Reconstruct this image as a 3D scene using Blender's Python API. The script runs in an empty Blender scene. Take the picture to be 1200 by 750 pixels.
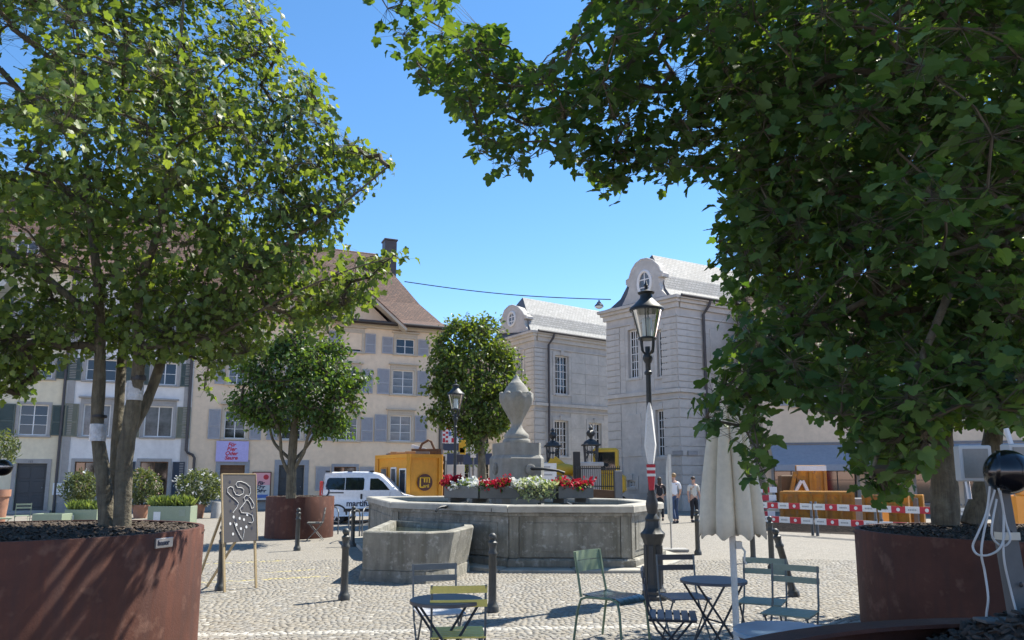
import bpy, bmesh, math, random
import numpy as np
from mathutils import Vector, Matrix
random.seed(7); RNG = np.random.default_rng(11)
S = bpy.context.scene; COL = S.collection; R = math.radians
# ---------------------------------------------------------------- camera
CAMH, FPX, PITCH = 1.6, 870.0, 8.5
CYP = 560 - FPX * math.tan(R(PITCH))          # principal row of the photograph
cam_d = bpy.data.cameras.new('camera'); cam = bpy.data.objects.new('camera', cam_d); COL.objects.link(cam)
cam.location = (0, 0, CAMH); cam.rotation_euler = (R(90 + PITCH), 0, 0)
cam_d.sensor_width = 36; cam_d.lens = 36 * FPX / 1200; cam_d.shift_y = (CYP - 375) / 1200
cam_d.clip_start = 0.05; cam_d.clip_end = 4000
S.camera = cam
# ---------------------------------------------------------------- light
SUN_AZ, SUN_EL = math.atan2(.80, .60), R(55)   # azimuth from +Y towards +X
W = bpy.data.worlds.new('World'); S.world = W; W.use_nodes = True
nt = W.node_tree; bg = nt.nodes['Background']
sky = nt.nodes.new('ShaderNodeTexSky'); sky.sky_type = 'NISHITA'; sky.sun_disc = False
sky.sun_elevation = SUN_EL; sky.sun_rotation = SUN_AZ
sky.air_density = 0.6; sky.dust_density = 0.0; sky.ozone_density = 10; sky.altitude = 400
wb_ = nt.nodes.new('ShaderNodeMix'); wb_.data_type = 'RGBA'; wb_.blend_type = 'MULTIPLY'; wb_.inputs['Factor'].default_value = 1; wb_.inputs['B'].default_value = (1.78, .80, .53, 1)   # white balance of the photograph
hs_ = nt.nodes.new('ShaderNodeHueSaturation'); hs_.inputs['Saturation'].default_value = 1.15; nt.links.new(sky.outputs[0], hs_.inputs['Color']); nt.links.new(hs_.outputs[0], wb_.inputs['A']); nt.links.new(wb_.outputs['Result'], bg.inputs[0]); bg.inputs[1].default_value = 0.13
sd = bpy.data.lights.new('sun', 'SUN'); sd.energy = 2.0; sd.angle = R(.53); sd.color = (1, .95, .84)
sun = bpy.data.objects.new('sun', sd); COL.objects.link(sun)
sv = Vector((math.sin(SUN_AZ) * math.cos(SUN_EL), math.cos(SUN_AZ) * math.cos(SUN_EL), math.sin(SUN_EL)))
sun.rotation_euler = (-sv).to_track_quat('-Z', 'Y').to_euler()
S.view_settings.view_transform = 'Standard'; S.view_settings.look = 'None'
S.view_settings.exposure = 2.3; S.view_settings.gamma = 1
# ---------------------------------------------------------------- pixels of the photograph to places
CP, SP = math.cos(R(PITCH)), math.sin(R(PITCH))
def ray(px, py):
    u, v = (px - 600) / FPX, (CYP - py) / FPX
    return Vector((u, CP - v * SP, SP + v * CP))
def at(px, py, Y):
    d = ray(px, py); t = Y / d.y
    return Vector((d.x * t, Y, CAMH + d.z * t))
def gr(px, py, z=0):
    d = ray(px, py); t = (z - CAMH) / d.z
    return Vector((d.x * t, d.y * t, z))
def mpp(Y): return Y / FPX
# ---------------------------------------------------------------- materials
MATS = {}
def mat(name, rgb, rough=.6, var=None, bump=None, metal=0, spec=.5, streak=None, rgb2=None, spots=None, extra=None):
    m = bpy.data.materials.new(name); m.use_nodes = True; MATS[name] = m
    t = m.node_tree; p = t.nodes['Principled BSDF']; N = t.nodes.new; L = t.links.new
    p.inputs['Roughness'].default_value = rough; p.inputs['Metallic'].default_value = metal
    p.inputs['Specular IOR Level'].default_value = spec
    tc = N('ShaderNodeTexCoord')
    base = N('ShaderNodeRGB'); base.outputs[0].default_value = (*rgb, 1); col = base.outputs[0]
    def noise(scale, detail=6, vec=None):
        n = N('ShaderNodeTexNoise'); n.inputs['Scale'].default_value = scale; n.inputs['Detail'].default_value = detail
        n.inputs['Roughness'].default_value = .62
        L(vec or tc.outputs['Object'], n.inputs['Vector']); return n
    def ramp(sock, a, b):
        r = N('ShaderNodeMapRange'); r.inputs[1].default_value = a; r.inputs[2].default_value = b; L(sock, r.inputs[0]); return r.outputs[0]
    def mix(fac, a, b, k=1.0, mode='MIX'):
        x = N('ShaderNodeMix'); x.data_type = 'RGBA'; x.blend_type = mode
        if k != 1.0:
            mm = N('ShaderNodeMath'); mm.operation = 'MULTIPLY'; L(fac, mm.inputs[0]); mm.inputs[1].default_value = k; fac = mm.outputs[0]
        L(fac, x.inputs['Factor'])
        L(a, x.inputs['A'])
        if isinstance(b, tuple): x.inputs['B'].default_value = (*b, 1)
        else: L(b, x.inputs['B'])
        return x.outputs['Result']
    if var:
        dark = tuple(c * (1 - var[1]) for c in rgb) if rgb2 is None else rgb2
        col = mix(ramp(noise(var[0]).outputs[0], .35, .65), col, dark)
        col = mix(ramp(noise(var[0] * 6.3).outputs[0], .4, .7), col, tuple(c * .72 for c in rgb), .5)
    if streak:                                   # vertical stains
        mp = N('ShaderNodeMapping'); mp.inputs['Scale'].default_value = (1, 1, .07); L(tc.outputs['Object'], mp.inputs[0])
        col = mix(ramp(noise(streak[0], 5, mp.outputs[0]).outputs[0], .44, .64), col, streak[2], streak[1])
    if spots:
        col = mix(ramp(noise(spots[0], 3).outputs[0], spots[3] if len(spots) > 3 else .6, .72), col, spots[2], spots[1])
    L(col, p.inputs['Base Color'])
    if bump:
        b = N('ShaderNodeBump'); b.inputs['Strength'].default_value = bump[1]; b.inputs['Distance'].default_value = bump[2] if len(bump) > 2 else .02
        L(noise(bump[0], 8).outputs[0], b.inputs['Height']); L(b.outputs[0], p.inputs['Normal'])
    if extra: extra(t, p, tc, N, L, col, mix, ramp, noise)
    return m
def leafmat(name, a, b, trans=.35, rough=.42, back=(2.6, 2.3, .55), spec=.35):
    m = bpy.data.materials.new(name); m.use_nodes = True; t = m.node_tree; N = t.nodes.new; L = t.links.new
    p = t.nodes['Principled BSDF']; out = t.nodes['Material Output']
    g = N('ShaderNodeNewGeometry'); oi = N('ShaderNodeObjectInfo'); ad = N('ShaderNodeMath'); ad.operation = 'ADD'
    L(g.outputs['Random Per Island'], ad.inputs[0]); L(oi.outputs['Random'], ad.inputs[1])
    fr = N('ShaderNodeMath'); fr.operation = 'FRACT'; L(ad.outputs[0], fr.inputs[0])
    x = N('ShaderNodeMix'); x.data_type = 'RGBA'; L(fr.outputs[0], x.inputs['Factor'])
    x.inputs['A'].default_value = (*a, 1); x.inputs['B'].default_value = (*b, 1)
    L(x.outputs['Result'], p.inputs['Base Color']); p.inputs['Roughness'].default_value = rough; p.inputs['Specular IOR Level'].default_value = spec
    tr = N('ShaderNodeBsdfTranslucent'); y = N('ShaderNodeMix'); y.data_type = 'RGBA'; y.blend_type = 'MULTIPLY'; y.inputs['Factor'].default_value = 1
    L(x.outputs['Result'], y.inputs['A']); y.inputs['B'].default_value = (*back, 1); L(y.outputs['Result'], tr.inputs[0])
    ms = N('ShaderNodeMixShader'); ms.inputs[0].default_value = trans; L(p.outputs[0], ms.inputs[1]); L(tr.outputs[0], ms.inputs[2]); L(ms.outputs[0], out.inputs[0])
    return m
def glassmat(name, tint=(.9, .95, .95), refl=.12):
    m = bpy.data.materials.new(name); m.use_nodes = True; t = m.node_tree; N = t.nodes.new; L = t.links.new
    t.nodes.remove(t.nodes['Principled BSDF']); out = t.nodes['Material Output']
    a = N('ShaderNodeBsdfTransparent'); a.inputs[0].default_value = (*tint, 1); g = N('ShaderNodeBsdfGlossy'); g.inputs['Roughness'].default_value = .05
    f = N('ShaderNodeFresnel'); f.inputs[0].default_value = 1.5; mr = N('ShaderNodeMath'); mr.operation = 'ADD'; mr.inputs[1].default_value = refl; L(f.outputs[0], mr.inputs[0])
    ms = N('ShaderNodeMixShader'); L(mr.outputs[0], ms.inputs[0]); L(a.outputs[0], ms.inputs[1]); L(g.outputs[0], ms.inputs[2]); L(ms.outputs[0], out.inputs[0]); return m
def tile_extra(sx, sy, c1, c2, cm):              # rows of roof tiles in object coordinates (x along the eave, y up the slope)
    def fn(t, p, tc, N, L, col, mix, ramp, noise):
        b = N('ShaderNodeTexBrick'); b.inputs['Scale'].default_value = 1; b.inputs['Brick Width'].default_value = sx; b.inputs['Row Height'].default_value = sy
        b.inputs['Mortar Size'].default_value = .012; b.inputs['Color1'].default_value = (*c1, 1); b.inputs['Color2'].default_value = (*c2, 1); b.inputs['Mortar'].default_value = (*cm, 1)
        b.inputs['Bias'].default_value = -.1
        L(tc.outputs['UV'], b.inputs['Vector'])
        L(mix(ramp(noise(1.3).outputs[0], .4, .7), b.outputs[0], tuple(x * .55 for x in c1), .6), p.inputs['Base Color'])
        bp = N('ShaderNodeBump'); bp.inputs['Strength'].default_value = .7; bp.inputs['Distance'].default_value = .03; bp.invert = True
        L(b.outputs['Fac'], bp.inputs['Height']); L(bp.outputs[0], p.inputs['Normal'])
    return fn
def cobble_far(t, p, tc, N, L, col, mix, ramp, noise):
    v = N('ShaderNodeTexVoronoi'); v.inputs['Scale'].default_value = 11; L(tc.outputs['Object'], v.inputs['Vector'])
    e = N('ShaderNodeTexVoronoi'); e.feature = 'DISTANCE_TO_EDGE'; e.inputs['Scale'].default_value = 11; L(tc.outputs['Object'], e.inputs['Vector'])
    sp = N('ShaderNodeSeparateColor'); L(v.outputs['Color'], sp.inputs[0])
    c = mix(sp.outputs[0], col, (.205, .188, .16)); c = mix(ramp(e.outputs['Distance'], .09, .02), c, (.19, .17, .14), .6)
    c = mix(ramp(noise(.35).outputs[0], .42, .68), c, (.26, .235, .195), .4); L(c, p.inputs['Base Color'])
    b = N('ShaderNodeBump'); b.inputs['Strength'].default_value = .5; b.inputs['Distance'].default_value = .02; L(ramp(e.outputs['Distance'], 0, .12), b.inputs['Height']); L(b.outputs[0], p.inputs['Normal'])
def attr_extra(name):
    def fn(t, p, tc, N, L, col, mix, ramp, noise):
        a = N('ShaderNodeAttribute'); a.attribute_name = name
        c = mix(ramp(noise(26).outputs[0], .4, .68), a.outputs['Color'], (.20, .18, .15), .35)
        L(c, p.inputs['Base Color'])
    return fn
M = dict(
 ground=mat('ground', (.265, .243, .207), .85, extra=cobble_far),
 cobble=mat('cobble', (.3, .28, .25), .8, bump=(40, .5, .01), extra=attr_extra('stonecol')),
 corten=mat('corten', (.125, .047, .030), .75, var=(1.3, .5), bump=(60, .4, .010), streak=(8, .7, (.062, .030, .024)), spots=(4.5, .6, (.19, .10, .07), .57), spec=.3),
 soil=mat('soil', (.045, .034, .026), .95, var=(9, .5), bump=(30, 1, .03)),
 chip=mat('chip', (.085, .062, .045), .9, var=(14, .6)),
 bark=mat('bark', (.19, .165, .11), .9, var=(7, .5), bump=(22, 1, .03), streak=(30, .7, (.06, .05, .037)), spots=(5, .35, (.22, .22, .16), .6)),
 twig=mat('twig', (.105, .085, .055), .85, var=(9, .4)),
 leaf_l=leafmat('leaf_left', (.058, .105, .036), (.145, .205, .062), .42, .45, (2.6, 2.3, .6), .3),
 leaf_a=leafmat('leaf_far_maple', (.036, .085, .028), (.085, .150, .040), .40, .5, (2.8, 2.4, .5), .3),
 leaf_b=leafmat('leaf_near_maple', (.036, .085, .032), (.088, .150, .050), .36, .5, (2.8, 2.4, .5), .25),
 leaf_h=leafmat('leaf_hornbeam', (.036, .080, .024), (.090, .155, .040), .38, .42),
 leaf_t=leafmat('leaf_lime', (.045, .085, .024), (.12, .17, .04), .40, .45),
 leaf_o=leafmat('leaf_oleander', (.055, .085, .035), (.115, .145, .075), .25, .5),
 leaf_g=leafmat('leaf_grass', (.14, .20, .05), (.26, .32, .10), .3, .6, (1.4, 1.4, .6)),
 leaf_y=leafmat('leaf_trailing', (.34, .40, .17), (.52, .56, .32), .3, .6, (1.1, 1.1, .8)),
 fl_red=leafmat('petal_red', (.40, .010, .030), (.55, .03, .06), .25, .6, (1, 1, 1)),
 fl_white=leafmat('petal_white', (.72, .74, .70), (.82, .82, .80), .3, .6, (1, 1, 1)),
 fl_pink=leafmat('petal_pink', (.60, .36, .36), (.74, .60, .58), .3, .6, (1, 1, 1)),
 fstone=mat('fountain_stone', (.34, .32, .265), .88, var=(2.4, .5), bump=(34, .9, .014), streak=(7, .75, (.13, .122, .095)), spots=(9, .6, (.52, .50, .45), .56)),
 fstone2=mat('coping_stone', (.45, .425, .365), .85, var=(2.5, .35), bump=(40, .5, .01), spots=(7, .5, (.25, .24, .2), .58)),
 urn=mat('urn_stone', (.36, .345, .30), .85, var=(3, .35), bump=(30, .4, .01), streak=(6, .4, (.2, .19, .165))),
 lime=mat('ashlar', (.54, .51, .46), .85, var=(.9, .22), bump=(18, .3, .01), streak=(2.2, .35, (.31, .295, .275))),
 limeb=mat('ashlar_block', (.56, .53, .475), .85, var=(1.1, .25), bump=(22, .35, .01), spots=(2.5, .4, (.33, .315, .29), .56)),
 limeback=mat('ashlar_joint', (.27, .26, .24), .9, var=(1, .2)),
 slate=mat('slate', (.16, .16, .16), .7, extra=tile_extra(.26, .17, (.30, .30, .29), (.215, .215, .21), (.11, .11, .11)), spec=.3),
 slateshade=mat('slate_hip_shaded', (.10, .105, .115), .6, var=(3, .4), bump=(12, .5, .02)),  # same slates in a darker colour: shade of the front hip painted in
 tile=mat('roof_tile', (.15, .085, .06), .85, extra=tile_extra(.2, .17, (.155, .088, .064), (.085, .052, .042), (.03, .022, .02))),
 cream=mat('cream_render', (.70, .59, .44), .9, var=(.6, .09), bump=(30, .15, .006), streak=(1.6, .22, (.43, .36, .27))),
 peach=mat('peach_render', (.74, .59, .42), .9, var=(.6, .08), bump=(30, .15, .006), streak=(1.6, .18, (.45, .36, .26))),
 yellowr=mat('yellow_render', (.72, .64, .46), .9, var=(.6, .1), bump=(30, .15, .006), streak=(1.6, .22, (.46, .40, .28))),
 whiter=mat('white_render', (.74, .72, .68), .9, var=(.6, .1), bump=(30, .15, .006), streak=(1.6, .25, (.45, .44, .43))),
 greyst=mat('grey_trim', (.36, .345, .32), .85, var=(2, .2), bump=(26, .3, .008)),
 bluetrim=mat('blue_grey_trim', (.29, .31, .33), .8, var=(2, .15)),
 beigetrim=mat('beige_trim', (.50, .43, .33), .85, var=(2, .12)),
 wframe=mat('window_paint', (.74, .73, .69), .5, var=(6, .08)),
 pane=mat('pane', (.018, .02, .022), .06, var=(.7, .7), spec=.7),
 curtain=mat('pale_pane', (.16, .165, .16), .15, var=(1.8, .75), spec=.7),
 sh_blue=mat('shutter_blue_grey', (.36, .36, .37), .65, var=(5, .12), streak=(9, .3, (.28, .28, .29))),
 sh_olive=mat('shutter_olive', (.20, .20, .14), .7, var=(5, .15), streak=(9, .3, (.14, .14, .1))),
 sh_green=mat('shutter_green', (.075, .10, .085), .65, var=(5, .15)),
 sh_dark=mat('shutter_slate', (.045, .055, .07), .6, var=(5, .15)),
 doord=mat('door_dark', (.035, .045, .052), .5, var=(4, .2)),
 wood=mat('wood', (.34, .23, .12), .7, var=(4, .2), streak=(30, .4, (.22, .14, .07))),
 woodbr=mat('brown_wood', (.13, .07, .035), .7, var=(4, .3)),
 iron=mat('iron', (.035, .038, .038), .5, var=(8, .3), bump=(40, .2, .004), spec=.5),
 bollard=mat('bollard_paint', (.065, .068, .064), .5, var=(9, .35), bump=(40, .2, .004)),
 pipe=mat('downpipe', (.06, .055, .055), .5, var=(3, .3)),
 zinc=mat('zinc', (.16, .17, .18), .45, metal=.4, var=(3, .2)),
 steel=mat('steel', (.42, .42, .41), .35, metal=.8, var=(6, .2)),
 lglass=glassmat('lantern_glass', (.93, .95, .94), .08),
 mantle=mat('mantle', (.72, .74, .70), .4),
 canvas=mat('canvas', (.72, .65, .50), .9, var=(3, .1), bump=(120, .2, .003), streak=(7, .3, (.46, .43, .36))),
 polewhite=mat('pole_paint', (.62, .61, .56), .5, var=(6, .1)),
 vanwhite=mat('van_paint', (.78, .79, .80), .25, var=(2, .04), spec=.6),
 black=mat('black_plastic', (.014, .014, .015), .45),
 gloss=mat('gloss_black', (.008, .008, .010), .17, spec=.6, var=(9, .3)),
 carglass=mat('car_glass', (.012, .016, .017), .05, spec=.7),
 tyre=mat('tyre', (.022, .022, .022), .85), hub=mat('wheel_trim', (.46, .47, .48), .35, metal=.5),
 redlamp=mat('tail_lamp', (.5, .012, .012), .25),
 orange=mat('container_orange', (.66, .30, .022), .55, var=(1.5, .12), streak=(4, .25, (.5, .21, .02))),
 rustor=mat('worn_orange', (.58, .25, .02), .7, var=(2.4, .4), streak=(6, .6, (.26, .13, .05)), spots=(7, .8, (.16, .10, .065), .56)),
 yellow=mat('machine_yellow', (.68, .42, .03), .45, var=(2, .15)),
 umber=mat('umber', (.07, .022, .018), .6), red=mat('sign_red', (.52, .025, .04), .55, var=(5, .12)),
 white=mat('sign_white', (.76, .76, .74), .6, var=(5, .08)), inkgrey=mat('ink_grey', (.32, .32, .32), .7),
 lilac=mat('lilac_cloth', (.46, .43, .72), .85, var=(3, .08)), pink=mat('poster_pink', (.74, .36, .37), .6), ink=mat('poster_ink', (.03, .035, .06), .7),
 blue=mat('poster_blue', (.08, .16, .42), .6), navy=mat('navy_cloth', (.05, .06, .09), .8), paper=mat('paper', (.66, .66, .62), .8, var=(5, .1)),
 board=mat('chalk_board', (.10, .095, .098), .75, var=(3, .2)), chalk=mat('chalk_white', (.72, .72, .71), .8),
 lathw=mat('pale_lath', (.50, .38, .21), .7, var=(6, .15), streak=(40, .3, (.38, .27, .14))),
 ch_green=mat('chair_green', (.20, .26, .15), .5, var=(7, .15)), ch_teal=mat('chair_seat_green', (.055, .082, .075), .22, var=(7, .2), spec=.7),
 ch_sage=mat('chair_sage', (.28, .33, .25), .5, var=(7, .15)), ch_grey=mat('chair_grey', (.16, .165, .155), .5, var=(7, .15)),
 ch_yel=mat('chair_yellow', (1.0, .74, .17), .5, var=(7, .1)), ch_dark=mat('chair_dark', (.030, .033, .038), .45, var=(7, .2)),
 ch_glare=mat('chair_seat_glare', (.52, .52, .54), .35, var=(7, .1)), ch_slate=mat('chair_slate', (.11, .135, .17), .35, var=(7, .2)),  # the first puts sun glare on a grey seat into its colour
 tb_grey=mat('table_grey', (.085, .090, .105), .45, var=(8, .2)), tb_brown=mat('table_brown', (.13, .11, .10), .5, var=(8, .2)), tb_blue=mat('table_blue', (.24, .36, .47), .35, var=(5, .2)),
 terra=mat('terracotta', (.40, .20, .125), .85, var=(4, .25)), boxgreen=mat('planter_green', (.27, .32, .22), .6, var=(4, .1)), boxgrey=mat('planter_slate', (.13, .14, .135), .6, var=(4, .2)),
 concrete=mat('concrete', (.36, .35, .33), .9, var=(3, .25), bump=(30, .4, .01)),
 water=mat('water', (.035, .045, .035), .06, bump=(9, .15, .02), spec=.6),
 awn=mat('awning_cloth', (.30, .32, .35), .8, var=(1, .08)), skin=mat('skin', (.50, .30, .21), .55), hair=mat('hair', (.05, .03, .018), .6), hairb=mat('hair_blond', (.28, .18, .08), .6),
 tee=mat('tee_white', (.74, .74, .74), .85, bump=(20, .3, .02)), jeans=mat('jeans', (.055, .085, .15), .85, var=(8, .2)), blackc=mat('black_cloth', (.02, .02, .024), .85), cream_c=mat('cream_cloth', (.58, .55, .47), .85), shoe=mat('shoe', (.05, .05, .055), .7),
 cable=mat('cable_white', (.46, .46, .43), .5), postw=mat('weathered_post', (.17, .165, .15), .8, var=(6, .3), streak=(20, .5, (.09, .085, .08))), foil=mat('foil', (.62, .64, .66), .35, metal=.35, var=(12, .4), bump=(14, 1, .03)),
 lampface=mat('flood_face', (.20, .20, .175), .35, var=(10, .1)), orlamp=mat('amber_lamp', (.8, .3, .03), .3), lintel=mat('old_wood_sign', (.16, .08, .03), .7, var=(3, .3)),
)
# ---------------------------------------------------------------- mesh helpers
class MB:
    def __init__(s): s.v = []; s.f = []; s.m = []; s.uv = {}
    def add(s, vs, fs, mi=0):
        o = len(s.v); s.v += [tuple(v) for v in vs]
        for f in fs: s.f.append(tuple(i + o for i in f)); s.m.append(mi)
        return s
    def quad(s, a, b, c, d, mi=0): return s.add([a, b, c, d], [(0, 1, 2, 3)], mi)
    def box(s, x0, x1, y0, y1, z0, z1, mi=0, mx=None):
        vs = [Vector(p) for p in ((x0, y0, z0), (x1, y0, z0), (x1, y1, z0), (x0, y1, z0), (x0, y0, z1), (x1, y0, z1), (x1, y1, z1), (x0, y1, z1))]
        if mx: vs = [mx @ v for v in vs]
        return s.add(vs, [(0, 3, 2, 1), (4, 5, 6, 7), (0, 1, 5, 4), (1, 2, 6, 5), (2, 3, 7, 6), (3, 0, 4, 7)], mi)
    def cbox(s, x0, x1, y0, y1, z0, z1, c=.01, mi=0):       # chamfered top and sides
        vs = []
        for z, k in ((z0, c), (z0 + c, 0), (z1 - c, 0), (z1, c)):
            vs += [(x0 + k, y0 + k, z), (x1 - k, y0 + k, z), (x1 - k, y1 - k, z), (x0 + k, y1 - k, z)]
        fs = [(3, 2, 1, 0), (12, 13, 14, 15)]
        for j in range(3):
            for i in range(4): a = j * 4 + i; b = j * 4 + (i + 1) % 4; fs.append((a, b, b + 4, a + 4))
        return s.add(vs, fs, mi)
    def tube(s, pts, r, n=6, mi=0, cap=True):
        pts = [Vector(p) for p in pts]; rr = r if isinstance(r, (list, tuple)) else [r] * len(pts)
        vs = []; up = Vector((0, 0, 1)); last = None
        for i, p in enumerate(pts):
            d = (pts[min(i + 1, len(pts) - 1)] - pts[max(i - 1, 0)])
            d = d.normalized() if d.length > 1e-9 else Vector((0, 0, 1))
            if last is None: a = d.cross(up if abs(d.z) < .9 else Vector((1, 0, 0))).normalized()
            else: a = (last - d * last.dot(d)); a = a.normalized() if a.length > 1e-6 else d.orthogonal().normalized()
            last = a; b = d.cross(a)
            for k in range(n):
                t = 2 * math.pi * k / n; vs.append(p + (a * math.cos(t) + b * math.sin(t)) * rr[i])
        fs = []
        for i in range(len(pts) - 1):
            for k in range(n): x = i * n + k; y = i * n + (k + 1) % n; fs.append((x, y, y + n, x + n))
        if cap: fs.append(tuple(range(n - 1, -1, -1))); fs.append(tuple((len(pts) - 1) * n + k for k in range(n)))
        return s.add(vs, fs, mi)
    def bar(s, a, b, w, h, mi=0, up=Vector((0, 0, 1))):     # rectangular bar from a to b
        a, b = Vector(a), Vector(b); d = (b - a).normalized(); x = d.cross(up)
        x = x.normalized() if x.length > 1e-5 else Vector((1, 0, 0)); y = x.cross(d)
        vs = [p + x * (sx * w / 2) + y * (sy * h / 2) for p in (a, b) for sx, sy in ((-1, -1), (1, -1), (1, 1), (-1, 1))]
        return s.add(vs, [(3, 2, 1, 0), (4, 5, 6, 7), (0, 1, 5, 4), (1, 2, 6, 5), (2, 3, 7, 6), (3, 0, 4, 7)], mi)
    def lathe(s, prof, n=24, c=(0, 0, 0), mi=0, mod=None, caps=True):
        vs = []
        for r, z in prof:
            for k in range(n):
                t = 2 * math.pi * k / n; q = r * (mod(t, z) if mod else 1); vs.append((c[0] + q * math.cos(t), c[1] + q * math.sin(t), c[2] + z))
        fs = []
        for i in range(len(prof) - 1):
            for k in range(n): x = i * n + k; y = i * n + (k + 1) % n; fs.append((x, y, y + n, x + n))
        if caps:
            if prof[0][0] > 1e-4: fs.append(tuple(range(n - 1, -1, -1)))
            if prof[-1][0] > 1e-4: fs.append(tuple((len(prof) - 1) * n + k for k in range(n)))
        return s.add(vs, fs, mi)
    def prism(s, poly, z0, z1, mi=0, top=None):              # polygon (counter-clockwise) extruded in z
        n = len(poly); tp = top or poly
        vs = [(p[0], p[1], z0) for p in poly] + [(p[0], p[1], z1) for p in tp]
        return s.add(vs, [tuple(range(n - 1, -1, -1)), tuple(range(n, 2 * n))] + [(i, (i + 1) % n, n + (i + 1) % n, n + i) for i in range(n)], mi)
    def ellip(s, c, rx, ry, rz, n=12, m=8, mi=0, mx=None):
        vs = []; fs = []
        for j in range(m + 1):
            p = math.pi * j / m
            for k in range(n):
                t = 2 * math.pi * k / n; v = Vector((rx * math.sin(p) * math.cos(t), ry * math.sin(p) * math.sin(t), rz * math.cos(p)))
                if mx: v = mx @ v
                vs.append(Vector(c) + v)
        for j in range(m):
            for k in range(n): x = j * n + k; y = j * n + (k + 1) % n; fs.append((x, x + n, y + n, y))
        return s.add(vs, fs, mi)
    def build(s, name, mats, parent=None, smooth=False, loc=None, rotz=0):
        me = bpy.data.meshes.new(name); me.from_pydata(s.v, [], s.f)
        for m in (mats if isinstance(mats, (list, tuple)) else [mats]): me.materials.append(m)
        if any(s.m): me.polygons.foreach_set('material_index', s.m)
        bm = bmesh.new(); bm.from_mesh(me); bmesh.ops.recalc_face_normals(bm, faces=bm.faces); bm.to_mesh(me); bm.free()
        if smooth: shade(me, 40 if smooth is True else smooth)
        return link(name, me, parent, loc, rotz)
def shade(me, ang):
    me.polygons.foreach_set('use_smooth', [True] * len(me.polygons))
    bm = bmesh.new(); bm.from_mesh(me)
    for e in bm.edges:
        if len(e.link_faces) == 2 and e.calc_face_angle(0) > R(ang): e.smooth = False
    bm.to_mesh(me); bm.free()
def link(name, me, parent=None, loc=None, rotz=0):
    o = bpy.data.objects.new(name, me); COL.objects.link(o)
    if parent: o.parent = parent
    if loc is not None: o.location = loc
    if rotz: o.rotation_euler = (0, 0, rotz)
    return o
def tag(o, label=None, cat=None, group=None, kind=None):
    if label: o['label'] = label
    if cat: o['category'] = cat
    if group: o['group'] = group
    if kind: o['kind'] = kind
    return o
def thing(name, label, cat, loc=(0, 0, 0), rotz=0, group=None):
    o = bpy.data.objects.new(name, None); COL.objects.link(o); o.location = loc; o.rotation_euler = (0, 0, rotz)
    o.empty_display_size = .2
    return tag(o, label, cat, group)
def dup(o, parent=None, loc=None, rotz=None, label=None):
    c = o.copy(); COL.objects.link(c)
    if parent: c.parent = parent
    if loc is not None: c.location = loc
    if rotz is not None: c.rotation_euler = (0, 0, rotz)
    if label: c['label'] = label
    for ch in list(o.children): dup(ch, c)
    return c
def npmesh(name, V, F, mats, parent=None, smooth=False, kind=None):      # V (n,3), F (m,k)
    me = bpy.data.meshes.new(name); k = F.shape[1]
    me.vertices.add(len(V)); me.vertices.foreach_set('co', V.astype(np.float32).ravel())
    me.loops.add(F.size); me.loops.foreach_set('vertex_index', F.astype(np.int32).ravel())
    me.polygons.add(len(F)); me.polygons.foreach_set('loop_start', np.arange(0, F.size, k, dtype=np.int32))
    me.polygons.foreach_set('loop_total', np.full(len(F), k, dtype=np.int32))
    me.materials.append(mats); me.update(calc_edges=True)
    if smooth: me.polygons.foreach_set('use_smooth', [True] * len(F))
    o = link(name, me, parent)
    if kind: o['kind'] = kind
    return o
def text_mesh(name, txt, size, m, parent, mx, bold=.0, align='CENTER', sp=1.0, shear=0):
    c = bpy.data.curves.new(name, 'FONT'); c.body = txt; c.size = size; c.align_x = align; c.align_y = 'CENTER'; c.offset = bold; c.extrude = .002; c.space_line = sp; c.shear = shear
    t = bpy.data.objects.new(name, c); COL.objects.link(t)
    dg = bpy.context.evaluated_depsgraph_get(); me = bpy.data.meshes.new_from_object(t.evaluated_get(dg)); bpy.data.objects.remove(t)
    me.transform(mx); me.materials.clear(); me.materials.append(m)
    return link(name, me, parent)
def inpoly(P, x, y):
    x = np.asarray(x); y = np.asarray(y); c = np.zeros(x.shape, bool); n = len(P)
    for i in range(n):
        x1, y1 = P[i]; x2, y2 = P[(i + 1) % n]
        if y1 == y2: continue
        c ^= ((y1 > y) != (y2 > y)) & (x < (x2 - x1) * (y - y1) / (y2 - y1) + x1)
    return c
def edgedist(P, x, y):
    d = np.full(np.shape(x), 1e9); n = len(P)
    for i in range(n):
        a = np.array(P[i], float); b = np.array(P[(i + 1) % n], float); e = b - a
        t = np.clip(((x - a[0]) * e[0] + (y - a[1]) * e[1]) / max(e @ e, 1e-9), 0, 1)
        d = np.minimum(d, np.hypot(x - a[0] - t * e[0], y - a[1] - t * e[1]))
    return d
def offset_poly(P, d):                           # outward offset of a counter-clockwise convex polygon
    n = len(P); out = []
    for i in range(n):
        a, b, c = (Vector(P[(i + k) % n]).to_2d() for k in (-1, 0, 1))
        n1 = Vector(((b - a).y, -(b - a).x)).normalized(); n2 = Vector(((c - b).y, -(c - b).x)).normalized()
        m = (n1 + n2).normalized(); out.append(tuple(b + m * (d / max(.3, m.dot(n1)))))
    return out
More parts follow.
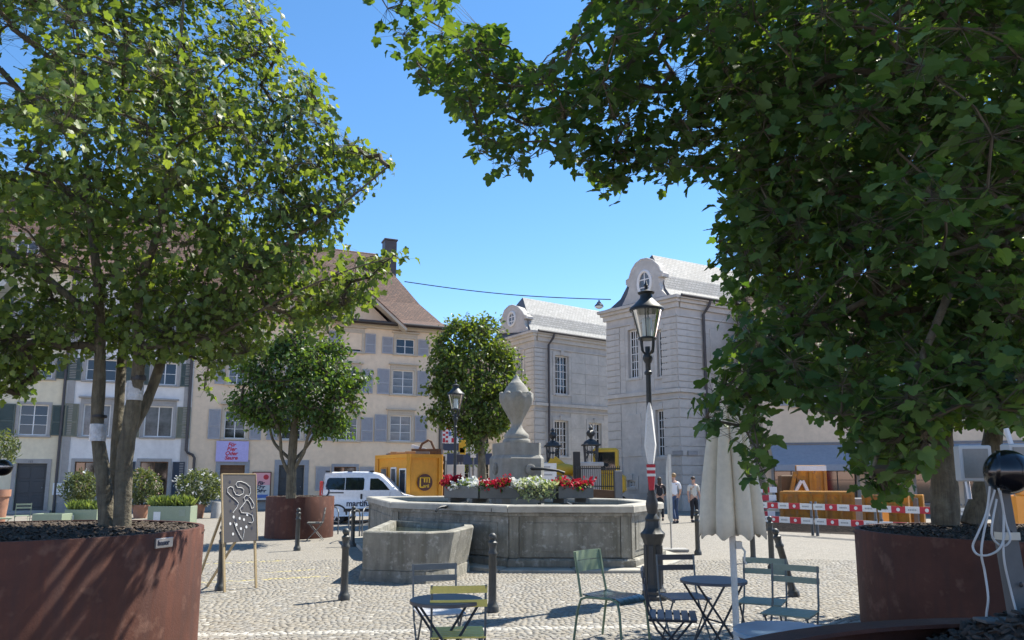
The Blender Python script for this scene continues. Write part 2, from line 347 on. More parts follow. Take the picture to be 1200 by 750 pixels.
# ================================================================ GROUND
g = MB(); g.quad((-600, -200, -.0055), (600, -200, -.0055), (600, 1500, -.0055), (-600, 1500, -.0055))
ground = tag(g.build('ground', M['ground']), 'cobbled town square in warm grey stone', 'ground', kind='structure')
def cobbles():
    cell = .072; Y0, Y1 = 5.8, 15.0
    rows = np.arange(Y0 - 1, Y1, cell * .92); X = []; Y = []; WD = []
    for j, y in enumerate(rows):
        m_ = int(1.6 * (y + 1) / cell); wd = cell * RNG.uniform(.72, 1.30, m_); xs = np.cumsum(wd) - wd / 2 - .80 * (y + 1); WD.append(wd)
        X.append(xs); Y.append(y + .22 * np.abs(np.sin(math.pi * xs / 1.3)) + RNG.uniform(-.012, .012, xs.size))
    X = np.concatenate(X); Y = np.concatenate(Y); n = X.size
    w = np.concatenate(WD) * RNG.uniform(.92, 1.0, n) / 2; l = cell * .92 * RNG.uniform(.92, 1.0, n) / 2; h = RNG.uniform(-.002, .0025, n)
    ang = RNG.uniform(-.08, .08, n) + .48 * np.cos(math.pi * X / 1.3) * np.sign(np.sin(math.pi * X / 1.3))
    tmpl = np.array([(-1, -1, 0, 0), (1, -1, 0, 0), (1, 1, 0, 0), (-1, 1, 0, 0), (-.90, -.88, 1, 0), (.88, -.90, 1, 0), (.90, .88, 1, 0), (-.88, .90, 1, 0)])
    faces = np.array([(4, 5, 6, 7), (0, 1, 5, 4), (1, 2, 6, 5), (2, 3, 7, 6), (3, 0, 4, 7)])
    jit = RNG.uniform(-.07, .07, (n, 8, 2))
    lx = (tmpl[None, :, 0] + jit[..., 0]) * w[:, None]; ly = (tmpl[None, :, 1] + jit[..., 1]) * l[:, None]
    ca, sa = np.cos(ang)[:, None], np.sin(ang)[:, None]
    V = np.stack([lx * ca - ly * sa, lx * sa + ly * ca, np.where(tmpl[None, :, 2] > 0, h[:, None], -.014) + 0 * lx], -1)
    # stone colours, a strip of pale setts and worn yellow paint
    k = RNG.uniform(.22, .82, n)[:, None]; hue = RNG.uniform(-1, 1, n)[:, None]
    C = np.array([.17, .155, .131]) * (1 - k) + np.array([.295, .271, .231]) * k + hue * np.array([.014, .004, -.010])
    C[RNG.uniform(0, 1, n) < .02] = (.38, .36, .32)
    sp_a, sp_b = gr(232, 743.5), gr(960, 729.5); strip = np.abs(Y - (sp_a.y + (X - sp_a.x) * (sp_b.y - sp_a.y) / (sp_b.x - sp_a.x))) < .075; C[strip] = np.array([.43, .41, .37]) * RNG.uniform(.8, 1.05, (strip.sum(), 1))
    for (p0, p1, wd) in (((232, 683), (385, 675), .07), ((300, 672), (372, 667), .06), ((236, 661), (375, 655), .07), ((240, 652), (392, 645), .08), ((250, 646), (330, 641), .08), ((318, 648), (400, 640), .09)):
        a_, b_ = gr(*p0), gr(*p1); q = (np.abs(Y - a_.y - (X - a_.x) * (b_.y - a_.y) / (b_.x - a_.x)) < wd) & (X > a_.x) & (X < b_.x) & (RNG.uniform(0, 1, n) < .7)
        C[q] = C[q] * .45 + np.array([.52, .43, .14]) * .55
    dirt = .82 + .18 * np.sin(X * .9 + 1.3 * np.sin(Y * .6)) * np.cos(Y * .8 + X * .3); C = C * (.9 + .15 * dirt[:, None])
    P = np.stack([X, Y, 0 * X], -1)
    vis = (Y > gr(600, 748).y) & (np.abs(X) < .67 * Y); order = np.argsort(np.where(vis, Y, 1e6))[:300]
    rest = np.ones(n, bool); rest[order] = False
    def colour(me, c, per):
        a = me.color_attributes.new('stonecol', 'FLOAT_COLOR', 'POINT'); q = np.ones((len(c) * per, 4), np.float32); q[:, :3] = np.repeat(c, per, 0); a.data.foreach_set('color', q.ravel())
    VV = (V + P[:, None, :])[rest]; idx = np.arange(len(VV)) * 8
    o = npmesh('cobblestones', VV.reshape(-1, 3), (faces[None] + idx[:, None, None]).reshape(-1, 4), M['cobble'], ground, kind='stuff'); colour(o.data, C[rest], 8)
    for i in order:
        me = bpy.data.meshes.new('cobblestone'); me.from_pydata(V[i].tolist(), [], faces.tolist()); me.materials.append(M['cobble']); colour(me, C[i:i + 1], 8)
        link('cobblestone', me, ground, P[i])
cobbles()
# pavement slab along the house row
# ================================================================ FACADES
class Facade:
    def __init__(s, P0, ang):
        s.P = Vector((P0[0], P0[1])); s.d = Vector((math.cos(R(ang)), math.sin(R(ang)))); s.n = Vector((s.d.y, -s.d.x)); s.ang = R(ang)
    def pt(s, px, py):                           # (distance along the wall, height) seen at a pixel
        d = ray(px, py); k = d.x * s.d.y - d.y * s.d.x
        t = (s.P.x * s.d.y - s.P.y * s.d.x) / k; q = Vector((d.x * t, d.y * t)) - s.P
        return q.dot(s.d), CAMH + d.z * t
    def rect(s, x0, y0, x1, y1):
        ym, xm = (y0 + y1) / 2, (x0 + x1) / 2
        return s.pt(x0, ym)[0], s.pt(x1, ym)[0], s.pt(xm, y1)[1], s.pt(xm, y0)[1]
    def mx(s): return Matrix.Translation((s.P.x, s.P.y, 0)) @ Matrix.Rotation(s.ang, 4, 'Z')   # local x along wall, -y outwards
def holed_wall(mb, s0, s1, z0, z1, holes, depth=.2, y=0, mi=0):
    ss = sorted({s0, s1, *[h[0] for h in holes], *[h[1] for h in holes]}); zz = sorted({z0, z1, *[h[2] for h in holes], *[h[3] for h in holes]})
    ss = [a for a in ss if s0 <= a <= s1]; zz = [a for a in zz if z0 <= a <= z1]
    for i in range(len(ss) - 1):
        for j in range(len(zz) - 1):
            cx, cz = (ss[i] + ss[i + 1]) / 2, (zz[j] + zz[j + 1]) / 2
            if any(h[0] < cx < h[1] and h[2] < cz < h[3] for h in holes): continue
            mb.quad((ss[i], y, zz[j]), (ss[i + 1], y, zz[j]), (ss[i + 1], y, zz[j + 1]), (ss[i], y, zz[j + 1]), mi)
    for a, b, c, d in holes:
        for p, q in (((a, c), (b, c)), ((b, c), (b, d)), ((b, d), (a, d)), ((a, d), (a, c))):
            mb.quad((p[0], y, p[1]), (q[0], y, q[1]), (q[0], y + depth, q[1]), (p[0], y + depth, p[1]), mi)
def window(parent, r, cols, rows, mframe, mpane, trim=None, tw=.12, sill=True, hood=False, rec=.12, frame=.05, indiv=True, y=0, mull=None):
    a, b, c, d = r; f = MB(); fr = frame
    f.box(a, a + fr, y + rec - .03, y + rec + .04, c, d); f.box(b - fr, b, y + rec - .03, y + rec + .04, c, d)
    f.box(a + fr, b - fr, y + rec - .03, y + rec + .04, c, c + fr); f.box(a + fr, b - fr, y + rec - .03, y + rec + .04, d - fr, d)
    A, B, Cc, D = a + fr, b - fr, c + fr, d - fr; mu = mull or frame * .45
    for i in range(1, cols):
        x = A + (B - A) * i / cols; k = mu * (1.9 if cols % 2 == 0 and i == cols // 2 else 1); f.box(x - k / 2, x + k / 2, y + rec - .02, y + rec + .03, Cc, D)
    for j in range(1, rows):
        z = Cc + (D - Cc) * j / rows; f.box(A, B, y + rec - .014, y + rec + .024, z - mu / 2, z + mu / 2)
    w = f.build('window', mframe, parent)
    if indiv:
        pw, ph = (B - A) / cols, (D - Cc) / rows; pm = MB(); pm.quad((-pw / 2, 0, -ph / 2), (pw / 2, 0, -ph / 2), (pw / 2, .004, ph / 2), (-pw / 2, .004, ph / 2))
        first = None
        for i in range(cols):
            for j in range(rows):
                loc = (A + pw * (i + .5), y + rec + .012, Cc + ph * (j + .5))
                if first is None: first = pm.build('pane', mpane, w, loc=loc)
                else:
                    o = first.copy(); COL.objects.link(o); o.location = loc; o.rotation_euler = (R(random.uniform(-.6, .6)), 0, R(random.uniform(-.6, .6)))
    else:
        pm = MB(); pm.quad((A, y + rec + .012, Cc), (B, y + rec + .012, Cc), (B, y + rec + .012, D), (A, y + rec + .012, D)); pm.build('pane', mpane, w)
    if trim:
        t = MB(); t.box(a - tw, a - .002, y - .035, y + .05, c, d); t.box(b + .002, b + tw, y - .035, y + .05, c, d); t.box(a - tw, b + tw, y - .038, y + .05, d + .002, d + tw)
        t.build('surround', trim, w)
        if sill: MB().cbox(a - tw - .04, b + tw + .04, y - .11, y + .06, c - .10, c - .003, .015).build('sill', trim, w)
        if hood:
            h = MB(); h.box(a - tw, b + tw, y - .05, y + .04, d + tw + .004, d + tw + .14); h.cbox(a - tw - .10, b + tw + .10, y - .17, y + .04, d + tw + .144, d + tw + .24, .02); h.build('cornice', trim, w)
    return w
def shutter(parent, s0, s1, z0, z1, m, y=0, n=None):
    f = MB(); t = .05; fr = .06; y0 = y - .075
    f.box(s0, s0 + fr, y0, y0 + t, z0, z1); f.box(s1 - fr, s1, y0, y0 + t, z0, z1)
    zm = z0 + (z1 - z0) * .42
    for z in (z0, zm, z1 - fr): f.box(s0 + fr, s1 - fr, y0 + .002, y0 + t - .002, z, z + fr)
    n = n or int((z1 - z0) / .085)
    for i in range(n):
        z = z0 + fr + (z1 - z0 - 2 * fr) * (i + .5) / n; hh = (z1 - z0) / n * .5
        f.quad((s0 + fr, y0 + .006, z - hh), (s1 - fr, y0 + .006, z - hh), (s1 - fr, y0 + .04, z + hh), (s0 + fr, y0 + .04, z + hh))
    return f.build('shutter', m, parent)
base = gr(30, 601.5); FL = Facade((base.x, base.y), 23.5)
def house(name, label, s0, s1, z1, mwall, depth=9):
    t = thing(name, label, 'house'); t.matrix_world = FL.mx(); return t
def tiled_roof(parent, s0, s1, ze, zr, y0, y1, m, over=.45, hip0=0, hip1=0):
    # profile up the slope: flared eave; optional hipped ends
    prof = [(y0 - over, ze - .18), (y0 + .7, ze + .38), (y0 + 2.2, ze + 1.75), ((y0 + y1) / 2, zr)]
    me = bpy.data.meshes.new('roof'); V = []; F = []; UV = []
    def strip(pts):
        acc = 0
        for (pa, pb), (qa, qb) in zip(pts[:-1], pts[1:]):
            L = ((Vector(pa) + Vector(pb)) / 2 - (Vector(qa) + Vector(qb)) / 2).length; i = len(V); V.extend([pa, pb, qb, qa]); F.append((i, i + 1, i + 2, i + 3))
            e = (Vector(pb) - Vector(pa)).normalized()
            for p, vv in ((pa, acc), (pb, acc), (qb, acc + L), (qa, acc + L)): UV.append((Vector(p).dot(e), vv))
            acc += L
    hmax = prof[-1][0] - prof[0][0]
    def ends(y): k = (y - prof[0][0]) / hmax; return s0 - .3 + hip0 * k, s1 + .3 - hip1 * k
    strip([((ends(y)[0], y, z), (ends(y)[1], y, z)) for y, z in prof])
    strip([((ends(y)[1], y0 + y1 - y, z), (ends(y)[0], y0 + y1 - y, z)) for y, z in prof])
    strip([((ends(y)[1], y, z), (ends(y)[1], y0 + y1 - y, z)) for y, z in prof])
    strip([((ends(y)[0], y0 + y1 - y, z), (ends(y)[0], y, z)) for y, z in prof])
    me.from_pydata([tuple(v) for v in V], [], F); u = me.uv_layers.new(name='UVMap')
    for i, p in enumerate(UV): u.data[i].uv = p
    me.materials.append(m); o = link('roof', me, parent); o.modifiers.new('thick', 'SOLIDIFY').thickness = .12
    return o, prof
def wallbox(parent, s0, s1, z1, depth, m, holes):
    w = MB(); holed_wall(w, s0, s1, -.3, z1, holes, .22)
    w.quad((s1, 0, -.3), (s1, depth, -.3), (s1, depth, z1), (s1, 0, z1)); w.quad((s0, 0, -.3), (s0, depth, -.3), (s0, depth, z1), (s0, 0, z1)); w.quad((s0, depth, -.3), (s1, depth, -.3), (s1, depth, z1), (s0, depth, z1))
    w.quad((s0, .0, z1), (s1, .0, z1), (s1, depth, z1), (s0, depth, z1))
    return w.build('wall', m, parent)
def win(px): return FL.rect(*px)
def s_at(px, py=520): return FL.pt(px, py)[0]
def door(parent, r, m, trim, tw=.16):
    a, b, c, d = r; q = MB(); q.box(a, b, .14, .2, c, d)
    w2, h2 = (b - a), (d - c)
    for i in range(2):
        for j in range(3): q.cbox(a + w2 * (.08 + .47 * i), a + w2 * (.45 + .47 * i), .12, .15, c + h2 * (.06 + .31 * j), c + h2 * (.31 + .31 * j), .012)
    o = q.build('door', m, parent); MB().ellip((b - .12 * w2, .09, c + h2 * .48), .03, .04, .03).build('handle', M['steel'], o)
    t = MB(); t.box(a - tw, a - .002, -.04, .06, c, d); t.box(b + .002, b + tw, -.04, .06, c, d); t.box(a - tw, b + tw, -.044, .06, d + .002, d + tw + .04); t.build('surround', trim, o)
    return o
# ---- yellow house, far left
sA = s_at(-260); sB = s_at(72); zt1 = FL.pt(40, 305)[1]
h1 = house('terraced_house', 'pale yellow house with dark green shutters and dark front door, leftmost', sA, sB, zt1, M['yellowr'])
W1 = [(22, 474, 56, 510), (33, 418, 62, 443), (-60, 474, -28, 510), (-55, 418, -26, 443), (-140, 474, -108, 510), (20, 350, 50, 382), (-60, 350, -30, 382)]
D1 = (17, 543, 53, 600); hs = [win(w) for w in W1]; dr = win(D1); dr = (dr[0], dr[1], .12, dr[3])
wallbox(h1, sA, sB - .004, zt1, 9, M['yellowr'], hs + [dr])
for i, r in enumerate(hs):
    window(h1, r, 2, 3, M['wframe'], M['pane'] if i == 0 else M['curtain'], M['greyst'], .13)
    ww = (r[1] - r[0]) * .55
    shutter(h1, r[0] - .16 - ww, r[0] - .16, r[2], r[3], M['sh_green']); shutter(h1, r[1] + .16, r[1] + .16 + ww, r[2], r[3], M['sh_green'])
door(h1, dr, M['doord'], M['greyst'])
MB().cbox(dr[0] - .3, dr[1] + .3, -.45, .1, -.02, .115, .015).build('doorstep', M['greyst'], h1)
s, z = FL.pt(19, 524); text_mesh('lettering', 'N', .42, M['ink'], h1, Matrix.Translation((s, -.012, z)) @ Matrix.Rotation(R(90), 4, 'X'), bold=.01)
s, z = FL.pt(36, 541); text_mesh('house_number', '122', .13, M['ink'], h1, Matrix.Translation((s, -.05, z)) @ Matrix.Rotation(R(90), 4, 'X'))
ro, pf = tiled_roof(h1, sA, sB, zt1, zt1 + 5.2, 0, 9, M['tile'])
dm = MB(); s, z = FL.pt(28, 290); dm.box(s - .75, s + .75, 1.0, 3.4, z - 1.0, z + .75); dm.prism([(s - .95, .8), (s + .95, .8), (s + .95, 3.6), (s - .95, 3.6)], z + .75, z + .95)
dmo = dm.build('dormer', M['beigetrim'], h1); window(dmo, (s - .45, s + .45, z - .6, z + .6), 2, 3, M['wframe'], M['curtain'], None, y=.82, indiv=False)
c = MB(); s, z = FL.pt(22, 200); c.box(s - .35, s + .35, 3.6, 4.5, z - 2.5, z + .4); c.cbox(s - .45, s + .45, 3.5, 4.6, z + .4, z + .55, .03); c.box(s - .3, s + .3, 3.7, 4.4, z + .8, z + .88)
for k in (-.27, .27): c.box(s + k - .04, s + k + .04, 3.7, 4.4, z + .55, z + .8)
c.build('chimney', M['greyst'], h1)
# ---- white house
sC = s_at(222); zt2 = FL.pt(150, 322)[1]
h2 = house('terraced_house', 'white and grey house between yellow and cream houses, olive shutters', sB, sC, zt2, M['whiter'])
W2 = [(97, 474, 129, 511), (169, 476, 202, 512), (101, 421, 137, 446), (180, 425, 207, 451), (100, 365, 132, 395), (178, 368, 206, 398)]
G2 = [(86, 541, 110, 585), (163, 541, 196, 581)]
hs = [win(w) for w in W2]; hg = [win(w) for w in G2]; wallbox(h2, sB + .004, sC - .004, zt2, 9, M['whiter'], hs + hg)
for i, r in enumerate(hs):
    window(h2, r, 2, 1 if i < 2 else 2, M['wframe'], M['curtain'] if i < 2 else M['pane'], M['greyst'], .14, hood=i < 2)
    ww = (r[1] - r[0]) * .5
    for s0 in (r[0] - .19 - ww, r[1] + .19): shutter(h2, s0, s0 + ww, r[2] - .05, r[3], M['sh_olive'] if i < 2 else M['sh_green'])
for i, r in enumerate(hg):
    window(h2, r, 2, 2, M['woodbr'], M['pane'], M['greyst'], .15); ww = .55
    for s0 in (r[0] - .2 - ww, r[1] + .2):
        if i == 1: shutter(h2, s0, s0 + ww, r[2] - .1, r[3], M['sh_dark'])
for k, (x0, x1) in enumerate(((74, 82), (212, 221))):        # corner strips
    q = MB(); q.box(s_at(x0), s_at(x1), -.05, .02, -.3, zt2 - .05); q.build('corner_strip', M['greyst'], h2)
MB().box(sB + .01, sC - .01, -.06, .02, FL.pt(150, 588)[1] - 1.2, FL.pt(150, 588)[1]).build('plinth', M['greyst'], h2)
tiled_roof(h2, sB, sC, zt2, zt2 + 4.6, 0, 9, M['tile'])
sg = MB(); r = win((62, 566, 76, 580)); sg.cbox(r[0], r[1], -.12, -.07, r[2], r[3], .01); o = sg.build('notice_board', M['white'], h2)
# ---- cream house
sD = s_at(518); zt3 = FL.pt(517, 383)[1]
h3 = house('corner_house', 'large cream house with blue grey shutters and brown hipped roof', sC, sD, zt3, M['peach'])
W3 = [((263, 481, 288, 514), 2), ((268, 424, 288, 450), 2), ((330, 484, 353, 515), 2), ((334, 428, 355, 455), 2), ((394, 489, 419, 516), 2), ((397, 432, 420, 459), 2), ((402, 390, 424, 412), 2), ((457, 487, 482, 517), 2), ((460, 434, 485, 462), 2), ((464, 397, 486, 415), 1)]
G3 = [(391, 547, 417, 575)]; DD = [(257, 545, 286, 590), (326, 545, 356, 590)]
hs = [win(w) for w, _ in W3]; hg = [win(w) for w in G3]; hd = []
for w in DD: r = win(w); hd.append((r[0], r[1], .1, r[3]))
wallbox(h3, sC + .004, sD, zt3, 11, M['peach'], hs + hg + hd)
for (w, k), r in zip(W3, hs):
    window(h3, r, 2, 3 if w[3] - w[1] > 24 else 2, M['wframe'], M['curtain'] if int(w[0]) % 3 == 1 else M['pane'], M['beigetrim'], .14, hood=True)
    ww = (r[1] - r[0]) * .56
    for s0 in (r[0] - .19 - ww, r[1] + .19): shutter(h3, s0, s0 + ww, r[2] - .05, r[3] + .02, M['sh_blue'])
for r in hg:
    window(h3, r, 2, 2, M['woodbr'], M['pane'], M['bluetrim'], .14)
    for s0 in (r[0] - .2 - .75, r[1] + .2): shutter(h3, s0, s0 + .75, r[2], r[3], M['sh_blue'])
for i, r in enumerate(hd):
    o = door(h3, r, M['woodbr'] if i == 0 else M['doord'], M['bluetrim'], .22)
    if i == 0: MB().box(r[0] + .02, r[1] - .02, .08, .13, r[3] - .55, r[3] - .22).build('door_sign', M['lintel'], o)
MB().box(sC + .01, sD - .01, -.05, .01, -.2, .62).build('plinth', M['greyst'], h3)
# cross gable and roof
gl, gr_, gz = s_at(318), s_at(462), FL.pt(462, 382)[1]; gc = (gl + gr_) / 2; ga = gz + (gr_ - gl) * .40
q = MB(); q.add([(gl + .3, -.002, gz - 1.5), (gr_ - .3, -.002, gz - 1.5), (gr_ - .3, -.002, gz), (gc, -.002, ga), (gl + .3, -.002, gz), (gl + .3, 4, gz - 1.5), (gr_ - .3, 4, gz - 1.5), (gr_ - .3, 4, gz), (gc, 4, ga), (gl + .3, 4, gz)], [(0, 1, 2, 3, 4), (1, 6, 7, 2), (0, 4, 9, 5)]); q.build('gable_wall', M['peach'], h3)
for sg_ in (-1, 1):
    e = gl if sg_ < 0 else gr_; q = MB(); e2 = e + sg_ * .35; ze = gz - .28
    q.add([(e2, -.75, ze), (gc, -.75, ga + .10), (gc, 5.2, ga + .10), (e2, 5.2, ze), (e2, -.75, ze + .16), (gc, -.75, ga + .28), (gc, 5.2, ga + .28), (e2, 5.2, ze + .16)], [(0, 1, 2, 3), (4, 7, 6, 5), (0, 4, 5, 1), (0, 3, 7, 4)])
    rf = q.build('gable_roof', M['tile'], h3); u = rf.data.uv_layers.new(name='UVMap')
    for lp in rf.data.loops: v = rf.data.vertices[lp.vertex_index].co; u.data[lp.index].uv = (v.y, math.hypot(v.x - gc, v.z - ga))
    q = MB(); q.bar((e2, -.80, ze - .05), (gc, -.80, ga + .05), .1, .13); q.bar((e2, -.5, ze - .10), (gc, -.5, ga), .5, .05); q.build('verge_board', M['beigetrim'], h3)
tiled_roof(h3, sC, sD + .55, zt3, FL.pt(440, 283)[1] + 1.0, 0, 11, M['tile'], over=.55, hip1=3.7)
q = MB(); q.box(sC + .1, sD + .35, -.42, .0, zt3 - .26, zt3 - .10); q.box(sC + .1, sD + .15, -.15, .0, zt3 - .42, zt3 - .26); q.build('eaves_cornice', M['beigetrim'], h3)
q = MB(); q.tube([(sC, -.62, zt3 - .16), (sD + .7, -.62, zt3 - .16)], .07, 8); q.build('gutter', M['pipe'], h3)
c = MB(); s, z = FL.pt(449, 285); k = 5.0; s += 1.6; zc = z + 1.6
c.box(s - .38, s + .38, k - .4, k + .4, zc - 3, zc + .15); c.cbox(s - .44, s + .44, k - .46, k + .46, zc + .15, zc + .27, .02); c.build('chimney', M['pipe'], h3)
q = MB(); q.tube([(s_at(517) - .12, -.1, zt3 - .3), (s_at(517) - .12, -.1, 0)], .06, 8); q.build('downpipe', M['pipe'], h3)
q = MB(); a = FL.pt(226, 440); b = FL.pt(218, 528); d_ = FL.pt(228, 533); e = FL.pt(227, 600)
q.tube([(b[0], -.1, zt3 - .1), (b[0], -.1, b[1]), (b[0] + .1, -.1, b[1] - .12), (d_[0] - .1, -.1, d_[1]), (d_[0], -.1, d_[1] - .15), (d_[0], -.1, .0)], .065, 8); q.build('downpipe', M['pipe'], h3)
q = MB(); b = s_at(70); q.tube([(b, -.09, zt1 - .3), (b, -.09, .0)], .06, 8); q.build('downpipe', M['pipe'], h1)
# banner and poster on the cream house
def wallplate(name, label, cat, px, m, y0=-.06, th=.02):
    r = win(px); t = thing(name, label, cat); t.matrix_world = FL.mx(); q = MB(); q.box(r[0], r[1], y0 - th, y0, r[2], r[3]); q.build('panel', m, t); return t, r
t, r = wallplate('banner', 'lilac cloth banner with red script above cream house door', 'banner', (253, 517, 291, 541), M['lilac'], -.12, .012)
cx, cz = (r[0] + r[1]) / 2, (r[2] + r[3]) / 2
text_mesh('lettering', 'Für\nBier\nOder\nSaure', .27, M['red'], t, Matrix.Translation((cx - .05, -.138, cz)) @ Matrix.Rotation(R(90), 4, 'X'), bold=.008, sp=.82, shear=.25)
t, r = wallplate('poster', 'pink and white framed poster with black lettering beside planter', 'poster', (296, 554, 316, 586), M['paper'], -.10, .03)
w_, h_ = r[1] - r[0], r[3] - r[2]
q = MB(); q.box(r[0], r[1], -.136, -.131, r[2] + h_ * .55, r[3]); q.build('print', M['pink'], t)
q = MB(); q.lathe([(.0, 0), (w_ * .16, 0), (w_ * .16, .004), (0, .004)], 16); o = q.build('sun_print', M['red'], t); o.location = (r[0] + w_ * .75, -.137, r[2] + h_ * .84); o.rotation_euler = (R(90), 0, 0)
q = MB(); q.box(r[0] + w_ * .1, r[1] - w_ * .1, -.136, -.131, r[2] + h_ * .08, r[2] + h_ * .2); q.build('print', M['blue'], t)
text_mesh('lettering', 'Für\nBier\nOder', .23, M['ink'], t, Matrix.Translation(((r[0] + r[1]) / 2 - .04, -.14, r[2] + h_ * .48)) @ Matrix.Rotation(R(90), 4, 'X'), bold=.012, sp=.85, shear=.3)
q = MB()
for a, b, c, d in ((r[0] - .05, r[0], r[2], r[3]), (r[1], r[1] + .05, r[2], r[3]), (r[0] - .05, r[1] + .05, r[2] - .05, r[2]), (r[0] - .05, r[1] + .05, r[3], r[3] + .05)): q.box(a, b, -.15, -.10, c, d)
q.build('frame', M['woodbr'], t)
# ================================================================ PALACE PAVILIONS
def concave_roof(parent, quad, ze, rise, fi, si, o=.35):
    """quad: near corner, far gable corner, back, back near (xy); hipped bell-cast roof of slates"""
    A, B, Cq, D = [Vector(p) for p in quad]          # A near corner, B other gable corner, C behind B, D behind A
    gd = (B - A); W_ = gd.length; gd = gd.normalized(); sdv = (D - A).normalized()
    prof = [(-o, -.05), (.35, .16), (.85, .62), (1.25, 1.45), (W_ / 2 - .02, rise)]
    me = bpy.data.meshes.new('roof'); V = []; F = []; UV = []; MI = []
    SL = (D - A).length
    rings = []
    for a, z in prof:
        k = (a + o) / (W_ / 2 + o); f = -o + k * (fi + o)
        rings.append([A + gd * a + sdv * f, B - gd * a + sdv * f, B - gd * a + sdv * (SL + o), A + gd * a + sdv * (SL + o)])
        rings[-1] = [(p.x, p.y, ze + z) for p in rings[-1]]
    acc = 0
    for i in range(len(rings) - 1):
        L_ = math.hypot(prof[i + 1][0] - prof[i][0], prof[i + 1][1] - prof[i][1])
        for (p, q, mi) in ((0, 1, 1), (1, 2, 0), (2, 3, 0), (3, 0, 0)):  # front slope takes the slate with shade painted in
            n = len(V); V += [rings[i][p], rings[i][q], rings[i + 1][q], rings[i + 1][p]]; F.append((n, n + 1, n + 2, n + 3)); MI.append(mi)
            e = (Vector(rings[i][q]) - Vector(rings[i][p])).normalized()
            for v, vv in ((V[n], acc), (V[n + 1], acc), (V[n + 2], acc + L_), (V[n + 3], acc + L_)): UV.append((Vector(v).dot(e), vv))
        acc += L_
    me.from_pydata(V, [], F); u = me.uv_layers.new(name='UVMap')
    for i, p in enumerate(UV): u.data[i].uv = p
    me.materials.append(M['slate']); me.materials.append(M['slateshade']); me.polygons.foreach_set('material_index', MI)
    return link('roof', me, parent)
def quoin_blocks(parent, F, s0, s1, z0, z1, rows, mb_cache, off=.0):
    hh = (z1 - z0) / rows; key = round(s1 - s0, 3), round(hh, 3)
    if key not in mb_cache:
        q = MB(); q.cbox(0, s1 - s0 - .022, -.05, .02, 0, hh - .026, .014); o = q.build('stone_block', M['limeb'], parent); mb_cache[key] = o.data; bpy.data.objects.remove(o)
    for j in range(rows):
        o = link('stone_block', mb_cache[key], parent); mx = F.mx() @ Matrix.Translation((s0 + .011 + random.uniform(-.004, .004), random.uniform(-.01, .008), z0 + hh * j + .013)); o.matrix_world = mx
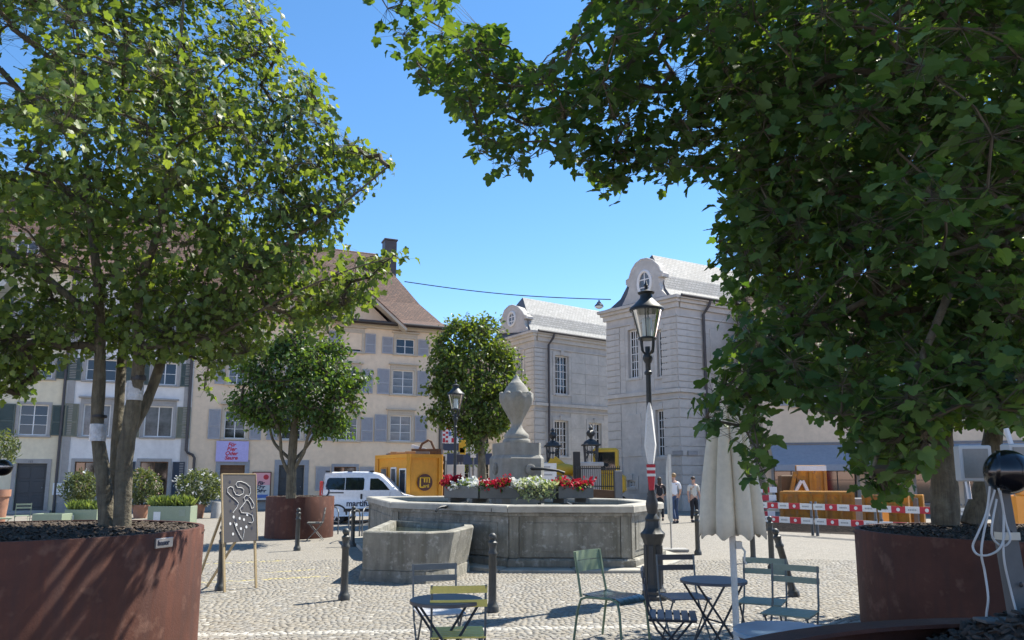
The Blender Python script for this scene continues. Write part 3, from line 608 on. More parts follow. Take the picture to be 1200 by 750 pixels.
def palace(name, label, G, sG0, sG1, Sd, sS1, zc, zband, wins_g, wins_s, gable, gwin, pan_g, pan_s, qg, qs, rows, zbase=-.2, pipe_s=None, fi=1.0, rise=2.9):
    t = thing(name, label, 'palace')
    def wallside(F, s0, s1, holes):
        w = MB(); holed_wall(w, s0, s1, zbase, zc, holes, .3); o = w.build('wall', M['lime'], t); o.matrix_world = F.mx(); return o
    hg = [G.rect(*w) for w in wins_g]; hs = [Sd.rect(*w) for w in wins_s]
    wallside(G, sG0, sG1, hg); wallside(Sd, 0, sS1, hs)
    A = G.P + G.d * sG1; B = G.P + G.d * sG0; D = Sd.P + Sd.d * sS1; Cq = B + Sd.d * sS1
    w = MB(); w.quad((B.x, B.y, zbase), (Cq.x, Cq.y, zbase), (Cq.x, Cq.y, zc), (B.x, B.y, zc)); w.quad((Cq.x, Cq.y, zbase), (D.x, D.y, zbase), (D.x, D.y, zc), (Cq.x, Cq.y, zc)); w.build('wall', M['lime'], t)
    for F, hl in ((G, hg), (Sd, hs)):
        for r in hl:
            o = window(None, r, 4, max(3, int((r[3] - r[2]) / .42)), M['wframe'], M['pane'], None, rec=.2, frame=.075, indiv=False, mull=.035)
            o.parent = t; o.matrix_world = F.mx()
            tr = MB(); a, b, c, d = r; tw = .2; tr.box(a - tw, a - .003, -.04, .06, c - .1, d); tr.box(b + .003, b + tw, -.04, .06, c - .1, d); tr.box(a - tw, b + tw, -.043, .06, d + .003, d + .22); tr.box(a - .0, b + .0, -.07, .06, c - .12, c - .003); tr.cbox((a + b) / 2 - .13, (a + b) / 2 + .13, -.09, .0, d + .02, d + .34, .02)
            tr.build('surround', M['limeb'], o)
    for F, s0, s1, th in ((G, sG0, sG1, 0), (Sd, 0, sS1, 0)):
        q = MB(); e0 = s0 - (.35 if F is G else -.004); e1 = s1 + (.35 if F is G else 0)
        q.box(e0 + .2, e1 - .2 if F is G else e1, -.12, .05, zc - .55, zc - .28); q.box(e0 + .1, e1 - .1 if F is G else e1, -.26, .05, zc - .28, zc - .12); q.box(e0, e1, -.40, .05, zc - .12, zc + .03); q.box(s0, s1, -.08, .04, zc - 1.0, zc - .93)
        o = q.build('cornice', M['limeb'], t); o.matrix_world = F.mx()
        q = MB(); q.box(s0 - (.1 if F is G else -.004), s1 + (.1 if F is G else 0), -.16, .03, zband - .10, zband + .09); q.box(s0, s1, -.09, .03, zband - .42, zband - .36); o = q.build('string_course', M['limeb'], t); o.matrix_world = F.mx()
        q = MB(); q.box(s0 - (.07 if F is G else -.004), s1 + (.07 if F is G else 0), -.09, .03, zbase, .75); o = q.build('plinth', M['limeb'], t); o.matrix_world = F.mx()
    cache = {}
    for (a, b) in qg:
        quoin_blocks(t, G, a, b, zband + .12, zc - 1.02, rows, cache); quoin_blocks(t, G, a, b, .78, zband - .44, rows - 1, cache)
    for (a, b) in qs:
        quoin_blocks(t, Sd, a, b, zband + .12, zc - 1.02, rows, cache); quoin_blocks(t, Sd, a, b, .78, zband - .44, rows - 1, cache)
    for F, pl in ((G, pan_g), (Sd, pan_s)):
        for w in pl:
            a, b, c, d = F.rect(*w); q = MB(); q.cbox(a, b, -.045, .01, c, d, .02); o = q.build('stone_panel', M['limeb'], t); o.matrix_world = F.mx()
    # large ashlar slabs between the openings
    for F, s0, s1, hl, qq in ((G, sG0, sG1, hg, qg), (Sd, 0, sS1, hs, qs)):
        cuts = [(a, b) for a, b in qq]; n = 0
        for zlo, zhi in ((.78, zband - .44), (zband + .12, zc - 1.02)):
            nr = 5; hh = (zhi - zlo) / nr
            for j in range(nr):
                z0, z1 = zlo + j * hh, zlo + (j + 1) * hh
                blocked = cuts + [(h[0] - .22, h[1] + .22) for h in hl if h[2] - .14 < z1 and h[3] + .36 > z0]
                free = [(s0, s1)]
                for a, b in blocked: free = [x for (p, r) in free for x in ((p, min(r, a)), (max(p, b), r)) if x[1] - x[0] > .25]
                for p, r in free:
                    m_ = max(1, round((r - p) / 1.3)); 
                    for i in range(m_):
                        q = MB(); q.cbox(p + (r - p) * i / m_ + .008, p + (r - p) * (i + 1) / m_ - .008, -.022 + random.uniform(-.004, .004), .02, z0 + .008, z1 - .008, .008); o = q.build('stone_slab', M['limeb'], t); o.matrix_world = F.mx()
    # curved gable
    pts = [G.pt(*p) for p in gable]; q = MB(); n = len(pts)
    q.add([(a, -.06, z) for a, z in pts] + [(a, .55, z) for a, z in pts], [tuple(range(n)), tuple(range(2 * n - 1, n - 1, -1))] + [(i, (i + 1) % n, n + (i + 1) % n, n + i) for i in range(n)])
    o = q.build('gable', M['limeb'], t); o.matrix_world = G.mx()
    q = MB(); q.tube([(a, -.02, z) for a, z in pts[3:-3]], .07, 8); o2 = q.build('gable_moulding', M['limeb'], t); o2.matrix_world = G.mx()
    a, b, c, d = G.rect(*gwin); rx, rz = (b - a) / 2, (d - c) / 2; cx, cz = (a + b) / 2, (c + d) / 2
    fm = MB(); el = [(cx + rx * math.cos(2 * math.pi * k / 20), -.08, cz + rz * math.sin(2 * math.pi * k / 20)) for k in range(21)]
    fm.tube(el, .09, 6); fm.box(cx - .03, cx + .03, -.09, -.07, cz - rz, cz + rz)
    for k in (-.35, .3): fm.box(cx - rx * .9, cx + rx * .9, -.088, -.072, cz + rz * k - .03, cz + rz * k + .03)
    o3 = fm.build('oval_window', M['wframe'], t); o3.matrix_world = G.mx()
    pn = MB(); pn.add([(x, -.066, z) for x, _, z in el[:-1]], [tuple(range(20))]); pn.build('pane', M['curtain'], o3)
    concave_roof(t, [A, B, Cq, D], zc + .03, rise, fi, 1)
    q = MB(); q.tube([(0, -.45, zc + .02), (sS1, -.45, zc + .02)], .08, 8)
    if pipe_s is not None: q.tube([(pipe_s + .25, -.42, zc - .05), (pipe_s + .2, -.38, zc - .3), (pipe_s, -.14, zc - .75), (pipe_s, -.14, .1)], .075, 8)
    o = q.build('gutter', M['pipe'], t); o.matrix_world = Sd.mx()
    return t
P3 = gr(800, 598.5); G3f = Facade((P3.x, P3.y), -50); S3f = Facade((P3.x, P3.y), 30)
zc3 = G3f.pt(799, 346)[1]; zb3 = G3f.pt(799, 456.5)[1]; sl = G3f.pt(712.5, 480)[0]; s1 = S3f.pt(930, 450)[0]
qw = G3f.pt(727, 420)[0] - sl
pal = palace('palace_pavilion', 'grey limestone palace pavilion with curved gable behind the near lamp post', G3f, sl, 0, S3f, s1, zc3, zb3,
   [(736.5, 386, 749, 443), (770, 386, 783, 441), (769, 480, 783, 535), (735, 563, 745, 571)], [], [(728, 363), (731, 356), (736, 345), (738.5, 336), (735, 333), (735, 329), (738, 327), (741, 317), (746, 309), (752, 304.5), (758, 303.5), (765, 305.5), (771, 311), (773.5, 317), (776, 319), (776, 323), (772, 324), (773, 332), (776, 340), (783, 347)],
   (749, 318, 764, 346), [(737, 485, 752, 535)], [(832, 386, 848, 440)], [(sl, sl + qw), (-qw, 0)], [(0, S3f.pt(822, 420)[0])], 11, pipe_s=S3f.pt(822, 420)[0] + .12)
for x in (796, 810):
    F = G3f if x < 800 else S3f; s_, z_ = F.pt(x, 531); q = MB(); q.box(s_ - .32, s_ + .32, -.14, -.10, z_ - .12, z_ + .12); o = q.build('street_plate', M['concrete'], pal); o.matrix_world = F.mx()
    q = MB(); q.box(s_ - .22, s_ + .22, -.144, -.1405, z_ - .03, z_ + .03); q.build('print', M['inkgrey'], o)
P2 = Vector((at(626, 390, 46.3).x, 46.3)); G2f = Facade((P2.x, P2.y), -57); S2f = Facade((P2.x, P2.y), 36)
zc2 = G2f.pt(625, 389)[1]; zb2 = S2f.pt(640, 474)[1]; sl = G2f.pt(573, 500)[0]; s1 = S2f.pt(760, 450)[0]
palace('palace_pavilion', 'farther grey limestone pavilion with slate roof behind the stone urn', G2f, sl, 0, S2f, s1, zc2, zb2,
   [(607, 415, 613, 462), (585, 420, 592, 462)], [(650.5, 417, 666.5, 462), (650, 493, 666, 535), (690, 496, 705, 533)], [(582, 391), (585, 386), (588.5, 381), (587, 377), (587, 374.5), (589, 373), (592, 364), (597, 359), (601, 358), (607, 360), (612, 365), (614, 369), (617, 370.5), (617, 373), (614.5, 374), (616, 381), (621, 389)],
   (597, 366, 605, 382), [], [], [(sl, sl + .9), (-.9, 0)], [(0, S2f.pt(638, 420)[0])], 12, pipe_s=S2f.pt(641.5, 420)[0], rise=2.9)
sk = None
# ================================================================ TREES
def maple_leaf():
    h = [(.05, .0), (.20, -.07), (.37, -.03), (.46, .10), (.40, .22), (.50, .33), (.57, .48), (.46, .59), (.29, .57), (.27, .70), (.20, .86), (.0, 1.0)]
    out = [(0, 0.02)] + h + [(-x, y) for x, y in h[-2::-1]]
    V = [(0, .36, .0)] + [(x, y, .16 * abs(x) - .10 * y * y) for x, y in out]
    n = len(out); F = [(0, 1 + i, 1 + (i + 1) % n) for i in range(n)]
    return np.array(V), np.array(F)
def oval_leaf(w=.27):
    V = [(0, 0, 0), (w, .35, .05), (w * .8, .68, .02), (0, 1, -.08), (-w * .8, .68, .02), (-w, .35, .05)]
    return np.array(V), np.array([(0, 1, 2), (0, 2, 3), (0, 3, 4), (0, 4, 5)])
def petal_leaf():
    V = [(0, 0, 0), (.4, .25, .1), (.5, .7, .15), (0, 1, .1), (-.5, .7, .15), (-.4, .25, .1)]
    return np.array(V), np.array([(0, 1, 2), (0, 2, 3), (0, 3, 4), (0, 4, 5)])
def leaf_cloud(P, size, tmpl, up=.7, droop=.35, outward=None, rng=RNG, ow=.45):
    """one leaf at every point: (matrices, scales)"""
    n = len(P); nrm = rng.normal(0, 1, (n, 3)); nrm /= np.linalg.norm(nrm, axis=1)[:, None]; nrm = nrm * (1 - up * .5) + np.array([0, 0, up])
    if outward is not None: nrm += outward * ow
    nrm /= np.linalg.norm(nrm, axis=1)[:, None]
    d = rng.normal(0, 1, (n, 3)); d[:, 2] -= droop * 2
    if outward is not None: d += outward * ow * 1.8
    d -= nrm * (d * nrm).sum(1)[:, None]; d /= np.linalg.norm(d, axis=1)[:, None]
    x = np.cross(d, nrm); Rm = np.stack([x, d, nrm], -1)               # columns
    return Rm, size * rng.uniform(.55, 1.25, n)
def emit_leaves(P, Rm, sc, tmpl, m, parent, name='foliage'):
    V, F = tmpl; n = len(P); V = np.repeat(V[None], n, 0).copy(); V[..., 2] *= RNG.uniform(-.4, 2.6, n)[:, None]; V[..., 2] -= V[..., 1] ** 2 * RNG.uniform(-.05, .35, n)[:, None]; V[..., 0] *= RNG.uniform(.72, 1.08, n)[:, None]
    q = np.einsum('nij,nkj->nki', Rm, V) * sc[:, None, None] + P[:, None, :]
    return npmesh(name, q.reshape(-1, 3), (F[None] + (np.arange(n) * V.shape[1])[:, None, None]).reshape(-1, 3), m, parent, kind='stuff')
def single_leaves(P, Rm, sc, tmpl, m, parent, idx):
    me = bpy.data.meshes.new('leaf'); me.from_pydata(tmpl[0].tolist(), [], tmpl[1].tolist()); me.materials.append(m)
    for i in idx:
        o = link('leaf', me, parent); mx = np.eye(4); mx[:3, :3] = Rm[i] * sc[i]; mx[:3, 3] = P[i]; o.matrix_world = Matrix(mx.tolist())
def in_view(P, margin=0):
    y = P[:, 1]; zc = y * CP + (P[:, 2] - CAMH) * SP; yc = -y * SP + (P[:, 2] - CAMH) * CP
    px = 600 + FPX * P[:, 0] / zc; py = CYP - FPX * yc / zc
    return (px > margin) & (px < 1200 - margin) & (py > margin) & (py < 750 - margin) & (zc > .5), px, py
def make_tree(name, label, poly, yfun, half, ncl, per, lsize, tmpl, lm, stems, seed, group=None, sig=.22, holes=(), nsingle=300, stem_m='bark', edge_k=.9, minr=.005, up=.6, droop=.4, dens=None, petr=.0013, jag=6, ow=.45):
    rng = np.random.default_rng(seed)
    t = thing(name, label, 'tree', group=group)
    base = Vector(stems[0][0][:3]); 
    jr = np.random.default_rng(seed + 77); jg = []
    for i in range(len(poly)):                   # uneven outline
        a, b = np.array(poly[i], float), np.array(poly[(i + 1) % len(poly)], float); L_ = np.hypot(*(b - a)); k_ = max(1, int(L_ / 11)); nn_ = np.array([(b - a)[1], -(b - a)[0]]) / max(L_, 1)
        for q_ in range(k_): jg.append(tuple(a + (b - a) * q_ / k_ + nn_ * jr.uniform(-jag, jag)))
    poly = jg
    xs = [p[0] for p in poly]; ys = [p[1] for p in poly]; C = []
    while len(C) < ncl:
        x = rng.uniform(min(xs), max(xs), 4000); y = rng.uniform(min(ys), max(ys), 4000); k = inpoly(poly, x, y)
        for h in holes: k &= ~(inpoly(h[0], x, y) & (rng.uniform(0, 1, 4000) < h[1]))
        x, y = x[k], y[k]; d = edgedist(poly, x, y)
        for a, b, e in zip(x, y, d):
            if len(C) >= ncl: break
            Y0 = yfun(a, b); hd = min(half, .25 + edge_k * e * mpp(Y0)); v = rng.uniform(-1, 1)
            if dens and rng.uniform() > dens(a, b, v): continue
            C.append(at(a, b, Y0 + hd * v))
    C = np.array([tuple(c) for c in C])
    # skeleton: stems first, then every cluster is joined to the nearest grown node
    nodes = []; par = []; rad = []; Y0_ = stems[0][0][1]
    tr = MB()
    for st in stems:
        pts = [Vector(p[:3]) for p in st]; rs = [p[3] for p in st]; fine = []; fr = []
        for i in range(len(pts) - 1):
            for k in range(4):
                f = k / 4; p0 = pts[max(i - 1, 0)]; p1 = pts[i]; p2 = pts[i + 1]; p3 = pts[min(i + 2, len(pts) - 1)]
                fine.append(.5 * ((2 * p1) + (p2 - p0) * f + (2 * p0 - 5 * p1 + 4 * p2 - p3) * f * f + (3 * p1 - p0 - 3 * p2 + p3) * f ** 3)); fr.append(rs[i] * (1 - f) + rs[i + 1] * f)
        fine.append(pts[-1]); fr.append(rs[-1])
        fr = [r * rng.uniform(.94, 1.07) * (.66 if rs[0] > .1 and Y0_ < 8.5 else 1) for r in fr]
        b = MB(); b.tube(fine, fr, 10); b.build('trunk' if rs[0] > .05 else 'limb', M[stem_m], t, smooth=60)
        for i, (p, r) in enumerate(zip(fine, fr)):
            if i > len(fine) * .3: nodes.append(p); par.append(-1); rad.append(r)
    nst = len(nodes); NA = np.zeros((nst + ncl * 5, 3)); NA[:nst] = [tuple(p) for p in nodes]; cnt = nst; par = list(par)
    d0 = np.min(np.linalg.norm(C[:, None] - NA[None, :nst], axis=2), axis=1)
    tips = []
    for ci in np.argsort(d0):
        c = C[ci]; vec = NA[:cnt] - c; dist = np.linalg.norm(vec, axis=1) + np.where(vec[:, 2] > .0, vec[:, 2] * .8, 0)
        j = int(np.argmin(dist)); a = NA[j].copy(); L = np.linalg.norm(c - a); ns = 1 if L < .25 else (3 if L < 1.2 else 4); prev = j
        for k in range(1, ns + 1):
            f = k / ns; p = a * (1 - f) + c * f; p[2] += .10 * L * math.sin(math.pi * f)
            if k < ns: p += rng.normal(0, .035 * L, 3)
            NA[cnt] = p; par.append(prev); prev = cnt; cnt += 1
        tips.append(prev)
    load = np.zeros(cnt)
    for k in tips: load[k] += 1
    for i in range(cnt - 1, nst - 1, -1):
        if par[i] >= 0: load[par[i]] += load[i]
    b = MB()
    for i in range(nst, cnt):
        p = par[i]; r1 = minr * load[i] ** .48; r0 = r1 if p < nst else minr * min(load[p], load[i] * 2.5) ** .48
        b.tube([NA[p], NA[i]], [r0, r1], 4 if r1 < .02 else 6, cap=False)
    b.build('branches', M['twig'], t, smooth=70)
    # leaves around the tips
    n = ncl * per; P = np.repeat(C, per, 0) + np.clip(rng.normal(0, 1, (n, 3)), -1.6, 1.6) * np.array([sig, sig, sig * .75])
    if True:                                     # keep the outline and the gaps of the crown
        zc = P[:, 1] * CP + (P[:, 2] - CAMH) * SP; px = 600 + FPX * P[:, 0] / zc; py = CYP - FPX * (-P[:, 1] * SP + (P[:, 2] - CAMH) * CP) / zc
        keep = inpoly(poly, px, py) | ((rng.uniform(0, 1, n) < .35) & (edgedist(poly, px, py) < 9))
        for h in holes: keep &= ~(inpoly(h[0], px, py) & (rng.uniform(0, 1, n) < h[1]))
    own = np.repeat(np.arange(ncl), per)[keep]; P = P[keep]; n = len(P)
    cen = C.mean(0); o = P - cen; o /= np.linalg.norm(o, axis=1)[:, None]
    Rm, sc = leaf_cloud(P, lsize, tmpl, up, droop, o, rng, ow)
    # a thin stalk from the twig to every leaf
    A_ = C[own] * .96 + P * .04; ax = P - A_; ax /= np.linalg.norm(ax, axis=1)[:, None] + 1e-9; s1_ = np.cross(ax, [.3, .5, .8]); s1_ /= np.linalg.norm(s1_, axis=1)[:, None] + 1e-9; s2_ = np.cross(ax, s1_)
    ring = [s1_ * petr, (-.5 * s1_ + .87 * s2_) * petr, (-.5 * s1_ - .87 * s2_) * petr]; SV = np.stack([A_ + r_ * 1.4 for r_ in ring] + [P + r_ * .7 for r_ in ring], 1)
    npmesh('leaf_stalks', SV.reshape(-1, 3), (np.array([(0, 1, 4, 3), (1, 2, 5, 4), (2, 0, 3, 5)])[None] + (np.arange(n) * 6)[:, None, None]).reshape(-1, 4), M['twig'], t, kind='stuff')
    if nsingle:
        v, px, py = in_view(P, 4); order = np.argsort(np.where(v, P[:, 1], 1e6))[:nsingle]; rest = np.ones(n, bool); rest[order] = False
        emit_leaves(P[rest], Rm[rest], sc[rest], tmpl, lm, t); single_leaves(P, Rm, sc, tmpl, lm, t, order)
    else: emit_leaves(P, Rm, sc, tmpl, lm, t)
    return t
def P4(px, py, Y, r): p = at(px, py, Y); return (p.x, p.y, p.z, r)
# ---- multi-stemmed maple in the left planter
polyL = [(-190, 440), (-190, 60), (-120, -140), (40, -260), (170, -290), (280, -200), (318, -60), (322, 0), (332, 60), (378, 98), (388, 136), (400, 170), (462, 190), (446, 226), (408, 246), (398, 268), (396, 288), (420, 302), (452, 294), (486, 296), (482, 308), (446, 318), (436, 342), (416, 366), (388, 388), (342, 398), (302, 412), (252, 432), (246, 470), (232, 440), (200, 425), (150, 418), (100, 425), (60, 420), (30, 470), (10, 455), (-30, 470), (-100, 470)]
holesL = [([(0, 20), (30, 40), (32, 100), (0, 130)], .97), ([(0, 140), (20, 150), (22, 185), (45, 195), (45, 205), (0, 200)], .95), ([(258, -30), (275, -30), (275, 8), (258, 8)], .9), ([(10, 262), (45, 262), (45, 300), (10, 300)], .8), ([(55, 305), (95, 315), (110, 350), (60, 350)], .6), ([(205, 425), (232, 425), (232, 470), (205, 470)], .9)]
stemsL = [
 [P4(126, 620, 7.55, .125), P4(121, 560, 7.5, .105), P4(114, 500, 7.45, .095), P4(117, 430, 7.4, .085), P4(116, 350, 7.3, .07), P4(105, 240, 7.2, .05), P4(95, 110, 7.2, .03), P4(85, -60, 7.2, .015)],
 [P4(132, 620, 7.75, .115), P4(136, 540, 7.8, .09), P4(141, 450, 7.9, .075), P4(145, 360, 8.0, .06), P4(135, 240, 8.4, .045), P4(150, 90, 8.8, .03), P4(160, -80, 9, .015)],
 [P4(143, 620, 7.5, .125), P4(146, 540, 7.45, .115), P4(154, 490, 7.4, .11), P4(163, 420, 7.3, .085), P4(162, 345, 7.2, .07), P4(185, 270, 7.0, .05), P4(200, 170, 6.9, .035), P4(215, 0, 7, .02), P4(220, -150, 7, .012)],
 [P4(149, 510, 7.5, .11), P4(172, 470, 7.6, .08), P4(190, 420, 7.7, .07), P4(200, 375, 7.8, .055), P4(235, 310, 7.9, .04), P4(280, 220, 8, .03), P4(320, 120, 8, .015)],
 [P4(163, 405, 7.3, .035), P4(205, 404, 7.2, .026), P4(260, 390, 7.1, .018), P4(330, 350, 7.0, .012), P4(410, 316, 6.9, .007), P4(460, 302, 6.8, .004)],
 [P4(116, 380, 7.4, .045), P4(60, 330, 7.2, .035), P4(0, 290, 7.1, .03), P4(-80, 250, 7, .02)],
 [P4(200, 375, 7.8, .035), P4(250, 350, 7.4, .03), P4(330, 290, 7.2, .022), P4(400, 240, 7.1, .014), P4(455, 195, 7.1, .008)],
]
LGAP = lambda x, y, v: 1 if math.sin(x * .045 + v * 1.5 + 1) * math.sin(y * .05 + v * 1.1) > -.35 else .12
treeL = make_tree('maple_tree', 'tall multi stemmed maple growing from the big rust planter at left', polyL, lambda x, y: 7.5, 2.3, 900, 46, .073, maple_leaf(), M['leaf_l'], stemsL, 3, sig=.20, holes=holesL, minr=.0058, dens=LGAP)
def band(px, py, Y, r, h, m, name, par):
    p = at(px, py, Y); q = MB(); q.lathe([(r * .98, -h / 2), (r, -h / 2 + .01), (r * 1.02, 0), (r, h / 2 - .01), (r * .98, h / 2)], 14, mod=lambda t, z: 1 + .03 * math.sin(5 * t + z * 40)); o = q.build(name, M[m], par, smooth=50, loc=p); return o
band(115, 507, 7.45, .076, .17, 'foil', 'foil_wrap', treeL); band(158, 458, 7.36, .078, .19, 'foil', 'foil_wrap', treeL); band(162, 443, 7.34, .070, .05, 'black', 'strap', treeL); band(116, 488, 7.45, .072, .03, 'black', 'strap', treeL)
# ---- trees on the right
polyA = [(846, 190), (830, 40), (860, -140), (1000, -260), (1250, -260), (1420, -100), (1450, 300), (1380, 520), (1230, 520), (1170, 500), (1120, 500), (1100, 530), (1060, 556), (1020, 560), (990, 530), (930, 480), (880, 450), (850, 420), (856, 360), (838, 320), (842, 260)]
stemsA = [
 [P4(1108, 616, 9.0, .16), P4(1107, 570, 9.0, .145), P4(1103, 510, 9.0, .13), P4(1104, 440, 8.9, .115), P4(1118, 330, 8.8, .10), P4(1125, 240, 8.6, .08), P4(1120, 100, 8.4, .05), P4(1110, -80, 8.3, .02)],
 [P4(1138, 616, 9.2, .13), P4(1152, 575, 9.2, .12), P4(1164, 510, 9.3, .11), P4(1170, 430, 9.4, .095), P4(1190, 300, 9.5, .07), P4(1220, 120, 9.5, .04), P4(1240, -60, 9.5, .015)],
 [P4(1104, 440, 8.9, .06), P4(1040, 380, 8.3, .05), P4(960, 300, 7.8, .035), P4(880, 220, 7.5, .018)],
 [P4(1104, 460, 8.9, .045), P4(1050, 500, 8.2, .03), P4(1000, 520, 7.6, .015)],
]
holesA = [([(845, 200), (850, 340), (835, 340)], .5), ([(905, 480), (985, 495), (985, 560), (905, 550)], .85), ([(1115, 500), (1200, 500), (1200, 620), (1115, 620)], .95)]
treeA = make_tree('maple_tree', 'two stemmed maple rooted in the right rust planter beside the barrier boards', polyA, lambda x, y: 8.7, 2.6, 720, 36, .108, maple_leaf(), M['leaf_a'], stemsA, 5, sig=.26, holes=holesA, minr=.007)
polyB = [(438, -60), (440, 5), (448, 34), (478, 72), (500, 106), (536, 132), (556, 182), (592, 214), (622, 196), (642, 178), (676, 196), (700, 214), (712, 236), (728, 226), (742, 194), (772, 222), (800, 205), (832, 216), (850, 244), (842, 290), (832, 330), (866, 356), (858, 404), (838, 444), (812, 460), (818, 506), (836, 512), (846, 488), (862, 478), (870, 510), (868, 552), (882, 574), (898, 570), (915, 520), (938, 480), (960, 470), (985, 500), (1000, 540), (1018, 592), (1050, 580), (1076, 552), (1092, 505), (1130, 478), (1150, 498), (1172, 552), (1190, 520), (1215, 480), (1330, 420), (1420, 200), (1420, -170), (1250, -300), (900, -300), (700, -190), (560, -120), (545, -60), (535, -20)]
holesB = [([(531, -200), (690, -200), (690, 8), (660, 40), (640, 80), (605, 66), (588, 30), (552, 28), (535, 44)], 1.0), ([(552, 74), (520, 36), (530, 20), (600, 75), (596, 84)], .3), ([(890, 470), (985, 480), (995, 560), (905, 560)], .8), ([(770, 40), (830, 90), (760, 100)], .45), ([(1115, 500), (1200, 505), (1200, 620), (1120, 620)], .97), ([(640, 80), (700, 40), (720, 95), (660, 96)], .35)]
def yB(x, y):
    k = min(1, max(0, (x - 440) / 760)); return 4.6 - .9 * k - (.5 if y > 420 else 0) * k
stemsB = [
 [(2.55, 1.05, .95, .11), (2.6, 1.15, 1.9, .10), (2.55, 1.5, 2.9, .085), (2.2, 2.2, 3.9, .045), P4(1050, 20, 3.4, .030), P4(930, 100, 3.9, .024), P4(800, 108, 4.2, .018), P4(690, 100, 4.4, .016), P4(592, 74, 4.6, .012), P4(530, 40, 4.6, .009), P4(470, 5, 4.6, .005)],
 [(2.6, 1.15, 1.9, .07), (2.5, 2.1, 2.8, .04), P4(1130, 300, 3.4, .024), P4(1000, 360, 3.7, .018), P4(880, 430, 3.9, .015)],
 [(2.55, 1.5, 2.9, .07), (3.0, 2.8, 4.4, .05), (3.2, 4.0, 5.4, .03), (3.2, 5.0, 6.2, .015)],
 [P4(1130, 300, 3.4, .02), P4(1080, 420, 3.3, .016), P4(1040, 500, 3.3, .014), P4(1020, 560, 3.3, .006)],
]
treeB = make_tree('maple_tree', 'overhanging foreground maple whose long leafy bough reaches across the sky', polyB, yB, 1.25, 1300, 22, .069, maple_leaf(), M['leaf_b'], stemsB, 9, petr=.0012, sig=.115, holes=holesB, minr=.0032, up=.85, droop=.35, edge_k=.8, ow=.15)
# ---- hornbeam in the middle planter, lime tree beyond the fountain
polyH = [(352, 372), (372, 384), (405, 396), (420, 420), (437, 446), (432, 470), (424, 492), (400, 500), (372, 512), (345, 514), (316, 506), (296, 500), (286, 482), (276, 466), (284, 448), (276, 428), (296, 410), (300, 396), (326, 388)]
bx = gr(341, 612).x
stH = [[P4(341, 584, 19.3, .13), P4(342, 545, 19.3, .11), P4(345, 500, 19.3, .10), P4(350, 450, 19.3, .07), P4(352, 390, 19.3, .03)],
 [P4(341, 560, 19.3, .05), P4(330, 535, 19.2, .045), P4(327, 505, 19, .04), P4(310, 470, 18.8, .025)], [P4(343, 552, 19.3, .05), P4(356, 530, 19.2, .045), P4(364, 505, 19, .035), P4(395, 460, 18.8, .02)], [P4(342, 540, 19.3, .045), P4(322, 520, 19.5, .04), P4(316, 500, 19.6, .03)], [P4(344, 540, 19.3, .045), P4(362, 520, 19.6, .035), P4(378, 490, 19.9, .02)]]
make_tree('hornbeam_tree', 'small rounded hornbeam in the middle rust planter behind the chalk board', polyH, lambda x, y: 19.3, 1.5, 420, 26, .13, oval_leaf(.3), M['leaf_h'], stH, 21, sig=.20, jag=15, dens=lambda x, y, v: .12 + .88 * (math.sin(x * .09 + v * 2) * math.sin(y * .12 + v) > -.12), nsingle=0, minr=.008, up=.3)
polyT = [(560, 372), (580, 380), (598, 392), (610, 416), (608, 440), (604, 470), (600, 492), (582, 512), (560, 520), (540, 518), (520, 505), (506, 482), (502, 456), (508, 430), (504, 410), (516, 394), (536, 382)]
stT = [[P4(566, 592, 27, .17), P4(565, 550, 27, .15), P4(563, 510, 27, .13), P4(560, 460, 27, .09), P4(560, 400, 27, .04)], [P4(564, 520, 27, .07), P4(580, 495, 26.8, .05), P4(595, 450, 26.5, .025)], [P4(564, 515, 27, .07), P4(540, 490, 26.8, .05), P4(520, 440, 26.5, .025)]]
make_tree('lime_tree', 'round dense lime tree standing behind the fountain urn', polyT, lambda x, y: 27, 1.9, 430, 30, .15, oval_leaf(.36), M['leaf_t'], stT, 31, sig=.24, jag=12, dens=lambda x, y, v: .12 + .88 * (math.sin(x * .11 + v * 2) * math.sin(y * .14 + v) > -.12), nsingle=0, minr=.011, up=.3)
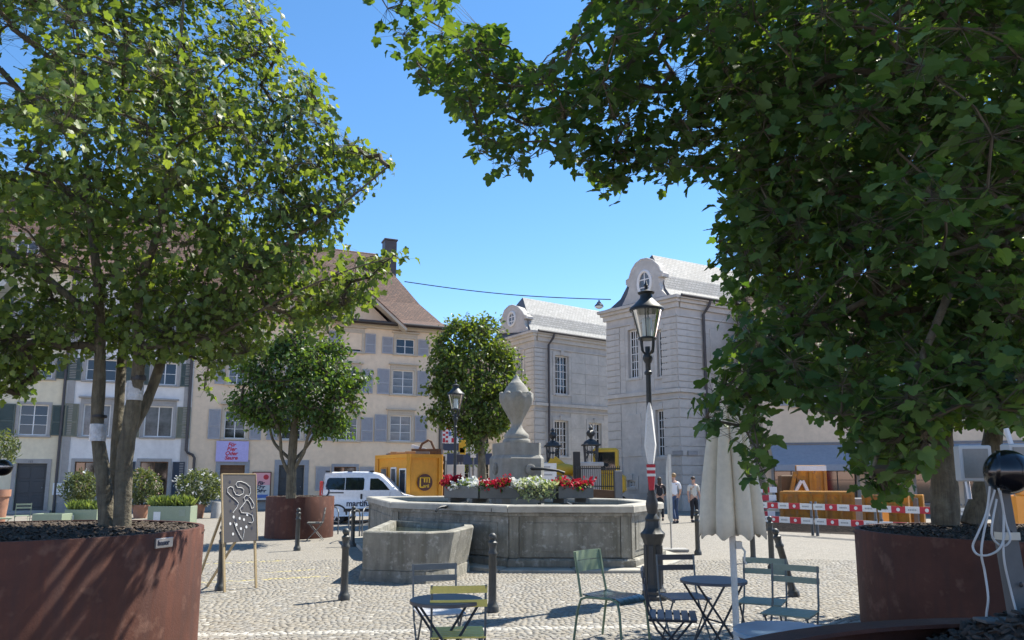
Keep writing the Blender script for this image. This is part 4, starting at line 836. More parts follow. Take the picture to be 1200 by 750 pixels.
# ---- shrubs in pots
def shrub(name, label, cat, c, rx, rz, n, ls, lm, fl=None, nfl=0, fs=.06, stems=7, seed=1, group=None, tmpl=None, hemi=False, t=None):
    rng = np.random.default_rng(seed); t = t or thing(name, label, cat, group=group); c = Vector(c)
    d = rng.normal(0, 1, (n, 3)); d /= np.linalg.norm(d, axis=1)[:, None]; 
    if hemi: d[:, 2] = np.abs(d[:, 2])
    lump = 1 + .16 * np.sin(d[:, 0] * 5 + seed) * np.cos(d[:, 1] * 4 + d[:, 2] * 5)
    r = rng.uniform(.35, 1, n) ** .5 * lump; P = np.array(c) + d * r[:, None] * np.array([rx, rx, rz])
    Rm, sc = leaf_cloud(P, ls, tmpl, .25, -.5, d, rng); emit_leaves(P, Rm, sc, tmpl or oval_leaf(.17), lm, t)
    if fl:
        k = rng.choice(n, nfl, replace=False); Q = np.array(c) + d[k] * (lump[k] * 1.02)[:, None] * np.array([rx, rx, rz]); Q = np.repeat(Q, 5, 0) + rng.normal(0, fs * .5, (nfl * 5, 3))
        Rm, sc = leaf_cloud(Q, fs, petal_leaf(), .2, -.3, None, rng); emit_leaves(Q, Rm, sc, petal_leaf(), fl, t, 'blooms')
    b = MB()
    for k in range(stems):
        a = rng.uniform(0, 6.28); rr = rng.uniform(.2, .7); b.tube([(c.x + .05 * math.cos(a), c.y + .05 * math.sin(a), c.z - rz * 1.05 if not hemi else c.z), (c.x + rx * rr * .5 * math.cos(a), c.y + rx * rr * .5 * math.sin(a), c.z - rz * .3), (c.x + rx * rr * math.cos(a), c.y + rx * rr * math.sin(a), c.z + rz * .4)], [.018, .013, .006], 5)
    b.build('stems', M['twig'], t); return t
def pot(label, px, pyt, pyb, wpx, m='terra'):
    p = gr(px, pyb); Y = p.y; h = (pyb - pyt) * mpp(Y); r = wpx * mpp(Y) / 2; t = thing('flower_pot', label, 'pot', p)
    q = MB(); q.lathe([(r * .72, 0), (r * .92, h * .78), (r * 1.04, h * .79), (r * 1.04, h), (r * .9, h), (r * .86, h * .86)], 20); q.build('pot_wall', M[m], t, smooth=40)
    q = MB(); q.lathe([(0, h * .86), (r * .9, h * .86)], 16, caps=False); q.build('soil', M['soil'], t); return p, h, r
p, h, r = pot('terracotta pot carrying the pink oleander left of the planter box', 164, 592, 607, 19)
shrub('oleander', 'oleander bush with pale pink blooms in terracotta pot beside maple trunks', 'plant', (p.x, p.y, p.z + h + 20 * mpp(p.y)), 20 * mpp(p.y), 21 * mpp(p.y), 1500, .17, M['leaf_o'], M['fl_pink'], 40, .055, seed=3)
p, h, r = pot('terracotta pot carrying the white oleander near the concrete bollard', 231, 591, 607, 17)
shrub('oleander', 'wide oleander bush with white blooms in terracotta pot beside chalk board', 'plant', (p.x, p.y, p.z + h + 18 * mpp(p.y)), 25 * mpp(p.y), 21 * mpp(p.y), 1900, .17, M['leaf_o'], M['fl_white'], 60, .07, seed=5)
p, h, r = pot('terracotta pot under the green oleander by the white house', 91, 593, 606, 18)
shrub('oleander', 'plain green oleander bush with hardly any bloom near the dark front door', 'plant', (p.x, p.y, p.z + h + 19 * mpp(p.y)), 19 * mpp(p.y), 20 * mpp(p.y), 1500, .17, M['leaf_o'], M['fl_white'], 5, .06, seed=8)
shrub('shrub', 'leafy shrub cut by the left edge of the picture', 'plant', at(-4, 528, 22), .55, .62, 900, .15, M['leaf_o'], seed=12)
p, h, r = pot('terracotta pot under the leafy shrub at the left edge', -4, 575, 612, 22)
def planter_box(label, x0, x1, yt, yb, m='boxgreen', depth=.55):
    a, b = gr(x0, yb), gr(x1, yb); Y = a.y; h = (yb - yt) * mpp(Y); L = (b - a).length; ang = math.atan2(b.y - a.y, b.x - a.x); t = thing('planter_box', label, 'planter', a, ang)
    q = MB(); q.cbox(0, L, 0, .04, .03, h, .008); q.cbox(0, L, depth - .04, depth, .03, h, .008); q.cbox(0.002, .04, .042, depth - .042, .03, h, .008); q.cbox(L - .04, L - .002, .042, depth - .042, .03, h, .008); q.box(.05, L - .05, .05, depth - .05, 0, h - .08); q.build('box', M[m], t)
    q = MB(); q.box(.041, L - .041, .041, depth - .041, h - .09, h - .05); q.build('soil', M['soil'], t); return t, a, ang, L, h, Y
def grass_in(label, a, ang, L, h, n, gh, lm, seed, depth=.55, w=.06):
    rng = np.random.default_rng(seed); t = thing('grass_tuft', label, 'plant', (a.x, a.y, h - .05), ang)
    P = np.stack([rng.uniform(.06, L - .06, n), rng.uniform(.06, depth - .06, n), np.zeros(n)], -1); d = rng.normal(0, .32, (n, 3)); d[:, 2] = 1; d /= np.linalg.norm(d, axis=1)[:, None]
    x = np.cross(d, rng.normal(0, 1, (n, 3))); x /= np.linalg.norm(x, axis=1)[:, None]; Rm = np.stack([x, d, np.cross(x, d)], -1)
    emit_leaves(P, Rm, gh * rng.uniform(.6, 1.1, n), oval_leaf(w), lm, t, 'blades'); return t
t, a, ang, L, h, Y = planter_box('grey green planter box with white label beside the maple trunks', 172, 222, 594, 617)
grass_in('light green grass growing in the labelled planter box', a, ang, L, h, 500, .42, M['leaf_g'], 2)
MB().cbox(L * .14, L * .30, -.012, -.002, h * .3, h * .72, .002).build('label_plate', M['white'], t); MB().cbox(L * .74, L * .88, -.012, -.002, h * .5, h * .82, .002).build('label_plate', M['ch_sage'], t)
t, a, ang, L, h, Y = planter_box('pale green planter box in front of the green oleander', 74, 112, 598, 620)
grass_in('yellow green grass heap in the box before the green oleander', a, ang, L, h, 500, .36, M['leaf_g'], 4)
MB().cbox(L * .1, L * .3, -.012, -.002, h * .3, h * .72, .002).build('label_plate', M['white'], t)
t, a, ang, L, h, Y = planter_box('long pale green box in front of the dark front door', 36, 71, 603, 622)
# ================================================================ CORTEN PLANTERS
def planter(label, c, rad, h, flange, label_plate=False, chips=0, csize=.055, mound=.03, seed=1, level=.05, heap=None):
    t = thing('corten_planter', label, 'planter', c); n = 72
    q = MB(); q.lathe([(rad, 0), (rad, h - .006), (rad - .004, h), (rad - flange, h), (rad - flange, h - .012), (rad - .02, h - .02), (rad - .02, h - .4)], n, caps=False); q.build('ring_wall', M['corten'], t, smooth=35)
    q = MB(); N_ = 24; q.lathe([(0.001, h - level + mound)] + [(rad * k / 8, h - level + mound * (1 - (k / 8) ** 2) + .025 * math.sin(k * 2.1)) for k in range(1, 8)] + [(rad - .021, h - level - .005)], N_, caps=False, mod=lambda a, z: 1 + .03 * math.sin(3 * a)); q.build('soil', M['soil'], t, smooth=60)
    if heap: q = MB(); q.lathe([(0.001, heap[3])] + [(heap[2] * k / 6, heap[3] * (1 - (k / 6) ** 2)) for k in range(1, 7)], 24, c=(heap[0], heap[1], h - level), caps=False); q.build('soil_heap', M['soil'], t, smooth=60)
    if chips:
        rng = np.random.default_rng(seed); rr = rad * .97 * np.sqrt(rng.uniform(0, 1, chips)); a = rng.uniform(0, 6.283, chips); z = h - level + .005 + mound * (1 - (rr / rad) ** 2) + rng.uniform(0, .03, chips)
        if heap: dx_, dy_ = rr * np.cos(a) - heap[0], rr * np.sin(a) - heap[1]; dd_ = np.hypot(dx_, dy_); z = z + heap[3] * np.clip(1 - (dd_ / heap[2]) ** 2, 0, 1)
        P = np.stack([rr * np.cos(a), rr * np.sin(a), z], -1); bx_ = np.array([(-1, -1, -1), (1, -1, -1), (1, 1, -1), (-1, 1, -1), (-.8, -.9, 1), (.9, -.8, 1), (.8, .9, 1), (-.9, .8, 1)]) * np.array([.5, .2, .09]); Fx = np.array([(4, 5, 6, 7), (0, 1, 5, 4), (1, 2, 6, 5), (2, 3, 7, 6), (3, 0, 4, 7)])
        Rm, sc = leaf_cloud(P, csize, None, .8, 0, None, rng); V = np.einsum('nij,kj->nki', Rm, bx_) * sc[:, None, None] + P[:, None]
        npmesh('bark_chips', V.reshape(-1, 3), (Fx[None] + (np.arange(chips) * 8)[:, None, None]).reshape(-1, 4), M['chip'], t, kind='stuff')
    return t
CL = (-4.60, 7.08, 0); RL = 1.60
pl = planter('huge round rust planter holding the multi stemmed maple at left', CL, RL, 1.125, .05, chips=2600, seed=2)
# maker's plate on its rim
th = math.atan2(.55 - .06, .84); d = ray(192, 636); bd = Vector((d.x, d.y)).normalized(); cc = Vector(CL[:2]); b_ = -bd.dot(cc); disc = b_ * b_ - (cc.dot(cc) - (RL + .004) ** 2); tt = -b_ - math.sqrt(disc); hit = bd * tt; an = math.atan2(hit.y - cc.y, hit.x - cc.x)
pz = CAMH + d.z * tt / math.hypot(d.x, d.y)
mx = Matrix.Translation((RL * math.cos(an), RL * math.sin(an), pz)) @ Matrix.Rotation(an + R(90), 4, 'Z')
q = MB(); q.cbox(-.105, .105, -.012, .012, -.042, .042, .003); o = q.build('maker_plate', M['steel'], pl); o.matrix_local = mx
text_mesh('lettering', 'bauer', .062, M['ink'], o, Matrix.Translation((-.012, -.014, 0)) @ Matrix.Rotation(R(90), 4, 'X'), bold=.0015)
CMp = gr(339, 632); planter('middle rust planter holding the rounded hornbeam', (CMp.x, CMp.y + .9, 0), .915, 1.10, .04, chips=300)
tl = gr(1008, 727); CRx = Vector((tl.x, tl.y)); ud = Vector((ray(1004, 640).x, ray(1004, 640).y)).normalized(); nn = Vector((ud.y, -ud.x)); RR = 1.62
CR = CRx + nn * RR; planter('right rust planter with the two stemmed maple beside red and white boards', (CR.x, CR.y, 0), RR, 1.035, .05, chips=2600, seed=5)
planter('near rust planter in the bottom right corner with bark mulch', (1.62, 1.10, 0), 1.5, 1.135, .10, chips=11000, csize=.034, mound=.0, seed=9, level=.15, heap=(.12, 1.08, .60, .22))
# ================================================================ FOUNTAIN
fp = [(-.05, 13.5), (2.1, 13.45), (2.98, 15.25), (2.75, 17.4), (1.2, 19.2), (-1.4, 20.6), (-3.75, 19.9), (-2.42, 15.45)]
FO = thing('fountain', 'large octagonal grey stone fountain basin in the middle of square', 'fountain', (0, 0, 0))
zr = 1.115
def ringseg(Pi, Po, i, z0, z1, gap=.006, c=0):
    n = len(Pi); a, b = Vector(Po[i]), Vector(Po[(i + 1) % n]); d, e = Vector(Pi[i]), Vector(Pi[(i + 1) % n]); u = (b - a).normalized() * gap
    return [tuple(a + u), tuple(b - u), tuple(e - u), tuple(d + u)]
def prismc(poly, z0, z1, c, m, name, par):       # prism with a softened top edge
    P1 = offset_poly(poly, -c); q = MB(); n = 4
    q.add([(*p, z0) for p in poly] + [(*p, z1 - c) for p in poly] + [(*p, z1) for p in P1], [tuple(range(n - 1, -1, -1)), tuple(range(2 * n, 3 * n))] + [(i + k * n, (i + 1) % n + k * n, (i + 1) % n + (k + 1) * n, i + (k + 1) * n) for k in range(2) for i in range(n)]); return q.build(name, m, par)
Pin = offset_poly(fp, -.30); Pcore = offset_poly(fp, -.035); Ppl = offset_poly(fp, .10); Pst = offset_poly(fp, .48)
q = MB(); q.add([(*p, .0) for p in Pcore] + [(*p, zr - .13) for p in Pcore] + [(*p, zr - .13) for p in Pin] + [(*p, .45) for p in Pin], [(i + k * 8, (i + 1) % 8 + k * 8, (i + 1) % 8 + (k + 1) * 8, i + (k + 1) * 8) for k in range(3) for i in range(8)] + [tuple(range(24, 32))]); q.build('basin_core', M['fstone'], FO)
for i in range(8):
    a, b = Vector(fp[i]), Vector(fp[(i + 1) % 8]); L = (b - a).length; u = (b - a).normalized(); nrm = Vector((u.y, -u.x)); ang = math.atan2(u.y, u.x)
    mxf = Matrix.Translation((a.x, a.y, 0)) @ Matrix.Rotation(ang, 4, 'Z')
    w = .17; q = MB(); q.cbox(w + .012, L - w - .012, -.008, .06, .20, zr - .185, .012); o = q.build('stone_panel', M['fstone'], FO); o.matrix_local = mxf
    q = MB(); q.cbox(w + .10, L - w - .10, -.020, .0, .30, zr - .30, .012); o2 = q.build('raised_field', M['fstone'], o)
    for s0 in (0.004, L - w): q = MB(); q.cbox(s0, s0 + w - .004, -.026, .06, .19, zr - .185, .012); o = q.build('corner_stone', M['fstone'], FO); o.matrix_local = mxf
    prismc(ringseg(offset_poly(fp, -.33), offset_poly(fp, .085), i, 0, 0), zr - .125, zr, .022, M['fstone2'], 'coping_stone', FO)
    prismc(ringseg(offset_poly(fp, -.02), offset_poly(fp, .045), i, 0, 0, .003), zr - .19, zr - .127, .012, M['fstone'], 'moulding', FO)
    prismc(ringseg(offset_poly(fp, -.02), Ppl, i, 0, 0), .055, .19, .03, M['fstone'], 'plinth_stone', FO)
    nst = max(2, int(L / 1.1))
    for k in range(nst):
        o_, e_ = Vector(Pst[i]), Vector(Pst[(i + 1) % 8]); i0, i1 = Vector(fp[i]), Vector(fp[(i + 1) % 8]); f0, f1 = k / nst + .004, (k + 1) / nst - .004
        prismc([tuple(o_.lerp(e_, f0)), tuple(o_.lerp(e_, f1)), tuple(i0.lerp(i1, f1)), tuple(i0.lerp(i1, f0))], -.02, .052 + random.uniform(-.006, .012), .015, M['fstone2'], 'step_slab', FO)
q = MB(); q.add([(*p, .98) for p in Pin], [tuple(range(8))]); q.build('water', M['water'], FO)
# iron bearers under the flower boxes
# pedestal
PC = Vector((.10, 16.6)); rotp = R(24); pm = Matrix.Translation((PC.x, PC.y, 0)) @ Matrix.Rotation(rotp, 4, 'Z')
def chsq(a, c): return [(-a + c, -a), (a - c, -a), (a, -a + c), (a, a - c), (a - c, a), (-a + c, a), (-a, a - c), (-a, -a + c)]
q = MB(); q.prism(chsq(.50, .14), .4, 2.02); q.prism(chsq(.50, .14), 2.02, 2.09, top=chsq(.455, .12)); o = q.build('pedestal', M['urn'], FO); o.matrix_local = pm
q = MB(); q.prism(chsq(.44, .10), 2.092, 2.36); o = q.build('pedestal_cap', M['urn'], FO); o.matrix_local = pm
q = MB(); q.lathe([(.0, -.0), (.12, .0), (.12, .04), (.09, .05), (0, .05)], 16); o = q.build('spout_boss', M['urn'], FO); o.matrix_local = pm @ Matrix.Translation((.1, -.50, 1.78)) @ Matrix.Rotation(R(90), 4, 'X')
q = MB(); q.lathe([(.0, -.0), (.14, .0), (.12, .04), (0, .05)], 16); o = q.build('spout_boss', M['fstone'], FO); o.matrix_local = pm @ Matrix.Translation((-.50, .0, 1.80)) @ Matrix.Rotation(R(-90), 4, 'Y')
q = MB(); q.tube([pm @ Vector((.1, -.52, 1.80)), pm @ Vector((.3, -.72, 1.79)), pm @ Vector((.62, -.82, 1.75)), pm @ Vector((.74, -.86, 1.70))], [.04, .03, .026, .034], 8); q.build('water_spout', M['iron'], FO, smooth=60)
tw = lambda t, z: 1 + (.055 * math.sin(9 * t + 5.5 * z) if .38 < z < 1.02 else 0) + (.035 * math.sin(8 * t + .4) if z >= 1.02 and z < 1.2 else 0)
q = MB(); q.lathe([(.33, 0), (.34, .04), (.33, .08), (.29, .10), (.31, .15), (.29, .20), (.22, .26), (.16, .33), (.125, .40), (.14, .46), (.165, .52), (.21, .60), (.27, .70), (.33, .80), (.385, .90), (.41, .98), (.415, 1.04), (.40, 1.10), (.34, 1.10), (.30, 1.02), (.0, .98)], 48, mod=lambda t, z: .91 * tw(t, z)); o = q.build('urn', M['urn'], FO, smooth=50, loc=(PC.x, PC.y, 2.36))
for k in range(8):
    a = 2 * math.pi * k / 8 + .2; q = MB(); q.ellip((PC.x + .335 * math.cos(a), PC.y + .335 * math.sin(a), 2.36 + 1.09), .062, .062, .058, 10, 6); q.build('scroll', M['urn'], FO, smooth=60)
q = MB(); q.lathe([(.29, 1.0), (.30, 1.12), (.26, 1.20), (.25, 1.22), (.22, 1.28), (.20, 1.285), (.16, 1.35), (.14, 1.36), (.09, 1.43), (.06, 1.46), (.045, 1.50), (.02, 1.54), (0, 1.55)], 32); q.build('urn_lid', M['urn'], FO, smooth=30, loc=(PC.x, PC.y, 2.36))
def spout(px, py, Y, dirv, ln=.26):
    p = at(px, py, Y); d = Vector(dirv).normalized(); q = MB(); q.tube([p, p + d * ln * .5, p + d * ln * .9 + Vector((0, 0, -.03)), p + d * ln + Vector((0, 0, -.08))], [.035, .025, .02, .024], 8); q.lathe([(0, 0), (.05, 0), (.05, .02), (0, .02)], 10, c=(p.x, p.y, p.z)); q.build('water_spout', M['iron'], FO, smooth=60)
spout(522, 594, 14.35, (-.6, -.8, 0)); spout(756, 592, 14.9, (.9, -.44, 0), .2)
# trough
TR = thing('stone_trough', 'low angular stone trough at the left foot of the fountain', 'trough')
tp = [(-2.36, 12.02), (-1.33, 11.74), (-.92, 12.05), (-.67, 13.25), (-.72, 13.92), (-2.44, 15.2)]
ti = offset_poly(tp, -.16); tb = offset_poly(tp, -.02); tpl = offset_poly(tp, .07); zt = .765
low = [((p[0] - .0) if p[0] < -1.5 else p[0] - .10 * (1 if p[0] > -1.2 else .0), p[1] + .02) for p in tp]
n = 6; q = MB(); q.add([(*p, .17) for p in low] + [(*p, zt - .02) for p in tp] + [(*p, zt) for p in offset_poly(tp, -.02)] + [(*p, zt) for p in ti] + [(*p, .35) for p in offset_poly(ti, -.05)], [tuple(range(n - 1, -1, -1))] + [(i + k * n, (i + 1) % n + k * n, (i + 1) % n + (k + 1) * n, i + (k + 1) * n) for k in range(4) for i in range(n)] + [tuple(range(4 * n, 5 * n))]); q.build('trough_body', M['fstone'], TR)
q = MB(); q.prism(offset_poly(low, .05), -.02, .165, top=offset_poly(low, .02)); q.build('trough_foot', M['fstone'], TR)
q = MB(); q.add([(*p, .66) for p in offset_poly(ti, -.008)], [tuple(range(n))]); q.build('water', M['water'], TR)
b0 = gr(676, 666); q = MB(); q.cbox(b0.x - .24, b0.x + .2, b0.y, b0.y + .36, -.02, .21, .03); tag(q.build('stone_block', M['fstone']), 'loose step stone at the foot of fountain beside the green armless chair', 'stone')
# flower boxes on the basin
def flowerbox(label, a, b, z, h=.25, d=.42):
    a, b = Vector(a), Vector(b); u = (b - a); L = u.length; ang = math.atan2(u.y, u.x); t = thing('flower_box', label, 'flower box', (a.x, a.y, z), ang)
    q = MB(); q.cbox(0, L, 0, .035, 0, h, .008); q.build('side_plank', M['boxgrey'], t); q = MB(); q.cbox(0, L, d - .035, d, 0, h, .008); q.build('side_plank', M['boxgrey'], t)
    for s0 in (.002, L - .037): q = MB(); q.cbox(s0, s0 + .035, .037, d - .037, 0, h, .008); q.build('end_plank', M['boxgrey'], t)
    q = MB(); q.box(.038, L - .038, .037, d - .037, .01, h - .04); q.build('soil', M['soil'], t)
    q = MB(); 
    for f in (.18, .82): q.box(L * f - .04, L * f + .04, -.02, d + .02, -.09, -.002)
    q.build('bearer', M['boxgrey'], t); return t, ang
B1a, B1b, B2a, B2b, B3a, B3b = (-1.42, 15.75), (-.68, 15.02), (-.64, 14.98), (.88, 14.98), (.93, 15.0), (1.66, 15.35)
zb = 1.19
for l_, a, b in (('slate flower box turned left on the basin, white flowers', B1a, B1b), ('long slate flower box facing front on the fountain basin', B2a, B2b), ('slate flower box at right end of the fountain row', B3a, B3b)): flowerbox(l_, a, b, zb)
# iron beams bridging the basin carry the boxes
for x in (-1.1, -.35, .55, 1.25): q = MB(); q.box(x - .03, x + .03, 13.65 if x > -.6 else 14.5, 19.6 if abs(x) < .9 else 18.6, zr - .02 - .10, zr - .02 - .04); q.build('iron_beam', M['iron'], FO)
for x in (-1.1, -.35, .55, 1.25): q = MB(); q.box(x - .03, x + .03, 15.15, 15.35, zr - .06, zb - .09); q.build('beam_post', M['iron'], FO)
def flowers(label, a, b, f0, f1, kind, seed, rise=.12, n=520, trail=False):
    rng = np.random.default_rng(seed); a, b = Vector(a), Vector(b); u = (b - a); L = u.length; u.normalize(); nv = Vector((-u.y, u.x)); t = thing('flower_plant', label, 'flowers')
    s = rng.uniform(f0, f1, n) * L; w = rng.uniform(-.02 if not trail else -.12, .40, n); z = zb + .17 + rise * rng.uniform(0, 1, n) ** .7 * (1 + .35 * np.sin(s * 9 + seed))
    if trail: z = np.where(w < .05, zb + .30 - rng.uniform(0, .30, n), z)
    P = np.stack([a.x + u.x * s + nv.x * w, a.y + u.y * s + nv.y * w, z], -1); Rm, sc = leaf_cloud(P, .085, None, .4, -.2, None, rng)
    emit_leaves(P, Rm, sc, oval_leaf(.3), M['leaf_y'] if trail else M['leaf_g' if kind == 'fl_white' else 'leaf_h'], t)
    if kind:
        m_ = 70; s = rng.uniform(f0, f1, m_) * L; w = rng.uniform(-.05, .38, m_); z = zb + .20 + rise * rng.uniform(.25, 1, m_) * (1 + .3 * np.sin(s * 9 + seed)); Q = np.stack([a.x + u.x * s + nv.x * w, a.y + u.y * s + nv.y * w, z], -1)
        Q = np.repeat(Q, 9, 0) + rng.normal(0, .035, (m_ * 9, 3)); Rm, sc = leaf_cloud(Q, .06, None, .5, -.3, None, rng); emit_leaves(Q, Rm, sc, petal_leaf(), M[kind], t, 'blooms')
flowers('small red flower clump at far left end of the boxes', B1a, B1b, .0, .16, 'fl_red', 1, .16, 120)
flowers('white flowers filling the left turned box', B1a, B1b, .18, 1, 'fl_white', 2, .14)
flowers('wide red geraniums at left of the long front box', B2a, B2b, .0, .40, 'fl_red', 3, .14)
flowers('white flowers right of the red geraniums in long box', B2a, B2b, .38, .98, 'fl_white', 4, .16)
flowers('pale yellow green foliage trailing over the long box', B2a, B2b, .50, 1.0, None, 5, .18, 900, True)
flowers('red geraniums in the right end box', B3a, B3b, .0, .95, 'fl_red', 6, .14)
# ================================================================ LAMP POSTS
def lamp_post(label, base, H=4.02, rich=True):
    t = thing('street_lamp', label, 'street lamp', base); k = H / 4.02
    oct_ = lambda t_, z: 1 + .05 * math.cos(8 * t_)
    q = MB(); q.lathe([(.175, 0), (.175, .05), (.155, .07), (.155, .11), (.13, .14), (.118, .16), (.115, .72), (.125, .74), (.135, .78), (.155, .82), (.16, .86), (.12, .90), (.10, .94), (.09, 1.02)], 32, mod=oct_)
    for j in range(8):
        a = 2 * math.pi * j / 8 + .39; q.box(-.028, .028, .108, .124, .20, .70, mx=Matrix.Rotation(a, 4, 'Z'))
    q.build('plinth', M['iron'], t, smooth=35)
    q = MB(); q.lathe([(.09, 1.02), (.10, 1.05), (.085, 1.08), (.06, 1.12), (.075, 1.18), (.085, 1.24), (.075, 1.30), (.055, 1.36), (.06, 1.38), (.046, 1.42), (.040, 2.2), (.036, 3.02), (.055, 3.03), (.055, 3.06), (.038, 3.08), (.038, 3.18), (.062, 3.22), (.075, 3.26), (.062, 3.30), (.036, 3.34), (.036, 3.42)], 20); q.build('shaft', M['iron'], t, smooth=40)
    q = MB()
    for j in range(4):
        a = 2 * math.pi * j / 4 + .5; c, s = math.cos(a), math.sin(a); q.tube([(c * .03, s * .03, 3.30), (c * .10, s * .10, 3.36), (c * .115, s * .115, 3.46), (c * .118, s * .118, 3.53)], .014, 6)
    q.lathe([(.125, 3.52), (.132, 3.535), (.125, 3.55)], 24); q.build('lantern_bracket', M['iron'], t)
    q = MB(); q.lathe([(.12, 3.55), (.215, 3.93)], 32, caps=False); gl = q.build('lantern_glass', M['lglass'], t, smooth=60)
    q = MB()
    for j in range(6):
        a = 2 * math.pi * j / 6 + .25; c, s = math.cos(a), math.sin(a); q.tube([(c * .121, s * .121, 3.55), (c * .217, s * .217, 3.93)], .007, 4)
    q.lathe([(.21, 3.925), (.235, 3.93), (.235, 3.95), (.21, 3.955)], 32); q.build('lantern_frame', M['iron'], t)
    q = MB(); q.lathe([(.065, 3.56), (.068, 3.8), (.05, 3.83), (0, 3.84)], 16); q.build('mantle', M['mantle'], t, smooth=50)
    q = MB(); q.lathe([(.245, 3.952), (.235, 3.975), (.17, 4.03), (.115, 4.09), (.09, 4.12), (.085, 4.17), (.115, 4.185), (.12, 4.20), (.06, 4.225), (.03, 4.24), (.022, 4.28), (.035, 4.30), (.02, 4.33), (.008, 4.37), (0, 4.38)], 28); q.build('lantern_cap', M['iron'], t, smooth=45)
    return t
p = gr(767, 702); L1 = lamp_post('tall black cast iron lamp post with glass lantern in front of pavilion', p, 4.02)
p2 = at(533, 560, 19.6); L2 = lamp_post('distant black lamp post with lantern in front of the lime tree', (p2.x, 19.6, 0), 4.02); L2.scale = (.96, .96, .96)
# folded street banner on the post: two white cloth faces with a red foot
t = thing('banner_sign', 'narrow white and red banner hung on the near lamp post, seen edge on', 'banner', (p.x, p.y, 0), 0)
va = math.atan2(p.y, p.x)
def folded(z0, z1, wide, mi, name, m):
    q = MB(); c_, s_ = math.cos(va), math.sin(va)
    def P(u, v, z): return (c_ * u - s_ * v, s_ * u + c_ * v, z)          # u away from the viewer, v sideways
    zs = [z0, z0 + (z1 - z0) * .35, z1]; 
    for sg in (-1, 1):
        q.add([P(-.36, sg * .030, zs[0]), P(.30, sg * .046, zs[0] + .02), P(.32, sg * .085, zs[1]), P(-.36, sg * wide, zs[1]), P(.30, sg * .045, zs[2]), P(-.34, sg * .012, zs[2] + .05)], [(0, 1, 2, 3), (3, 2, 4, 5)])
    q.add([P(-.36, -.03, zs[0]), P(-.36, .03, zs[0]), P(-.36, wide, zs[1]), P(-.36, -wide, zs[1]), P(-.34, .012, zs[2] + .05), P(-.34, -.012, zs[2] + .05)], [(0, 1, 2, 3), (3, 2, 4, 5)])
    o = q.build(name, m, t); return o
folded(1.78, 2.55, .062, 0, 'cloth', M['white']); q = MB(); c_, s_ = math.cos(va), math.sin(va)
def Pb(u, v, z): return (c_ * u - s_ * v, s_ * u + c_ * v, z)
for sg in (-1, 1): q.add([Pb(-.37, sg * .030, 1.44), Pb(.30, sg * .042, 1.46), Pb(.31, sg * .062, 1.775), Pb(-.37, sg * .060, 1.775)], [(0, 1, 2, 3)])
q.add([Pb(-.37, -.03, 1.44), Pb(-.37, .03, 1.44), Pb(-.37, .060, 1.775), Pb(-.37, -.060, 1.775)], [(0, 1, 2, 3)]); q.build('red_foot', M['red'], t)
q = MB(); 
for z in (1.62, 1.70): 
    for sg in (-1, 1): q.add([Pb(-.375, sg * .05, z), Pb(.3, sg * .058, z), Pb(.3, sg * .062, z + .035), Pb(-.375, sg * .056, z + .035)], [(0, 1, 2, 3)])
    q.add([Pb(-.376, -.05, z), Pb(-.376, .05, z), Pb(-.376, .056, z + .035), Pb(-.376, -.056, z + .035)], [(0, 1, 2, 3)])
q.build('white_band', M['white'], t)
# beach flag on a weighted foot behind it
f0 = gr(788, 646); t = thing('flag_stand', 'slim grey flag on a pole with flat weighted foot beside people', 'flag', f0)
q = MB(); q.tube([(-.02, 0, .05), (-.02, 0, 1.3), (-.03, 0, 2.1)], .018, 6); q.build('pole', M['steel'], t); q = MB(); q.cbox(-.28, .32, -.2, .2, 0, .06, .01); q.build('foot_plate', M['concrete'], t)
q = MB(); va2 = math.atan2(f0.y, f0.x) + .12; c2, s2 = math.cos(va2), math.sin(va2)
pf = [(-.02, .62), (.42, .70), (.60, 1.2), (.52, 1.75), (.2, 2.08), (-.02, 2.12)]
q.add([(c2 * u - s2 * v, s2 * u + c2 * v, z) for v in (-.03, .03) for u, z in pf], [tuple(range(6)), tuple(range(11, 5, -1))] + [(i, (i + 1) % 6, 6 + (i + 1) % 6, 6 + i) for i in range(6)]); q.build('flag_cloth', M['paper'], t)
# ================================================================ BOLLARDS
def bollard_proto(label, loc):
    t = thing('bollard', label, 'bollard', loc, 0, 'cast iron bollards around the fountain')
    q = MB(); q.lathe([(.078, 0), (.078, .06), (.066, .075), (.055, .10), (.050, .13), (.046, .66), (.058, .675), (.058, .70), (.045, .72), (.048, .78), (.058, .80), (.058, .82), (.036, .835), (.030, .85)], 18); q.build('post', M['bollard'], t, smooth=40)
    q = MB(); q.lathe([(.030, .85), (.044, .865), (.05, .885), (.044, .91), (.02, .93), (0, .935)], 16); q.build('knob', M['bollard'], t, smooth=60); return t
bl = [((403, 703), 'black bollard standing left of the stone trough, nearest to the trough'), ((348, 645), 'black bollard in front of the middle rust planter'), ((258, 692), 'black bollard hidden partly behind the chalk board'), ((413, 640), 'black bollard between the white van and the stone trough'), ((577, 717), 'black bollard beside the yellow bistro chair'), ((818, 650), 'black bollard showing under the left side of parasol'), ((883, 659), 'black bollard showing at right of the parasol pole'), ((905, 668), 'upright black bollard left of the leaning one')]
b0 = None
for (px, py), lb in bl:
    loc = gr(px, py)
    if b0 is None: b0 = bollard_proto(lb, loc)
    else: dup(b0, None, loc, random.uniform(0, 3), lb)
o = dup(b0, None, gr(931, 699), 0, 'leaning black bollard tilted to the left beside sage chairs'); o.rotation_euler = (R(-3), R(-13), 0)
